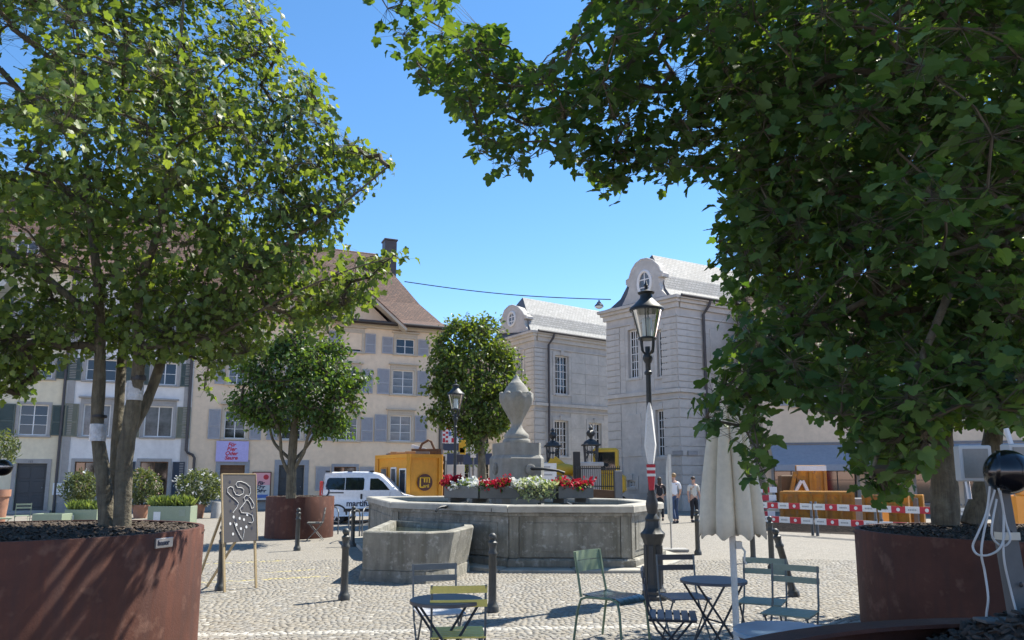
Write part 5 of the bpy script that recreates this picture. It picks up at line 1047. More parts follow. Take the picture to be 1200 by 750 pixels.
# ================================================================ BISTRO FURNITURE
def frame_bar(q, pts, w=.022, h=.008):
    for a, b in zip(pts[:-1], pts[1:]): q.bar(a, b, w, h, up=Vector((1, 0, 0)))
def folding_chair(label, loc, rotz, mslat, mframe, mseat=None, cat='chair', nseat=6):
    t = thing('folding_chair', label, cat, loc, rotz); hw = .195         # faces +y
    for s in (-1, 1):
        q = MB(); q.tube([(s * hw, -.235, .83), (s * hw, -.215, .70), (s * hw, -.19, .50), (s * hw, -.12, .36), (s * hw, .06, .16), (s * hw, .21, .0)], .0095, 6); q.build('back_post', mframe, t, smooth=60)
        q = MB(); q.tube([(s * (hw - .022), .17, .445), (s * (hw - .022), -.02, .22), (s * (hw - .022), -.21, .0)], .0095, 6); q.build('leg', mframe, t, smooth=60)
        q = MB(); q.bar((s * (hw - .022), -.19, .435), (s * (hw - .022), .20, .435), .012, .02); q.build('seat_rail', mframe, t)
    for y in (.165, -.165): q = MB(); q.tube([(-hw, y, .05), (hw, y, .05)], .008, 6); q.build('stretcher', mframe, t)
    for z0 in (.775, .675):
        q = MB(); yb = -.238 + (.83 - z0) * .12
        seg = 6; vs = []
        for i in range(seg + 1):
            x = -hw - .012 + (2 * hw + .024) * i / seg; yy = yb - .012 * (1 - (2 * i / seg - 1) ** 2); vs += [(x, yy - .006, z0), (x, yy + .006, z0), (x, yy + .004, z0 + .052), (x, yy - .008, z0 + .052)]
        q.add(vs, [(0, 1, 2, 3), tuple(4 * seg + k for k in (3, 2, 1, 0))] + [(4 * i + k, 4 * i + (k + 1) % 4, 4 * i + 4 + (k + 1) % 4, 4 * i + 4 + k) for i in range(seg) for k in range(4)]); q.build('back_slat', mslat, t)
    w = .40 / nseat
    for i in range(nseat): y = -.19 + w * i; q = MB(); q.cbox(-hw - .005, hw + .005, y + .005, y + w - .006, .447, .461, .003); q.build('seat_slat', mseat or mslat, t)
    return t
def bistro_table(label, c, r, h, mtop, mleg):
    t = thing('bistro_table', label, 'table', c, .4)
    q = MB(); q.lathe([(r - .03, h - .026), (r, h - .024), (r, h - .004), (r - .004, h), (0.001, h)], 48, caps=False); q.lathe([(0.001, h - .012), (r - .03, h - .012)], 48, caps=False); q.build('tabletop', mtop, t, smooth=30)
    k = r * .86
    for s in (-1, 1):
        for e in (-1, 1): q = MB(); q.tube([(e * k, s * k * .42, h - .02), (0, s * k * .47, h * .5), (-e * k * 1.05, s * k * .50, 0)], .010, 6); q.build('leg', mleg, t, smooth=60)
    
    for x, y, z in ((k * .95, k * .5, .06), (-k * .95, k * .5, .06), (0, k * .47, h * .5)): q = MB(); q.tube([(x, -y, z), (x, y, z)], .008, 6); q.build('stretcher', mleg, t)
    return t
def seat_at(px, py, z=.45): p = gr(px, py, z); return (p.x, p.y, 0)
# right group
c = gr(836, 679, .71); bistro_table('dark grey round bistro table beside the parasol pole', (c.x, c.y, 0), .29, .71, M['tb_grey'], M['ch_dark'])
folding_chair('dark folding chair facing us, behind the dark table near the lamp post', seat_at(802, 699), R(188), M['ch_dark'], M['ch_grey'], M['ch_slate'])
folding_chair('blue grey slatted folding chair seen side on between lamp post and table', seat_at(787, 721), R(-101), M['ch_slate'], M['ch_dark'], M['ch_slate'])
folding_chair('sage green folding chair nearest the dark table, right of the pole', seat_at(893, 705), R(152), M['ch_sage'], M['ch_grey'], M['ch_sage'])
folding_chair('sage green folding chair farthest right, beside the leaning bollard', seat_at(926, 718), R(146), M['ch_sage'], M['ch_grey'], M['ch_sage'])
c = gr(915, 739, .74); bistro_table('pale blue round table peeking over the near planter rim', (c.x + .04, c.y, 0), .30, .74, M['tb_blue'], M['ch_grey'])
# left group
c = gr(523, 702, .71); bistro_table('brown grey round bistro table behind the yellow chair', (c.x, c.y, 0), .27, .71, M['tb_brown'], M['ch_dark'])
folding_chair('grey folding chair with painted sun glare on seat at left of the brown table', seat_at(514, 716), R(196), M['ch_grey'], M['ch_grey'], M['ch_glare'])
folding_chair('yellow folding chair with its back to us in front of brown table', seat_at(536, 742), R(6), M['ch_yel'], M['ch_grey'], M['ch_yel'])
# armless park chair
def park_chair(label, loc, rotz):
    t = thing('park_chair', label, 'chair', loc, rotz); hw = .215; r = .0125
    for s in (-1, 1):
        q = MB(); q.tube([(s * (hw - .01), -.30, .86), (s * (hw - .01), -.265, .66), (s * hw, -.225, .46), (s * hw, -.215, .43)], r, 8); q.build('back_post', M['ch_green'], t, smooth=60)
        q = MB(); q.tube([(s * (hw + .025), -.30, 0), (s * (hw + .02), -.25, .30), (s * (hw + .008), -.215, .41), (s * hw, -.15, .435), (s * hw, .14, .445), (s * (hw + .005), .22, .42), (s * (hw + .015), .25, .33), (s * (hw + .025), .275, 0)], r, 8); q.build('leg_frame', M['ch_green'], t, smooth=60)
    def curved(z0, z1, y0, y1, nm, m, bow=.03, name='back_slat'):
        q = MB(); sg = 8; vs = []
        for i in range(sg + 1):
            f = 2 * i / sg - 1; x = f * (hw + .012); b = bow * (1 - f * f); vs += [(x, y0 - b, z0), (x, y0 - b + .010, z0), (x, y1 - b + .010, z1), (x, y1 - b, z1)]
        q.add(vs, [(0, 1, 2, 3), tuple(4 * sg + k for k in (3, 2, 1, 0))] + [(4 * i + k, 4 * i + (k + 1) % 4, 4 * i + 4 + (k + 1) % 4, 4 * i + 4 + k) for i in range(sg) for k in range(4)]); q.build(name, m, t, smooth=40)
    curved(.775, .865, -.288, -.304, '', M['ch_green']); curved(.665, .768, -.268, -.287, '', M['ch_green'])
    q = MB(); sg = 5; ny = 9
    for j in range(5):                              # seat slats bend down over the front edge
        x0 = -hw + .006 + j * (2 * hw) / 5; x1 = x0 + 2 * hw / 5 - .007; vs = []; prof = [(-.20, .462), (-.10, .452), (.02, .452), (.12, .458), (.19, .455), (.235, .438), (.255, .405)]
        q = MB()
        for y, z in prof: vs += [(x0, y, z), (x1, y, z), (x1, y - .004, z - .012), (x0, y - .004, z - .012)]
        m_ = len(prof) - 1; q.add(vs, [(0, 1, 2, 3), tuple(4 * m_ + k for k in (3, 2, 1, 0))] + [(4 * i + k, 4 * i + (k + 1) % 4, 4 * i + 4 + (k + 1) % 4, 4 * i + 4 + k) for i in range(m_) for k in range(4)]); q.build('seat_slat', M['ch_teal'], t, smooth=40)
    return t
c = gr(717, 697, .45); park_chair('dark green armless park chair with curved legs right of the bollard', (c.x, c.y, 0), R(-133))
# chairs by the middle planter and left edge
folding_chair('thin grey folding chair beside the middle rust planter', gr(369, 633), R(100), M['ch_grey'], M['ch_grey'])
folding_chair('pale green folding chair near the long pale green box', gr(24, 622), R(40), M['boxgreen'], M['boxgreen'])
folding_chair('pale green folding chair cut by the left picture edge', gr(2, 626), R(-60), M['boxgreen'], M['boxgreen'])
# cycle stands
def hoop(label, a, b, h):
    t = thing('cycle_stand', label, 'bike rack', group=None); a, b = gr(*a), gr(*b); z = Vector((0, 0, 1)); q = MB()
    q.tube([a, a + z * h * .8, a.lerp(b, .12) + z * h * .96, a.lerp(b, .3) + z * h, a.lerp(b, .7) + z * h, a.lerp(b, .88) + z * h * .96, b + z * h * .8, b], .02, 8); q.build('hoop', M['zinc'], t, smooth=60); q = MB(); q.tube([a.lerp(b, .02) + z * h * .45, a.lerp(b, .98) + z * h * .45], .014, 6); q.build('cross_tube', M['zinc'], t)
hoop('grey steel cycle stand left of the van wheel', (383, 622), (396, 626), .75); hoop('grey steel cycle stand beside the trough, below van lettering', (408, 636), (421, 631), .78); hoop('grey steel cycle stand at the far end, nearest the fountain basin', (424, 631), (436, 627), .8)
# ================================================================ PARASOL
pc = Vector((at(857, 600, 6.3).x, 6.3)); t = thing('parasol', 'closed cream parasol standing between the bistro chairs', 'parasol', (pc.x, pc.y, 0))
q = MB(); q.tube([(0, 0, .05), (0, 0, 2.62)], .026, 10); q.build('pole', M['polewhite'], t, smooth=60)
q = MB(); q.lathe([(.25, 0), (.25, .05), (.06, .07), (.04, .12)], 24); q.build('foot', M['concrete'], t)
NF = 8; n = 96; zs = [1.165, 1.3, 1.5, 1.75, 2.0, 2.2, 2.4, 2.56, 2.66]; rs = [.275, .265, .245, .205, .16, .125, .085, .05, .02]; vs = []
for z, r in zip(zs, rs):
    for k in range(n):
        a = 2 * math.pi * k / n; f = abs(math.sin(NF / 2 * a + .3)); w = r * (.66 + .34 * f ** .6 + .05 * math.sin(3 * a + z * 2)); dz = -.05 * f if z < 1.2 else 0; vs.append((w * math.cos(a) - .012, w * math.sin(a), z + dz + (.012 * math.sin(NF * 2 * a) if z < 1.2 else 0)))
q = MB(); q.add(vs, [(i * n + k, i * n + (k + 1) % n, (i + 1) * n + (k + 1) % n, (i + 1) * n + k) for i in range(len(zs) - 1) for k in range(n)] + [tuple((len(zs) - 1) * n + k for k in range(n))]); o = q.build('cover', M['canvas'], t, smooth=55); o.modifiers.new('thick', 'SOLIDIFY').thickness = .004
q = MB(); q.lathe([(0, 2.66), (.022, 2.67), (.025, 2.70), (0, 2.73)], 12); q.build('finial', M['polewhite'], t)
for j in range(8): a = 2 * math.pi * j / 8; q = MB(); q.tube([(math.cos(a) * .05, math.sin(a) * .05, 2.4), (math.cos(a) * .10, math.sin(a) * .10, 1.25)], .008, 4); q.build('rib', M['polewhite'], t)
q = MB(); q.box(.02, .07, -.03, .03, 1.02, 1.08); q.tube([(.05, -.02, 1.06), (.09, -.03, 1.0), (.08, -.03, .93), (.10, -.02, .90)], .010, 6); q.build('crank', M['polewhite'], t)
# ================================================================ CHALK BOARD
a, b = gr(263, 694), gr(300, 689); u = (b - a); ang = math.atan2(u.y, u.x); W_ = u.length
t = thing('easel_board', 'grey sign board with white looped line on pale wooden easel', 'sign', a, ang)
lean = .13; top = 1.66
def yl(z): return lean * z
for s in (0, W_): q = MB(); q.bar((s, yl(0), 0), (s, yl(top), top), .028, .03, up=Vector((1, 0, 0))); q.build('leg', M['lathw'], t)
for s in (0.02,): 
    q = MB(); q.bar((s - .10, .62, 0), (s + .03, yl(1.2) + .03, 1.2), .026, .03, up=Vector((1, 0, 0))); q.build('leg', M['lathw'], t)
    q = MB(); q.bar((W_ * .25, .66, 0), (W_ * .62, yl(.82) + .03, .82), .026, .03, up=Vector((1, 0, 0))); q.build('leg', M['lathw'], t)
bmx = Matrix.Rotation(-math.atan(lean), 4, 'X')
z0, z1 = .68, 1.66
q = MB(); q.cbox(-.02, W_ + .02, -.035, -.012, z0, z1, .003); bo = q.build('board', M['board'], t); bo.matrix_local = bmx
q = MB()
for (c0, c1, d0, d1) in ((-.035, -.021, z0 - .01, z1 + .012), (W_ + .021, W_ + .03, z0, z1 + .012)): q.box(c0, c1, -.04, -.005, d0, d1)
q.box(-.035, W_ + .03, -.04, -.005, z1 + .001, z1 + .014); q.build('edge_strip', M['lathw'], bo)
def B_(px, py):      # coordinates measured on the board picture (350x750 crop)
    u_ = (px - 130 - (py - 40) * .05) / 150; v_ = (py - 40) / 395; return (u_ * W_, -.040, z1 - v_ * (z1 - z0))
ln = [(180, 265), (198, 235), (205, 210), (190, 190), (165, 165), (150, 145), (150, 122), (162, 112), (175, 118), (180, 140), (190, 160), (208, 166), (225, 155), (228, 130), (215, 118), (198, 118), (188, 100), (195, 85), (212, 82), (240, 95), (258, 115), (262, 150), (255, 170), (240, 165), (230, 180), (235, 195), (250, 195), (262, 215), (270, 245), (280, 240), (282, 220), (270, 195), (258, 178)]
ln2 = [(240, 200), (225, 225), (212, 245), (222, 268), (255, 272), (275, 285), (282, 315), (275, 330), (258, 325)]; ln3 = [(188, 320), (200, 360), (220, 405), (230, 425), (235, 400), (238, 365)]
q = MB()
for L_ in (ln, ln2, ln3): q.tube([B_(*p_) for p_ in L_], .0046, 5)
q.build('white_line', M['chalk'], bo)
q = MB(); qd = MB()
for (x, y) in ((185, 290), (214, 300), (170, 328), (200, 335), (235, 308), (222, 360), (248, 352), (185, 388), (250, 280)):
    p_ = B_(x, y); q.add([(p_[0] + .017 * math.cos(k * .52), -.0385, p_[2] + .022 * math.sin(k * .52)) for k in range(12)], [tuple(range(12))])
for (x, y) in ((160, 85), (200, 102), (198, 152), (165, 195), (192, 212), (225, 240), (170, 255), (275, 275), (276, 360), (195, 310), (243, 180), (268, 215)):
    p_ = B_(x, y); qd.add([(p_[0] + .016 * math.cos(k * .52), -.0375, p_[2] + .024 * math.sin(k * .52)) for k in range(12)], [tuple(range(12))])
q.build('white_dot', M['chalk'], bo); qd.build('dark_dot', M['ink'], bo)
# ================================================================ NEAR POST WITH LAMPS
pb = gr(1203, 742, 1.12); pt_ = at(1166, 556, pb.y + .06); t = thing('lamp_stake', 'weathered wooden stake with holes carrying the black spot lamp, in near planter', 'post', (0, 0, 0))
q = MB(); q.bar(pb - Vector((0, 0, .15)), pt_, .052, .04, up=Vector((0, 1, 0))); q.build('stake', M['postw'], t)
for f in (.30, .62): c_ = pb.lerp(pt_, f); q = MB(); q.ellip((c_.x, c_.y - .021, c_.z), .007, .002, .009, 10, 6); q.build('hole', M['black'], t)
c_ = pb.lerp(pt_, .60); q = MB(); q.bar(c_ + Vector((0, 0, -.012)), c_ + Vector((0, 0, .012)), .056, .044, up=Vector((0, 1, 0))); q.build('tape', M['canvas'], t)
bc = at(1181, 553, 2.42); t = thing('spot_lamp', 'glossy black round spot lamp on top of the wooden stake', 'lamp'); mxl = Matrix.Rotation(R(25), 3, 'Z') @ Matrix.Rotation(R(-100), 3, 'X')
q = MB(); q.ellip((0, 0, 0), .071, .071, .069, 36, 20); q.lathe([(.060, -.036), (.066, -.036), (.067, -.026), (.062, -.022)], 36); o = q.build('housing', M['gloss'], t, smooth=60); o.matrix_local = Matrix.Translation(bc) @ Matrix.Rotation(R(62), 4, 'Z') @ Matrix.Rotation(R(96), 4, 'X')
q = MB(); q.tube([bc + Vector((-.01, .03, -.05)), bc + Vector((-.02, .06, -.09)), pt_ + Vector((0, -.0, -.02))], .012, 6); q.build('yoke', M['black'], t)
# floodlights behind
def flood(label, px, py, Y, w, h, rz):
    c = at(px, py, Y); t = thing('flood_light', label, 'lamp', c, rz); q = MB(); q.cbox(-w / 2, w / 2, -.012, .03, -h / 2, h / 2, .004); q.build('housing', M['cable'], t); q = MB(); q.box(-w / 2 + .012, w / 2 - .012, -.015, -.0125, -h / 2 + .012, h / 2 - .012); q.build('face', M['lampface'], t); q = MB(); q.tube([(0, .03, 0), (0, .07, -.05), (.0, .06, -h)], .008, 6); q.build('bracket', M['steel'], t)
flood('square grey flood light left of the black spot lamp', 1142, 543, 2.62, .105, .125, R(-8)); flood('square grey flood light right of the black spot lamp', 1196, 540, 2.66, .10, .12, R(8))
for lb, L_ in (('white cable hanging in a loop from the spot lamp', [(1160, 570), (1156, 600), (1146, 625), (1140, 640), (1146, 650), (1160, 650), (1172, 642), (1178, 625)]), ('white cable running down from the lamp to mulch', [(1166, 574), (1157, 605), (1150, 645), (1154, 670), (1158, 700), (1156, 722), (1160, 732)]), ('white cable crossing behind the wooden stake', [(1172, 575), (1178, 610), (1184, 632), (1174, 640), (1162, 625), (1168, 585)]), ('white cable following the stake down to soil', [(1170, 572), (1176, 600), (1176, 650), (1184, 690), (1192, 720), (1196, 733)])):
    q = MB(); pts = [at(x, y, 2.40 + .012 * (i % 2)) for i, (x, y) in enumerate(L_)]
    sm = []
    for i in range(len(pts) - 1):
        p0, p1, p2, p3 = pts[max(i - 1, 0)], pts[i], pts[i + 1], pts[min(i + 2, len(pts) - 1)]
        for k in range(5): f = k / 5; sm.append(.5 * ((2 * p1) + (p2 - p0) * f + (2 * p0 - 5 * p1 + 4 * p2 - p3) * f * f + (3 * p1 - p0 - 3 * p2 + p3) * f ** 3))
    sm.append(pts[-1]); q.tube(sm, .0035, 8); tag(q.build('cable', M['cable'], smooth=60), lb, 'cable')
c = at(1170, 727, 2.36); q = MB(); q.cbox(c.x - .055, c.x + .05, 2.33, 2.40, c.z - .006, c.z + .004, .002); tag(q.build('foot_board', M['postw']), 'small flat board lying on mulch at the foot of the stake', 'board')
q = MB(); a, b = at(1187, 527, 2.7), at(1179, 502, 2.7); q.bar(a, b, .012, .012, up=Vector((0, 1, 0))); tag(q.build('white_stick', M['white']), 'white stick above the right flood light', 'stick')
# lamp ball and blade at the left edge
p = gr(-12, 640); t = thing('spot_lamp', 'black round spot lamp cut by the left edge of picture', 'lamp', (0, 0, 0)); c = at(3, 548, 7.1); q = MB(); q.ellip(c, .085, .085, .078, 20, 12); q.build('housing', M['gloss'], t, smooth=60); q = MB(); q.tube([c + Vector((-.06, .0, -.02)), c + Vector((-.12, 0, -.12)), (c.x - .12, c.y, 1.05)], .02, 8); q.build('stake', M['postw'], t); q = MB(); q.lathe([(.088, -.006), (.088, .006)], 20, c=tuple(c + Vector((0, 0, .012)))); q.build('rim', M['steel'], t)
q = MB(); a, b = at(-12, 352, 6.5), at(10, 331, 6.5); q.bar(a, b, .05, .10, up=Vector((0, 1, 0))); t = thing('pole_lamp', 'pale lamp head on a pole at the left edge among leaves', 'lamp'); q.build('lamp_head', M['white'], t); q = MB(); q.tube([a, (a.x - .1, 6.5, 1.05)], .02, 6); q.build('pole', M['zinc'], t)
c = gr(253, 607); q = MB(); q.lathe([(.22, 0), (.21, .02), (.19, .60), (.17, .64), (0.001, .65)], 24); tag(q.build('concrete_post', M['concrete'], loc=c, smooth=40), 'short round concrete post beside the white oleander', 'post')
# ================================================================ VAN
v0 = gr(374, 614); VAN = thing('parked_van', 'white delivery van with dark lettering parked before the cream house', 'van', (v0.x, v0.y, 0), R(3))
prof = [(.06, .30), (.02, .55), (.0, .95), (.05, 1.12), (.10, 1.50), (.20, 1.72), (.42, 1.795), (1.2, 1.83), (2.1, 1.82), (2.55, 1.74), (2.95, 1.50), (3.42, 1.12), (3.60, 1.04), (4.15, .93), (4.34, .78), (4.40, .52), (4.36, .28)]
XS = .80; prof = [(x * XS, z) for x, z in prof]
def hw(z): return .885 if z < 1.12 else .885 - .17 * (z - 1.12) / .7
q = MB(); n = len(prof); top = [i for i, p in enumerate(prof) if p[1] >= 1.12]; CY = .885
for sg in (-1, 1):
    q.add([(x, CY + sg * hw(min(z, 1.12)), min(z, 1.12)) for x, z in prof if z <= 1.121], [tuple(range(len([1 for p in prof if p[1] <= 1.121])))])
    q.add([(x, CY + sg * hw(z), z) for x, z in prof if z >= 1.12], [tuple(range(len([1 for p in prof if p[1] >= 1.12])))])
for i in range(n): (x0, z0), (x1, z1) = prof[i], prof[(i + 1) % n]; q.quad((x0, CY - hw(z0), z0), (x1, CY - hw(z1), z1), (x1, CY + hw(z1), z1), (x0, CY + hw(z0), z0))
bd = q.build('body', M['vanwhite'], VAN); bv = bd.modifiers.new('bevel', 'BEVEL'); bv.width = .05; bv.segments = 3; bv.limit_method = 'ANGLE'; bv.angle_limit = R(28); bd.data.polygons.foreach_set('use_smooth', [True] * len(bd.data.polygons))
w_ = bd.modifiers.new('weld', 'WELD'); w_.merge_threshold = .002; bd.modifiers.move(1, 0)
def side_panel(poly, m, name, off=.006, par=None):
    q = MB(); k = len(poly); poly = [(x * XS, z) for x, z in poly]; q.add([(x, CY - hw(z) - off, z) for x, z in poly] + [(x, CY - hw(z) + .02, z) for x, z in poly], [tuple(range(k)), tuple(range(2 * k - 1, k - 1, -1))] + [(i, (i + 1) % k, k + (i + 1) % k, k + i) for i in range(k)]); return q.build(name, m, par or VAN)
side_panel([(.24, 1.20), (1.05, 1.17), (1.05, 1.60), (.34, 1.60), (.26, 1.52)], M['carglass'], 'window'); side_panel([(1.08, 1.17), (1.86, 1.17), (1.90, 1.22), (1.90, 1.56), (1.85, 1.61), (1.08, 1.61)], M['carglass'], 'window')
side_panel([(2.16, 1.17), (3.05, 1.17), (2.72, 1.46), (2.50, 1.58), (2.16, 1.58)], M['carglass'], 'window')
side_panel([(.34, 1.06), (1.02, 1.06), (1.02, 1.10), (.34, 1.10)], M['black'], 'door_rail', .010); side_panel([(1.76, .86), (1.84, .86), (1.84, 1.04), (1.76, 1.04)], M['black'], 'door_handle', .02)
side_panel([(1.05, .42), (3.3, .42), (3.3, .53), (1.05, .53)], M['black'], 'rub_strip', .02)
for x in (1.06, 2.03, 3.05): side_panel([(x, .45), (x + .012, .45), (x + .012, 1.60 if x < 2.5 else 1.1), (x, 1.60 if x < 2.5 else 1.1)], M['black'], 'door_gap', .002)
q = MB(); q.cbox(-.03, .08, CY - .90, CY - .72, .86, 1.48, .02); q.cbox(-.03, .08, CY + .72, CY + .90, .86, 1.48, .02); q.build('tail_lamp', M['redlamp'], VAN)
q = MB(); q.cbox(-.07, .16, CY - .86, CY + .86, .28, .52, .03); q.build('bumper', M['vanwhite'], VAN)
for x in (.2, 1.0, 1.76): q = MB(); q.cbox(x - .08, x + .08, CY - .70, CY - .62, 1.80, 1.86, .01); q.build('roof_rail_foot', M['black'], VAN)
for x in (.60, 2.80):
    for y, sg in ((.03, -1), (1.74, 1)):
        w = MB(); w.lathe([(.20, -.1), (.29, -.1), (.31, -.07), (.31, .07), (.29, .1), (.20, .1)], 28, mod=None); o = w.build('wheel', M['tyre'], VAN, smooth=40); o.location = (x, y + .08 * -sg, .31); o.rotation_euler = (R(90), 0, 0)
        h_ = MB(); h_.lathe([(0, .075), (.04, .08), (.05, .06), (.19, .085), (.205, .06), (.205, -.06)], 24)
        for k in range(6): a = k * math.pi / 3; h_.bar((math.cos(a) * .04, math.sin(a) * .04, .09), (math.cos(a) * .19, math.sin(a) * .19, .095), .05, .02, up=Vector((0, 0, 1)))
        o2 = h_.build('rim', M['hub'], o, smooth=40); o2.rotation_euler = (0 if sg < 0 else math.pi, 0, 0)
        q = MB(); ar = [(.37 * math.cos(math.pi * k / 12), .37 * math.sin(math.pi * k / 12)) for k in range(13)]
        q.add([(x + u, (CY - .889) if sg < 0 else (CY + .889), .31 + v) for u, v in ar] + [(x + u * .84, (CY - .889) if sg < 0 else (CY + .889), .31 + v * .84) for u, v in ar], [(i, i + 1, 14 + i, 13 + i) for i in range(12)]); o3 = q.build('wheel_arch', M['black'], VAN)
text_mesh('lettering', 'martifutura', .285, M['ink'], VAN, Matrix.Translation((.92, CY - .889, .70)) @ Matrix.Rotation(R(90), 4, 'X'), bold=.008, align='LEFT')
q = MB(); q.tube([(.24, CY - .83, 1.45), (.20, CY - .86, 1.30), (.30, CY - .88, 1.15), (.27, CY - .891, 1.02), (.15, CY - .891, .9)], .03, 6); q.build('emblem', M['ink'], VAN)
# ================================================================ SITE CONTAINER
a, b = at(441, 572, 29.5), at(478, 590, 27.5); c2 = at(516, 590, 28.2)
A, B, C2 = Vector((a.x, a.y)), Vector((b.x, b.y)), Vector((c2.x, c2.y)); D2 = A + (C2 - B); H = CAMH + (560 - 533) * mpp(27.5) + .02
t = thing('site_container', 'orange construction site container with round brown emblem on its end', 'container')
PP = [tuple(A), tuple(B), tuple(C2), tuple(D2)]; q = MB(); q.prism(offset_poly(PP, -.04), .12, H - .06); q.build('body', M['orange'], t)
for p_ in PP: q = MB(); q.box(p_[0] - .07, p_[0] + .07, p_[1] - .07, p_[1] + .07, .0, H); q.build('corner_post', M['orange'], t)
q = MB()
for i in range(4):
    for z in (.08, H - .07): q.bar((*PP[i], z), (*PP[(i + 1) % 4], z), .12, .14)
q.build('edge_beam', M['orange'], t)
u = (C2 - B).normalized(); nrm = Vector((u.y, -u.x)); ang = math.atan2(u.y, u.x); cx = (B + C2) / 2
emx = Matrix.Translation((cx.x, cx.y, H * .58)) @ Matrix.Rotation(ang, 4, 'Z') @ Matrix.Rotation(R(90), 4, 'X')
q = MB(); q.lathe([(0, 0), (.31, 0), (.31, .025), (0, .025)], 36); o = q.build('emblem', M['umber'], t); o.matrix_local = emx
q = MB()
for pts in ([(-.19, -.17), (-.19, .17), (.0, .17)], [(-.02, .15), (-.02, .0)], [(-.02, .17), (.18, .17), (.18, -.02)], ): q.tube([(x, y, .03) for x, y in pts], .032, 4)
q.tube([(.08, .15, .03), (.08, .0, .03)], .026, 4); q.tube([(-.20, -.17, .03), (-.05, -.17, .03)], .03, 4); q.build('emblem_letter', M['yellow'], o)
text_mesh('lettering', 'arti', .17, M['yellow'], o, Matrix.Translation((.05, -.13, .035)), bold=.006)
u2 = (B - A).normalized(); am = math.atan2(u2.y, u2.x); Lc = (B - A).length; smx = Matrix.Translation((A.x, A.y, 0)) @ Matrix.Rotation(am, 4, 'Z')
for f0, f1, z0, z1, m_, nm in ((.12, .34, .15, 2.0, 'white', 'door'), (.45, .62, 1.0, 2.0, 'curtain', 'window'), (.72, .92, .9, 1.95, 'pane', 'window')):
    q = MB(); q.cbox(Lc * f0, Lc * f1, -.0, .06, z0, z1, .01); o = q.build(nm, M['wframe'] if nm == 'window' else M['rustor'], t); o.matrix_local = smx
    q = MB(); q.box(Lc * f0 + .06, Lc * f1 - .06, -.006, .01, z0 + .06, z1 - .06); q.build('pane', M[m_ if nm == 'window' else 'curtain'], o)
random.seed(4)
for k in range(9):
    f = random.uniform(.05, .95); g_ = random.uniform(.1, .9); p_ = A.lerp(B, f) + (D2 - A) * g_; q = MB(); q.cbox(p_.x - random.uniform(.1, .3), p_.x + random.uniform(.1, .3), p_.y - .06, p_.y + .06, H + .002, H + random.uniform(.06, .14), .01); o = q.build('timber_offcut', M[random.choice(['wood', 'woodbr', 'wood', 'zinc'])]); tag(o, 'timber or scrap piece lying on the orange container roof, ' + ('at its left back corner', 'at its left front edge', 'in the left middle', 'a short one in the middle', 'right of the middle', 'a flat one near the emblem', 'above the emblem', 'nearest the skip', 'in front of the skip')[k], 'scrap', 'scrap pieces on the container roof')
# skip beside / on it
s0 = at(483, 532, 30); s1_ = at(514, 532, 30); t = thing('rubble_skip', 'grey brown metal skip with arched handle above the orange container', 'skip', (s0.x, 30.4, 0)); ww = s1_.x - s0.x; z0 = H + .05; zt_ = CAMH + (560 - 516) * mpp(30)
q = MB(); q.add([(0, 0, 0), (ww, 0, 0), (ww, .9, 0), (0, .9, 0), (-.08, -.08, zt_ - .35), (ww + .08, -.08, zt_ - .35), (ww + .08, .98, zt_ - .35), (-.08, .98, zt_ - .35)], [(0, 1, 2, 3), (0, 1, 5, 4), (1, 2, 6, 5), (2, 3, 7, 6), (3, 0, 4, 7)]); 
q.build('skip_wall', M['woodbr'], t); q = MB(); q.tube([(.25, -.05, zt_ - .38), (.35, -.05, zt_ - .15), (.6, -.05, zt_), (ww - .35, -.05, zt_ - .05), (ww - .2, -.05, zt_ - .38)], .05, 8); q.build('handle', M['woodbr'], t)
for k in range(8): q = MB(); q.cbox(.05 + k * ww / 8, .05 + (k + .85) * ww / 8, -.10, -.06, .2, zt_ - .42, .01); q.build('rib', M['woodbr'], t)
q = MB(); q.bar((-.1, .2, zt_ - .22), (.5, .1, zt_ - .38), .12, .12); q.build('pipe_offcut', M['white'], t)
# ================================================================ STREET GAP BEYOND
far = thing('far_building', 'pale building closing the side street between corner house and pavilion', 'building'); x0, x1 = at(470, 560, 62).x, at(640, 560, 62).x
hl = []
for i in range(6):
    for j in range(3): cx = x0 + 1.2 + i * (x1 - x0 - 2.4) / 5; hl.append((cx - .55, cx + .55, 1.0 + j * 3.1, 2.9 + j * 3.1))
q = MB(); holed_wall(q, x0, x1, -.3, 8.6, hl, .2, y=62); o = q.build('wall', M['whiter'], far)
for r in hl: window(far, r, 2, 2, M['wframe'], M['pane'], M['greyst'], .12, y=62, indiv=False)
q = MB(); q.add([(x0 - .4, 61.5, 8.6), (x1 + .4, 61.5, 8.6), (x1 + .4, 66, 12.5), (x0 - .4, 66, 12.5), (x0 - .4, 61.5, 8.45), (x1 + .4, 61.5, 8.45)], [(0, 1, 2, 3), (0, 1, 5, 4)]); rr = q.build('roof', M['tile'], far); u_ = rr.data.uv_layers.new(name='UVMap')
for lp in rr.data.loops: v = rr.data.vertices[lp.vertex_index].co; u_.data[lp.index].uv = (v.x, v.z * 1.5)
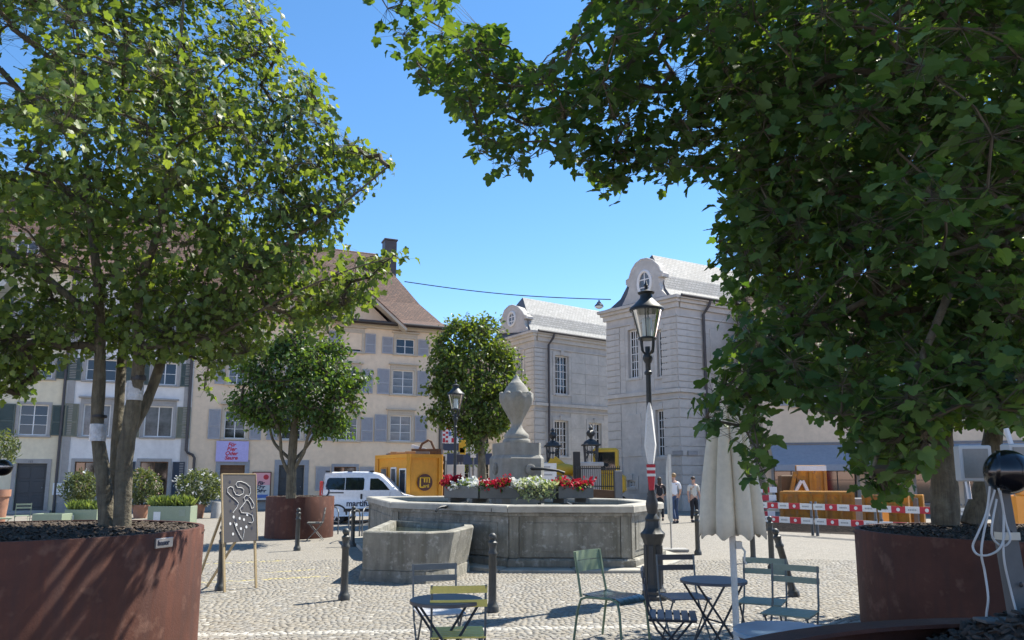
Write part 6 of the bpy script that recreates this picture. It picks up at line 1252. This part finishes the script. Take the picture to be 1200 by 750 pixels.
# signal, signs, flag in the gap
def pole_sign(name, label, cat, px, Y, zt, parts):
    x = at(px, 560, Y).x; t = thing(name, label, cat, (x, Y, 0)); q = MB(); q.tube([(0, 0, 0), (0, 0, zt)], .035, 8); q.build('pole', M['zinc'], t)
    for nm, m_, w, z0, z1 in parts: q = MB(); q.cbox(-w / 2, w / 2, -.09, -.04, z0, z1, .01); q.build(nm, M[m_], t)
    return t
t = pole_sign('traffic_signal', 'black traffic signal with pale round lenses beside orange container', 'traffic signal', 517.5, 28.6, 2.9, [('housing', 'black', .26, 1.62, 2.42)])
for z in (2.18, 1.86): q = MB(); q.lathe([(0, 0), (.085, 0), (.085, .02), (0, .02)], 16); o = q.build('lens', M['white'], t); o.location = (0, -.10, z); o.rotation_euler = (R(90), 0, 0)
q = MB(); q.box(.06, .30, -.06, -.02, .2, 1.5); q.build('control_box', M['woodbr'], t)
x = at(517, 560, 33).x; t = thing('street_banner', 'red white and blue patterned cloth above a navy panel on pole', 'banner', (x, 33, 0)); q = MB(); q.tube([(0, 0, 0), (0, 0, 4.6)], .04, 8); q.build('pole', M['zinc'], t)
q = MB(); random.seed(3); wz = (CAMH + (560 - 496) * mpp(33), CAMH + (560 - 520) * mpp(33), CAMH + (560 - 528.5) * mpp(33))
q.box(.03, .95, -.03, .0, wz[1], wz[0]); q.build('cloth', M['white'], t)
q = MB()
for i in range(7):
    for j in range(9):
        if random.random() < .55: a0 = .05 + i * .128; z0 = wz[1] + .03 + j * (wz[0] - wz[1] - .05) / 9; q.box(a0, a0 + .11, -.037, -.031, z0, z0 + .10, mi=0 if random.random() < .8 else 1)
q.build('printed_pattern', [M['red'], M['blue']], t)
q = MB(); q.box(.03, 1.0, -.04, .0, wz[2], wz[1] - .02); q.build('navy_panel', M['navy'], t)
pole_sign('warning_light', 'yellow road works light on slim pole left of the lime tree', 'lamp', 541.5, 31, 3.0, [('lamp_box', 'yellow', .28, 2.55, 3.15), ('lens', 'orlamp', .2, 2.62, 2.84)])
pole_sign('street_post', 'dark post with white disc sign under the lime tree', 'sign', 554.5, 30, 2.9, [('sign_face', 'white', .22, 2.4, 2.9), ('control_box', 'black', .3, .9, 1.6)])
pole_sign('street_post', 'slim grey post with white panel close to far lamp post', 'sign', 537.5, 29, 2.6, [('sign_face', 'white', .45, 1.3, 2.1), ('sign_face', 'navy', .4, 2.2, 2.5)])
t = pole_sign('fence_panel', 'grey fence panel with posts at the foot of the lime tree', 'fence', 545, 33, 1.3, [('panel', 'concrete', 2.0, .2, 1.2)])
t = pole_sign('parasol_shop', 'dark folded awning of a stall in the far side street', 'awning', 550, 40, 3.2, [('awning', 'navy', 2.4, 2.3, 2.9)])
shrub('bush', 'light green bush at end of the side street beyond lime tree', 'plant', at(549, 526, 44), 1.2, 1.3, 500, .3, M['leaf_g'], seed=6)
# ================================================================ GATE AND BUILDING SITE BEFORE THE PAVILIONS
x = at(642, 552, 31).x; t = thing('site_sign', 'white notice panel with grey lines behind the fountain pedestal', 'sign', (x, 31, 0)); q = MB(); q.box(-.36, .36, -.02, .02, 1.55, 2.2); q.build('panel', M['white'], t)
q = MB()
for k, (a0, a1) in enumerate(((-.28, .1), (-.22, .28), (-.28, .18))): q.box(a0, a1, -.028, -.021, 2.02 - k * .16, 2.07 - k * .16)
q.build('lettering', M['inkgrey'], t); q = MB(); q.tube([(-.3, .03, 0), (-.3, .03, 2.1)], .03, 6); q.tube([(.3, .03, 0), (.3, .03, 2.1)], .03, 6); q.build('post', M['zinc'], t)
def gate_pier(label, px, Y):
    x = at(px, 560, Y).x; t = thing('gate_pier', label, 'gate pier', (x, Y, 0)); zt_ = CAMH + (560 - 542) * mpp(Y)
    q = MB(); q.cbox(-.42, .42, -.42, .42, -.1, zt_ - .2, .02); q.cbox(-.52, .52, -.52, .52, zt_ - .198, zt_, .03); q.build('pier', M['limeb'], t)
    q = MB()
    for i in (-1, 1):
        for j in (-1, 1): q.tube([(i * .26, j * .26, zt_), (i * .30, j * .30, zt_ + .75)], .035, 6); q.tube([(i * .28, j * .28, zt_ + .1), (i * .12, j * .2, zt_ + .35), (i * .28, j * .28, zt_ + .6)], .02, 5)
    for j in (-1, 0, 1): q.tube([(j * .18, -.29, zt_ + .02), (j * .18, -.31, zt_ + .75)], .018, 5); q.ellip((j * .15, -.3, zt_ + .45), .08, .03, .08, 8, 5)
    q.cbox(-.42, .42, -.42, .42, zt_ + .75, zt_ + .83, .02); q.lathe([(.36, 0), (.30, .12), (.16, .2), (.08, .24)], 16, c=(0, 0, zt_ + .83)); q.build('iron_cage', M['iron'], t)
    q = MB(); q.lathe([(.05, 0), (.07, .08), (.15, .16), (.19, .28), (.14, .38), (.06, .42), (.10, .50), (.06, .58), (0, .62)], 14, c=(0, 0, zt_ + 1.07), mod=lambda a, z: 1 + .15 * math.sin(4 * a + z * 9)); q.build('finial', M['iron'], t, smooth=40); return t
gate_pier('left gate pier topped by an ornate black iron lantern', 648, 37); gate_pier('right gate pier with ornate black iron finial by the excavator', 693, 34.5)
EX = thing('excavator', 'yellow excavator parked behind the iron fence before the pavilion', 'excavator', (at(702, 560, 36).x, 36, .0), R(-12))
q = MB(); q.cbox(-1.1, 1.25, -.75, .75, .9, 1.75, .10); q.build('engine_cover', M['yellow'], EX); q = MB(); q.cbox(-.2, .95, -.72, .3, 1.76, 3.0, .08); cb = q.build('cab', M['yellow'], EX)
q = MB(); q.box(-.08, .83, -.735, -.722, 1.95, 2.8); q.build('window', M['carglass'], cb); q = MB(); q.box(-.213, -.202, -.6, .2, 1.95, 2.8); q.build('window', M['carglass'], cb)
for y in (-.7, .7):
    q = MB(); q.cbox(-1.3, 1.3, y - .22, y + .22, .05, .72, .18); q.build('track', M['tyre'], EX)
q = MB(); q.bar((-.9, 0, 1.5), (-2.2, 0, 2.5), .3, .36); q.bar((-2.2, 0, 2.5), (-2.9, 0, 1.2), .22, .28); q.build('boom', M['yellow'], EX); q = MB(); q.tube([(-1.0, -.1, 1.4), (-2.0, -.1, 2.1)], .07, 8); q.build('hydraulic_ram', M['steel'], EX)
q = MB(); q.add([(-2.7, -.4, 1.2), (-3.2, -.4, 1.3), (-3.3, -.4, .8), (-2.8, -.4, .6), (-2.7, .4, 1.2), (-3.2, .4, 1.3), (-3.3, .4, .8), (-2.8, .4, .6)], [(0, 1, 2, 3), (7, 6, 5, 4), (0, 1, 5, 4), (1, 2, 6, 5), (2, 3, 7, 6)]); q.build('bucket', M['zinc'], EX)
q = MB(); q.ellip((-1.7, -.3, 2.0), .75, .25, .28, 12, 8); q.build('boom_cover', M['yellow'], EX, smooth=60)
fx0, fx1 = at(676, 560, 32.5).x, at(727, 560, 31.5).x
t = thing('iron_fence', 'dark iron railing on low wall in front of the excavator', 'fence'); fa, fb = Vector((fx0, 32.5, 0)), Vector((fx1, 31.6, 0)); q = MB()
for k in range(22):
    p_ = fa.lerp(fb, k / 21); q = MB(); q.tube([p_ + Vector((0, 0, 1.1)), p_ + Vector((0, 0, 2.1))], .018, 5); q.build('railing_bar', M['iron'], t)
for z in (1.25, 2.0): q = MB(); q.tube([fa + Vector((0, 0, z)), fb + Vector((0, 0, z))], .025, 5); q.build('rail', M['iron'], t)
q = MB(); q.bar(fa + Vector((0, 0, .84)), fb + Vector((0, 0, .74)), .3, .64); q.build('dark_board', M['woodbr'], t); q = MB(); q.bar(fa + Vector((.6, -.06, .32)), fb + Vector((0, -.06, .32)), .22, .36); q.build('timber_plank', M['rustor'], t)
q = MB(); q.cbox(fx1 - .25, fx1 + .05, 31.3, 31.7, 0, 1.9, .02); q.build('end_post', M['zinc'], t)
x = at(676, 560, 33).x; q = MB(); q.cbox(x - .15, x + .15, 32.9, 33.2, 0, 2.75, .02); tag(q.build('black_panel', M['black']), 'upright black panel left of the yellow excavator', 'panel')
# wire with hanging street light
a, b, m_ = at(474, 330, 41.5), at(716, 351, 39.6), at(702, 354, 39.7)
q = MB(); q.tube([a.lerp(b, k / 16) + Vector((0, 0, -.22 * math.sin(math.pi * k / 16))) for k in range(17)], .028, 5); tag(q.build('span_wire', M['black']), 'overhead wire spanning the street between house and pavilion', 'wire')
t = thing('hanging_lamp', 'street light hanging from the overhead wire beside right pavilion', 'street lamp', (m_.x, m_.y, m_.z)); q = MB(); q.lathe([(.0, .02), (.10, .0), (.14, -.08), (.24, -.18), (.25, -.25)], 18); q.build('shade', M['zinc'], t, smooth=50); q = MB(); q.ellip((0, 0, -.25), .23, .23, .13, 16, 8); q.build('diffuser', M['mantle'], t, smooth=60); q = MB(); q.tube([(0, 0, 0), (0, 0, .10)], .05, 6); q.build('clamp', M['black'], t)
# ================================================================ SHOP BUILDING AT RIGHT
FS = Facade((at(897, 560, 36.2).x, 36.2), -14)
SB = thing('shop_building', 'peach building with long grey blue shop awning behind the barrier boards', 'building'); SB.matrix_world = FS.mx(); se = FS.pt(1330, 500)[0]
up = [(930 + k * 62, 430, 955 + k * 62, 475) for k in range(6)] + [(1085, 490, 1105, 508), (1118, 480, 1150, 510), (1160, 480, 1185, 508)]
hs = [FS.rect(*w) for w in up[:6]]; zshop = FS.pt(950, 552)[1]; zaw = FS.pt(950, 521)[1]
shopn = 7; sh = [(s_, s_ + (se - 1) / shopn - .45, .45, 2.55) for s_ in [.4 + k * (se - 1) / shopn for k in range(shopn)]]
wb = MB(); holed_wall(wb, 0, se, -.3, 8.6, hs + sh, .35); wb.quad((0, 0, -.3), (0, 9, -.3), (0, 9, 8.6), (0, 0, 8.6)); wb.quad((se, 0, -.3), (se, 9, -.3), (se, 9, 8.6), (se, 0, 8.6)); wb.quad((0, 9, -.3), (se, 9, -.3), (se, 9, 8.6), (0, 9, 8.6)); wb.quad((0, 0, 8.6), (se, 0, 8.6), (se, 9, 8.6), (0, 9, 8.6)); wb.build('wall', M['peach'], SB)
for r in hs:
    window(SB, r, 2, 4, M['wframe'], M['pane'], M['greyst'], .14, hood=True)
    for s0 in (r[0] - .9, r[1] + .18): shutter(SB, s0, s0 + .7, r[2], r[3], M['sh_blue'])
for r in sh: window(SB, r, 2, 2, M['doord'], M['pane'], M['greyst'], .12, rec=.25, indiv=False)
ro, _ = tiled_roof(SB, 0, se, 8.6, 12.5, 0, 9, M['tile'])
q = MB(); q.box(.2, se - .2, -.10, -.002, zaw, zaw + .10); q.build('awning_rail', M['zinc'], SB)
q = MB(); q.add([(.3, -.1, zaw - .02), (se - .3, -.1, zaw - .02), (se - .3, -1.5, zshop + .28), (.3, -1.5, zshop + .28), (se - .3, -1.52, zshop), (.3, -1.52, zshop), (.3, -.1, zaw - .06), (se - .3, -.1, zaw - .06), (se - .3, -1.48, zshop + .24), (.3, -1.48, zshop + .24)], [(0, 1, 2, 3), (3, 2, 4, 5), (6, 7, 8, 9)]); q.build('awning', M['awn'], SB)
t = thing('pennant_string', 'string of white pennants hanging in the dark shop front', 'bunting'); t.matrix_world = FS.mx(); q = MB(); s0, z0 = FS.pt(1112, 530); s1_, z1_ = FS.pt(1200, 536); q.tube([(s0, -1.6, z0), ((s0 + s1_) / 2, -1.6, min(z0, z1_) - .1), (s1_, -1.6, z1_)], .01, 4); q.build('cord', M['white'], t)
for k in range(9): s_ = s0 + (s1_ - s0) * k / 9; q = MB(); q.add([(s_, -1.6, z0 - .02), (s_ + .30, -1.6, z0 - .02), (s_ + .15, -1.605, z0 - .36), (s_, -1.59, z0 - .02), (s_ + .30, -1.59, z0 - .02), (s_ + .15, -1.595, z0 - .36)], [(0, 1, 2), (5, 4, 3), (0, 1, 4, 3), (1, 2, 5, 4), (2, 0, 3, 5)]); q.build('pennant', M['white'], t)
for k, px in enumerate((945, 960, 1000, 1040, 1060)):
    pass
# ================================================================ BARRIERS AND TRENCH BOXES
bA, bB = Vector((at(886, 560, 22.6).x, 22.6, 0)), Vector((at(1215, 560, 16.8).x, 16.8, 0))
dirb = (bB - bA); LB = dirb.length; ub = dirb.normalized(); angb = math.atan2(ub.y, ub.x)
def barrier(label, s0, s1, zc, h=.165, tilt=0):
    p_ = bA + ub * s0; t = thing('barrier_board', label, 'barrier', (p_.x, p_.y, zc), angb); q = MB(); L_ = s1 - s0; n_ = max(2, round(L_ / .34)); w = L_ / n_
    q.box(0, L_, -.016, .016, -h / 2, h / 2); q.build('plank', M['white'], t)
    ql = MB(); qr = MB(); qd = MB()
    for k in range(n_):
        if k % 2: qr.box(k * w, (k + 1) * w, -.0195, .0195, -h / 2 - .001, h / 2 + .001); qd.add([(k * w + w / 2 + .048 * math.cos(a), -.021, .048 * math.sin(a)) for a in [i * .5236 for i in range(12)]], [tuple(range(12))])
        else:
            for j in range(5): ql.box(k * w + w * (.2 + .12 * j), k * w + w * (.29 + .12 * j), -.0185, -.0165, -.02, .02)
    qr.build('red_field', M['red'], t); qd.build('white_emblem', M['white'], t); ql.build('lettering', M['inkgrey'], t)
    for s_ in (.04, L_ - .04): q = MB(); q.box(s_ - .03, s_ + .03, .024, .06, -zc, h / 2 + .06); q.build('upright', M['zinc'], t)
nseg = 4
for k in range(nseg):
    s0, s1_ = LB * k / nseg, LB * (k + 1) / nseg - .06
    barrier('red and white barrier board, %s in the upper row along the trench' % ('leftmost', 'second from left', 'third from left', 'rightmost')[k], s0, s1_, .80)
    barrier('red and white barrier board, %s in the lower row along the trench' % ('leftmost', 'second from left', 'third from left', 'rightmost')[k], s0 + .02, s1_ + .01, .40)
t = thing('barrier_trestle', 'stack of red and white barrier boards by the parasol, left of trench boxes', 'barrier', tuple(at(893, 605, 24.5) * Vector((1, 1, 0))) if False else (at(893, 605, 24.5).x, 24.5, 0), R(20))
for k in range(4):
    q = MB(); q.box(-.9, .5, -.03 - .05 * k, .0 - .05 * k, .35 + .26 * k, .53 + .26 * k); q.build('plank', M['white'], t); q = MB()
    for j in range(2): q = MB(); q.box(-.62 + .56 * j, -.36 + .56 * j, -.036 - .05 * k, -.031 - .05 * k, .349 + .26 * k, .531 + .26 * k); q.build('red_field', M['red'], t)
def trench_box(label, a, b, h, Y0, m='rustor'):
    p0, p1 = at(a, 560, Y0), at(b, 560, Y0 - .9); u = Vector((p1.x - p0.x, p1.y - p0.y, 0)); L_ = u.length; t = thing('trench_box', label, 'trench box', (p0.x, p0.y, 0), math.atan2(u.y, u.x))
    q = MB(); q.cbox(0, L_, 0, .16, .05, h, .02); q.build('steel_plate', M[m], t)
    for k in range(int(L_ / .45) + 1): s_ = min(L_ - .1, k * .45); q = MB(); q.box(s_, s_ + .09, -.07, .0 - .002, .08, h - .03); q.build('rib', M[m], t)
    for z in (.06, h * .5, h - .10): q = MB(); q.box(.0, L_, -.09, -.072, z, z + .09); q.build('flange', M[m], t)
    for k in range(0, 3): q = MB(); q.box(.2 + k * L_ / 3, .32 + k * L_ / 3, 1.3, 1.46, .1, h * .9); q.build('strut', M['zinc'], t)
    q = MB(); q.cbox(0, L_, 1.5, 1.66, .05, h, .02); q.build('steel_plate', M[m], t); return t
trench_box('long worn orange trench box lying behind the barrier boards', 913, 1000, 1.16, 25); trench_box('shorter orange trench box right of the long one', 1009, 1062, 1.08, 23.5)
q = MB(); p0 = at(985, 560, 24.4); q.cbox(p0.x - .6, p0.x + .9, 24.6, 24.9, .0, .95, .03); tag(q.build('concrete_slab', M['concrete']), 'grey slab between the two orange trench boxes', 'slab')
c = at(948, 565, 27); t = thing('trench_box', 'upright orange shoring box with pale struts rising behind the long one', 'trench box', (c.x, 27, 0), R(-8))
q = MB(); q.cbox(-.42, .60, 0, .14, .0, 2.05, .02); q.build('steel_plate', M['rustor'], t)
for x in (-.42, .0, .5): q = MB(); q.box(x, x + .1, -.08, -.002, .05, 2.0); q.build('rib', M['rustor'], t)
q = MB(); q.box(-.42, .6, -.10, -.082, 1.85, 2.03); q.build('flange', M['white'], t); q = MB(); q.bar((-.65, -.12, .9), (-.3, -.12, 1.5), .2, .1); q.bar((-.25, -.12, 1.5), (-.0, -.12, .9), .16, .1); q.build('strut', M['white'], t)
q = MB(); q.bar((-.75, -.2, .8), (-.5, -.2, 1.8), .14, .12); q.build('arm', M['rustor'], t)
q = MB(); q.cbox(-.95, -.45, .0, .6, .0, 1.7, .04); q.build('drive_box', M['lintel'], t)
q = MB(); p0, p1 = at(880, 560, 24), at(1300, 560, 19.5); q.add([(p0.x, 23.2, .0), (p1.x, 17.4, 0), (p1.x, 19.4, 0), (p0.x, 25.6, 0), (p0.x, 23.5, .30), (p1.x, 17.9, .22), (p1.x, 19.2, .24), (p0.x, 25.2, .3)], [(4, 5, 6, 7), (0, 1, 5, 4), (1, 2, 6, 5), (2, 3, 7, 6), (3, 0, 4, 7)]); tag(q.build('asphalt_edge', M['soil']), 'dark trench spoil along the barrier', 'trench', kind='structure')
c = at(1035, 578, 20.4); t = thing('warning_light', 'small amber warning lamp clipped on the barrier board', 'lamp', (c.x, c.y, .78)); q = MB(); q.cbox(-.08, .08, -.06, .03, -.34, .02, .01); q.build('battery_case', M['orlamp'], t); q = MB(); q.lathe([(.07, 0), (.075, .04), (.05, .10), (0, .11)], 12, c=(0, -.01, .04)); q.build('lens', M['orlamp'], t, smooth=50); q = MB(); q.tube([(0, 0, .15), (.03, 0, .26), (-.03, 0, .26), (0, 0, .15)], .012, 5); q.build('handle', M['black'], t)
c = at(1196, 606, 15.8); t = thing('warning_light', 'larger amber warning lamp at the far right picture edge', 'lamp', (c.x, c.y, .0)); q = MB(); q.cbox(-.12, .3, -.1, .1, .0, 1.25, .03); q.build('battery_case', M['orlamp'], t); q = MB(); q.lathe([(.1, 0), (.1, .1), (.06, .16), (0, .17)], 12, c=(.05, 0, 1.251)); q.build('lens', M['orlamp'], t, smooth=50)
x = at(1206, 560, 18.2).x; t = thing('barrier_fence', 'tall red barrier panel with white discs at the right edge', 'barrier', (x, 18.2, 0), R(-12)); q = MB(); q.box(-.25, 1.2, -.03, .0, .2, 2.15); q.build('panel', M['red'], t)
for k in range(4): q = MB(); q.lathe([(0, 0), (.09, 0), (.09, .01), (0, .01)], 14); o = q.build('disc', M['white'], t); o.location = (-.05, -.045, .5 + k * .42); o.rotation_euler = (R(90), 0, 0)
# ================================================================ PEOPLE
def skin_mesh(name, J, E, m, parent, root=0, sub=1):
    me = bpy.data.meshes.new(name); me.from_pydata([j[0] for j in J], [], E); o = link(name, me, parent); me.materials.append(m)
    md = o.modifiers.new('skin', 'SKIN'); md.use_smooth_shade = True; me.skin_vertices.new() if not me.skin_vertices else None
    for i, j in enumerate(J): r = j[1]; me.skin_vertices[0].data[i].radius = r if isinstance(r, tuple) else (r, r)
    me.skin_vertices[0].data[root].use_root = True
    s = o.modifiers.new('sub', 'SUBSURF'); s.levels = sub; s.render_levels = sub
    dg = bpy.context.evaluated_depsgraph_get(); m2 = bpy.data.meshes.new_from_object(o.evaluated_get(dg)); o.modifiers.clear(); o.data = m2; m2.name = name; return o
def person(label, loc, rz, H, arms, legs, top, bottom, shoes, hair, hairlen=0, sleeve=.5, skirt=False):
    t = thing('person', label, 'person', loc, rz); k = H / 1.75; V = lambda x, y, z: (x * k, y * k, z * k)      # faces -y
    J = []; E = []
    def add(p, r, par=None): J.append((V(*p), tuple(c * k for c in r) if isinstance(r, tuple) else r * k)); i = len(J) - 1; (E.append((par, i)) if par is not None else None); return i
    pel = add((0, 0, .96), (.135, .10)); ab = add((0, -.005, 1.12), (.125, .092), pel); ch = add((0, 0, 1.30), (.145, .10), ab); up_ = add((0, .01, 1.42), (.10, .08), ch); nk = add((0, .0, 1.50), (.052, .055), up_); hd = add((0, -.02, 1.60), (.072, .085), nk); hd2 = add((0, -.015, 1.70), (.062, .075), hd)
    cl = {}
    for s, (el, ha) in zip((-1, 1), arms):
        sh = add((s * .185, .01, 1.41), .055, up_); e = add(el, .042, sh); w = add(ha, .028, e); d = (Vector(ha) - Vector(el)).normalized(); pl_ = add(tuple(Vector(ha) + d * .055), (.036, .018), w)
        sd = d.cross(Vector((1, 0, 0))); sd = sd.normalized() if sd.length > .1 else Vector((0, 1, 0))
        for q_ in range(4):
            b0 = Vector(ha) + d * .09 + sd * (.027 - .018 * q_); ln = (.06, .07, .066, .05)[q_]; a = add(tuple(b0), .0095, pl_); a2 = add(tuple(b0 + d * ln * .6 + Vector((-s * .008, 0, 0))), .0085, a); add(tuple(b0 + d * ln + Vector((-s * .02, 0, 0))), .007, a2)
        th = add(tuple(Vector(ha) + d * .04 + sd * .04), .011, pl_); add(tuple(Vector(ha) + d * .08 + sd * .058), .009, th)
        cl[s] = (V(s * .185, .01, 1.41), V(*el), V(*ha))
    lg = {}
    for s, (kn, an) in zip((-1, 1), legs):
        hp = add((s * .095, 0, .90), .088, pel); kk = add(kn, .055, hp); a = add(an, .038, kk); f = add((an[0], an[1] - .09, .035), (.036, .028), a); add((an[0], an[1] - .17, .028), (.03, .02), f); lg[s] = ((s * .095, 0, .90), kn, an)
    skin_mesh('body', J, E, M['skin'], t)
    # face and hair
    q = MB(); 
    for s in (-1, 1): q.ellip(V(s * .03, -.098, 1.655), .010 * k, .007 * k, .008 * k, 8, 6)
    q.build('eyes', M['black'], t); q = MB(); q.ellip(V(0, -.112, 1.63), .012 * k, .018 * k, .022 * k, 8, 6); q.build('nose', M['skin'], t, smooth=60); q = MB(); q.ellip(V(0, -.100, 1.595), .022 * k, .006 * k, .006 * k, 8, 6); q.build('mouth', M['redlamp'], t)
    q = MB(); 
    for s in (-1, 1): q.ellip(V(s * .078, .0, 1.645), .012 * k, .02 * k, .03 * k, 8, 6)
    q.build('ears', M['skin'], t, smooth=60)
    q = MB(); q.ellip(V(0, .008, 1.685), .088 * k, .098 * k, .085 * k, 14, 10)
    if hairlen: q.ellip(V(0, .05, 1.60 - hairlen / 2), .08 * k, .05 * k, (.10 + hairlen / 2) * k, 12, 8)
    q.build('hair', hair, t, smooth=60)
    # clothes as slightly larger continuous skins
    J2 = [(V(0, 0, .90), (.165 * k, .125 * k)), (V(0, -.005, 1.12), (.145 * k, .108 * k)), (V(0, 0, 1.30), (.162 * k, .115 * k)), (V(0, .01, 1.42), (.115 * k, .09 * k)), (V(0, 0, 1.475), (.066 * k, .066 * k))]; E2 = [(0, 1), (1, 2), (2, 3), (3, 4)]
    for s in (-1, 1):
        a, e, w = (Vector(p_) for p_ in cl[s]); n_ = len(J2); J2.append((tuple(a), .072 * k)); E2.append((3, n_)); J2.append((tuple(a.lerp(e, min(1, sleeve * 2) * .9)), .062 * k)); E2.append((n_, n_ + 1))
        if sleeve > .5: J2.append((tuple(e), .056 * k)); J2.append((tuple(e.lerp(w, .92)), .043 * k)); E2 += [(n_ + 1, n_ + 2), (n_ + 2, n_ + 3)]
    skin_mesh('shirt', J2, E2, top, t)
    J3 = [(V(0, 0, 1.05), (.140 * k, .105 * k)), (V(0, 0, .92), (.155 * k, .118 * k))]; E3 = [(0, 1)]
    for s in (-1, 1):
        h_, kn, an = lg[s]; n_ = len(J3); J3 += [(V(*h_), .102 * k), (V(*kn), .072 * k), (V(an[0], an[1], an[2] + .02), .062 * k)]; E3 += [(1, n_), (n_, n_ + 1), (n_ + 1, n_ + 2)]
    skin_mesh('trousers', J3, E3, bottom, t)
    for s in (-1, 1):
        an = lg[s][2]; q = MB(); q.ellip(V(an[0], an[1] - .07, .045), .05 * k, .135 * k, .05 * k, 12, 8); q.build('shoe', shoes, t, smooth=60)
    return t
pg = gr(791, 613); person('person in white t shirt and blue jeans walking beyond the lamp post', (pg.x, pg.y, 0), R(195), 1.76, [((-.25, .03, 1.14), (-.24, -.10, .92)), ((.24, -.03, 1.14), (.17, -.24, 1.02))], [((-.10, -.10, .50), (-.10, .02, .09)), ((.10, .06, .50), (.11, .22, .11))], M['tee'], M['jeans'], M['shoe'], M['hairb'], 0, .5)
pg = gr(774, 610); person('person in black clothes walking left of the white t shirt', (pg.x, pg.y, 0), R(170), 1.62, [((-.24, .0, 1.14), (-.20, -.2, 1.05)), ((.24, .02, 1.14), (.2, -.16, .98))], [((-.10, -.06, .50), (-.10, .06, .09)), ((.10, .02, .50), (.10, .1, .10))], M['blackc'], M['blackc'], M['shoe'], M['hair'], .14, .8)
pg = gr(814, 612); person('person in cream top and dark shorts partly behind the parasol', (pg.x, pg.y, 0), R(20), 1.64, [((-.25, .0, 1.14), (-.27, -.06, .90)), ((.25, .0, 1.14), (.26, -.06, .90))], [((-.10, -.03, .50), (-.10, .03, .09)), ((.10, -.03, .50), (.10, .0, .09))], M['cream_c'], M['blackc'], M['shoe'], M['hair'], 0, .5)
# ================================================================ GROUPS OF ALIKE THINGS
GROUPS = dict(folding_chair='folding bistro chairs', bistro_table='round bistro tables', barrier_board='barrier boards along the trench', flower_pot='terracotta pots before the houses', oleander='potted oleanders', planter_box='green planter boxes', corten_planter='round rust planters', street_lamp='old street lamps', cycle_stand='cycle stands', flower_box='flower boxes on the fountain', flower_plant='flowers on the fountain', gate_pier='gate piers', terraced_house='row of houses', palace_pavilion='palace pavilions', maple_tree='maple trees', trench_box='orange trench boxes', flood_light='flood lights in the near planter', cable='white lamp cables', spot_lamp='round spot lamps', person='people walking', warning_light='warning lights', street_post='street posts', grass_tuft='grass in planter boxes')
for o in list(S.objects):
    if o.parent is None and 'group' not in o.keys():
        g = GROUPS.get(o.name.split('.')[0])
        if g: o['group'] = g
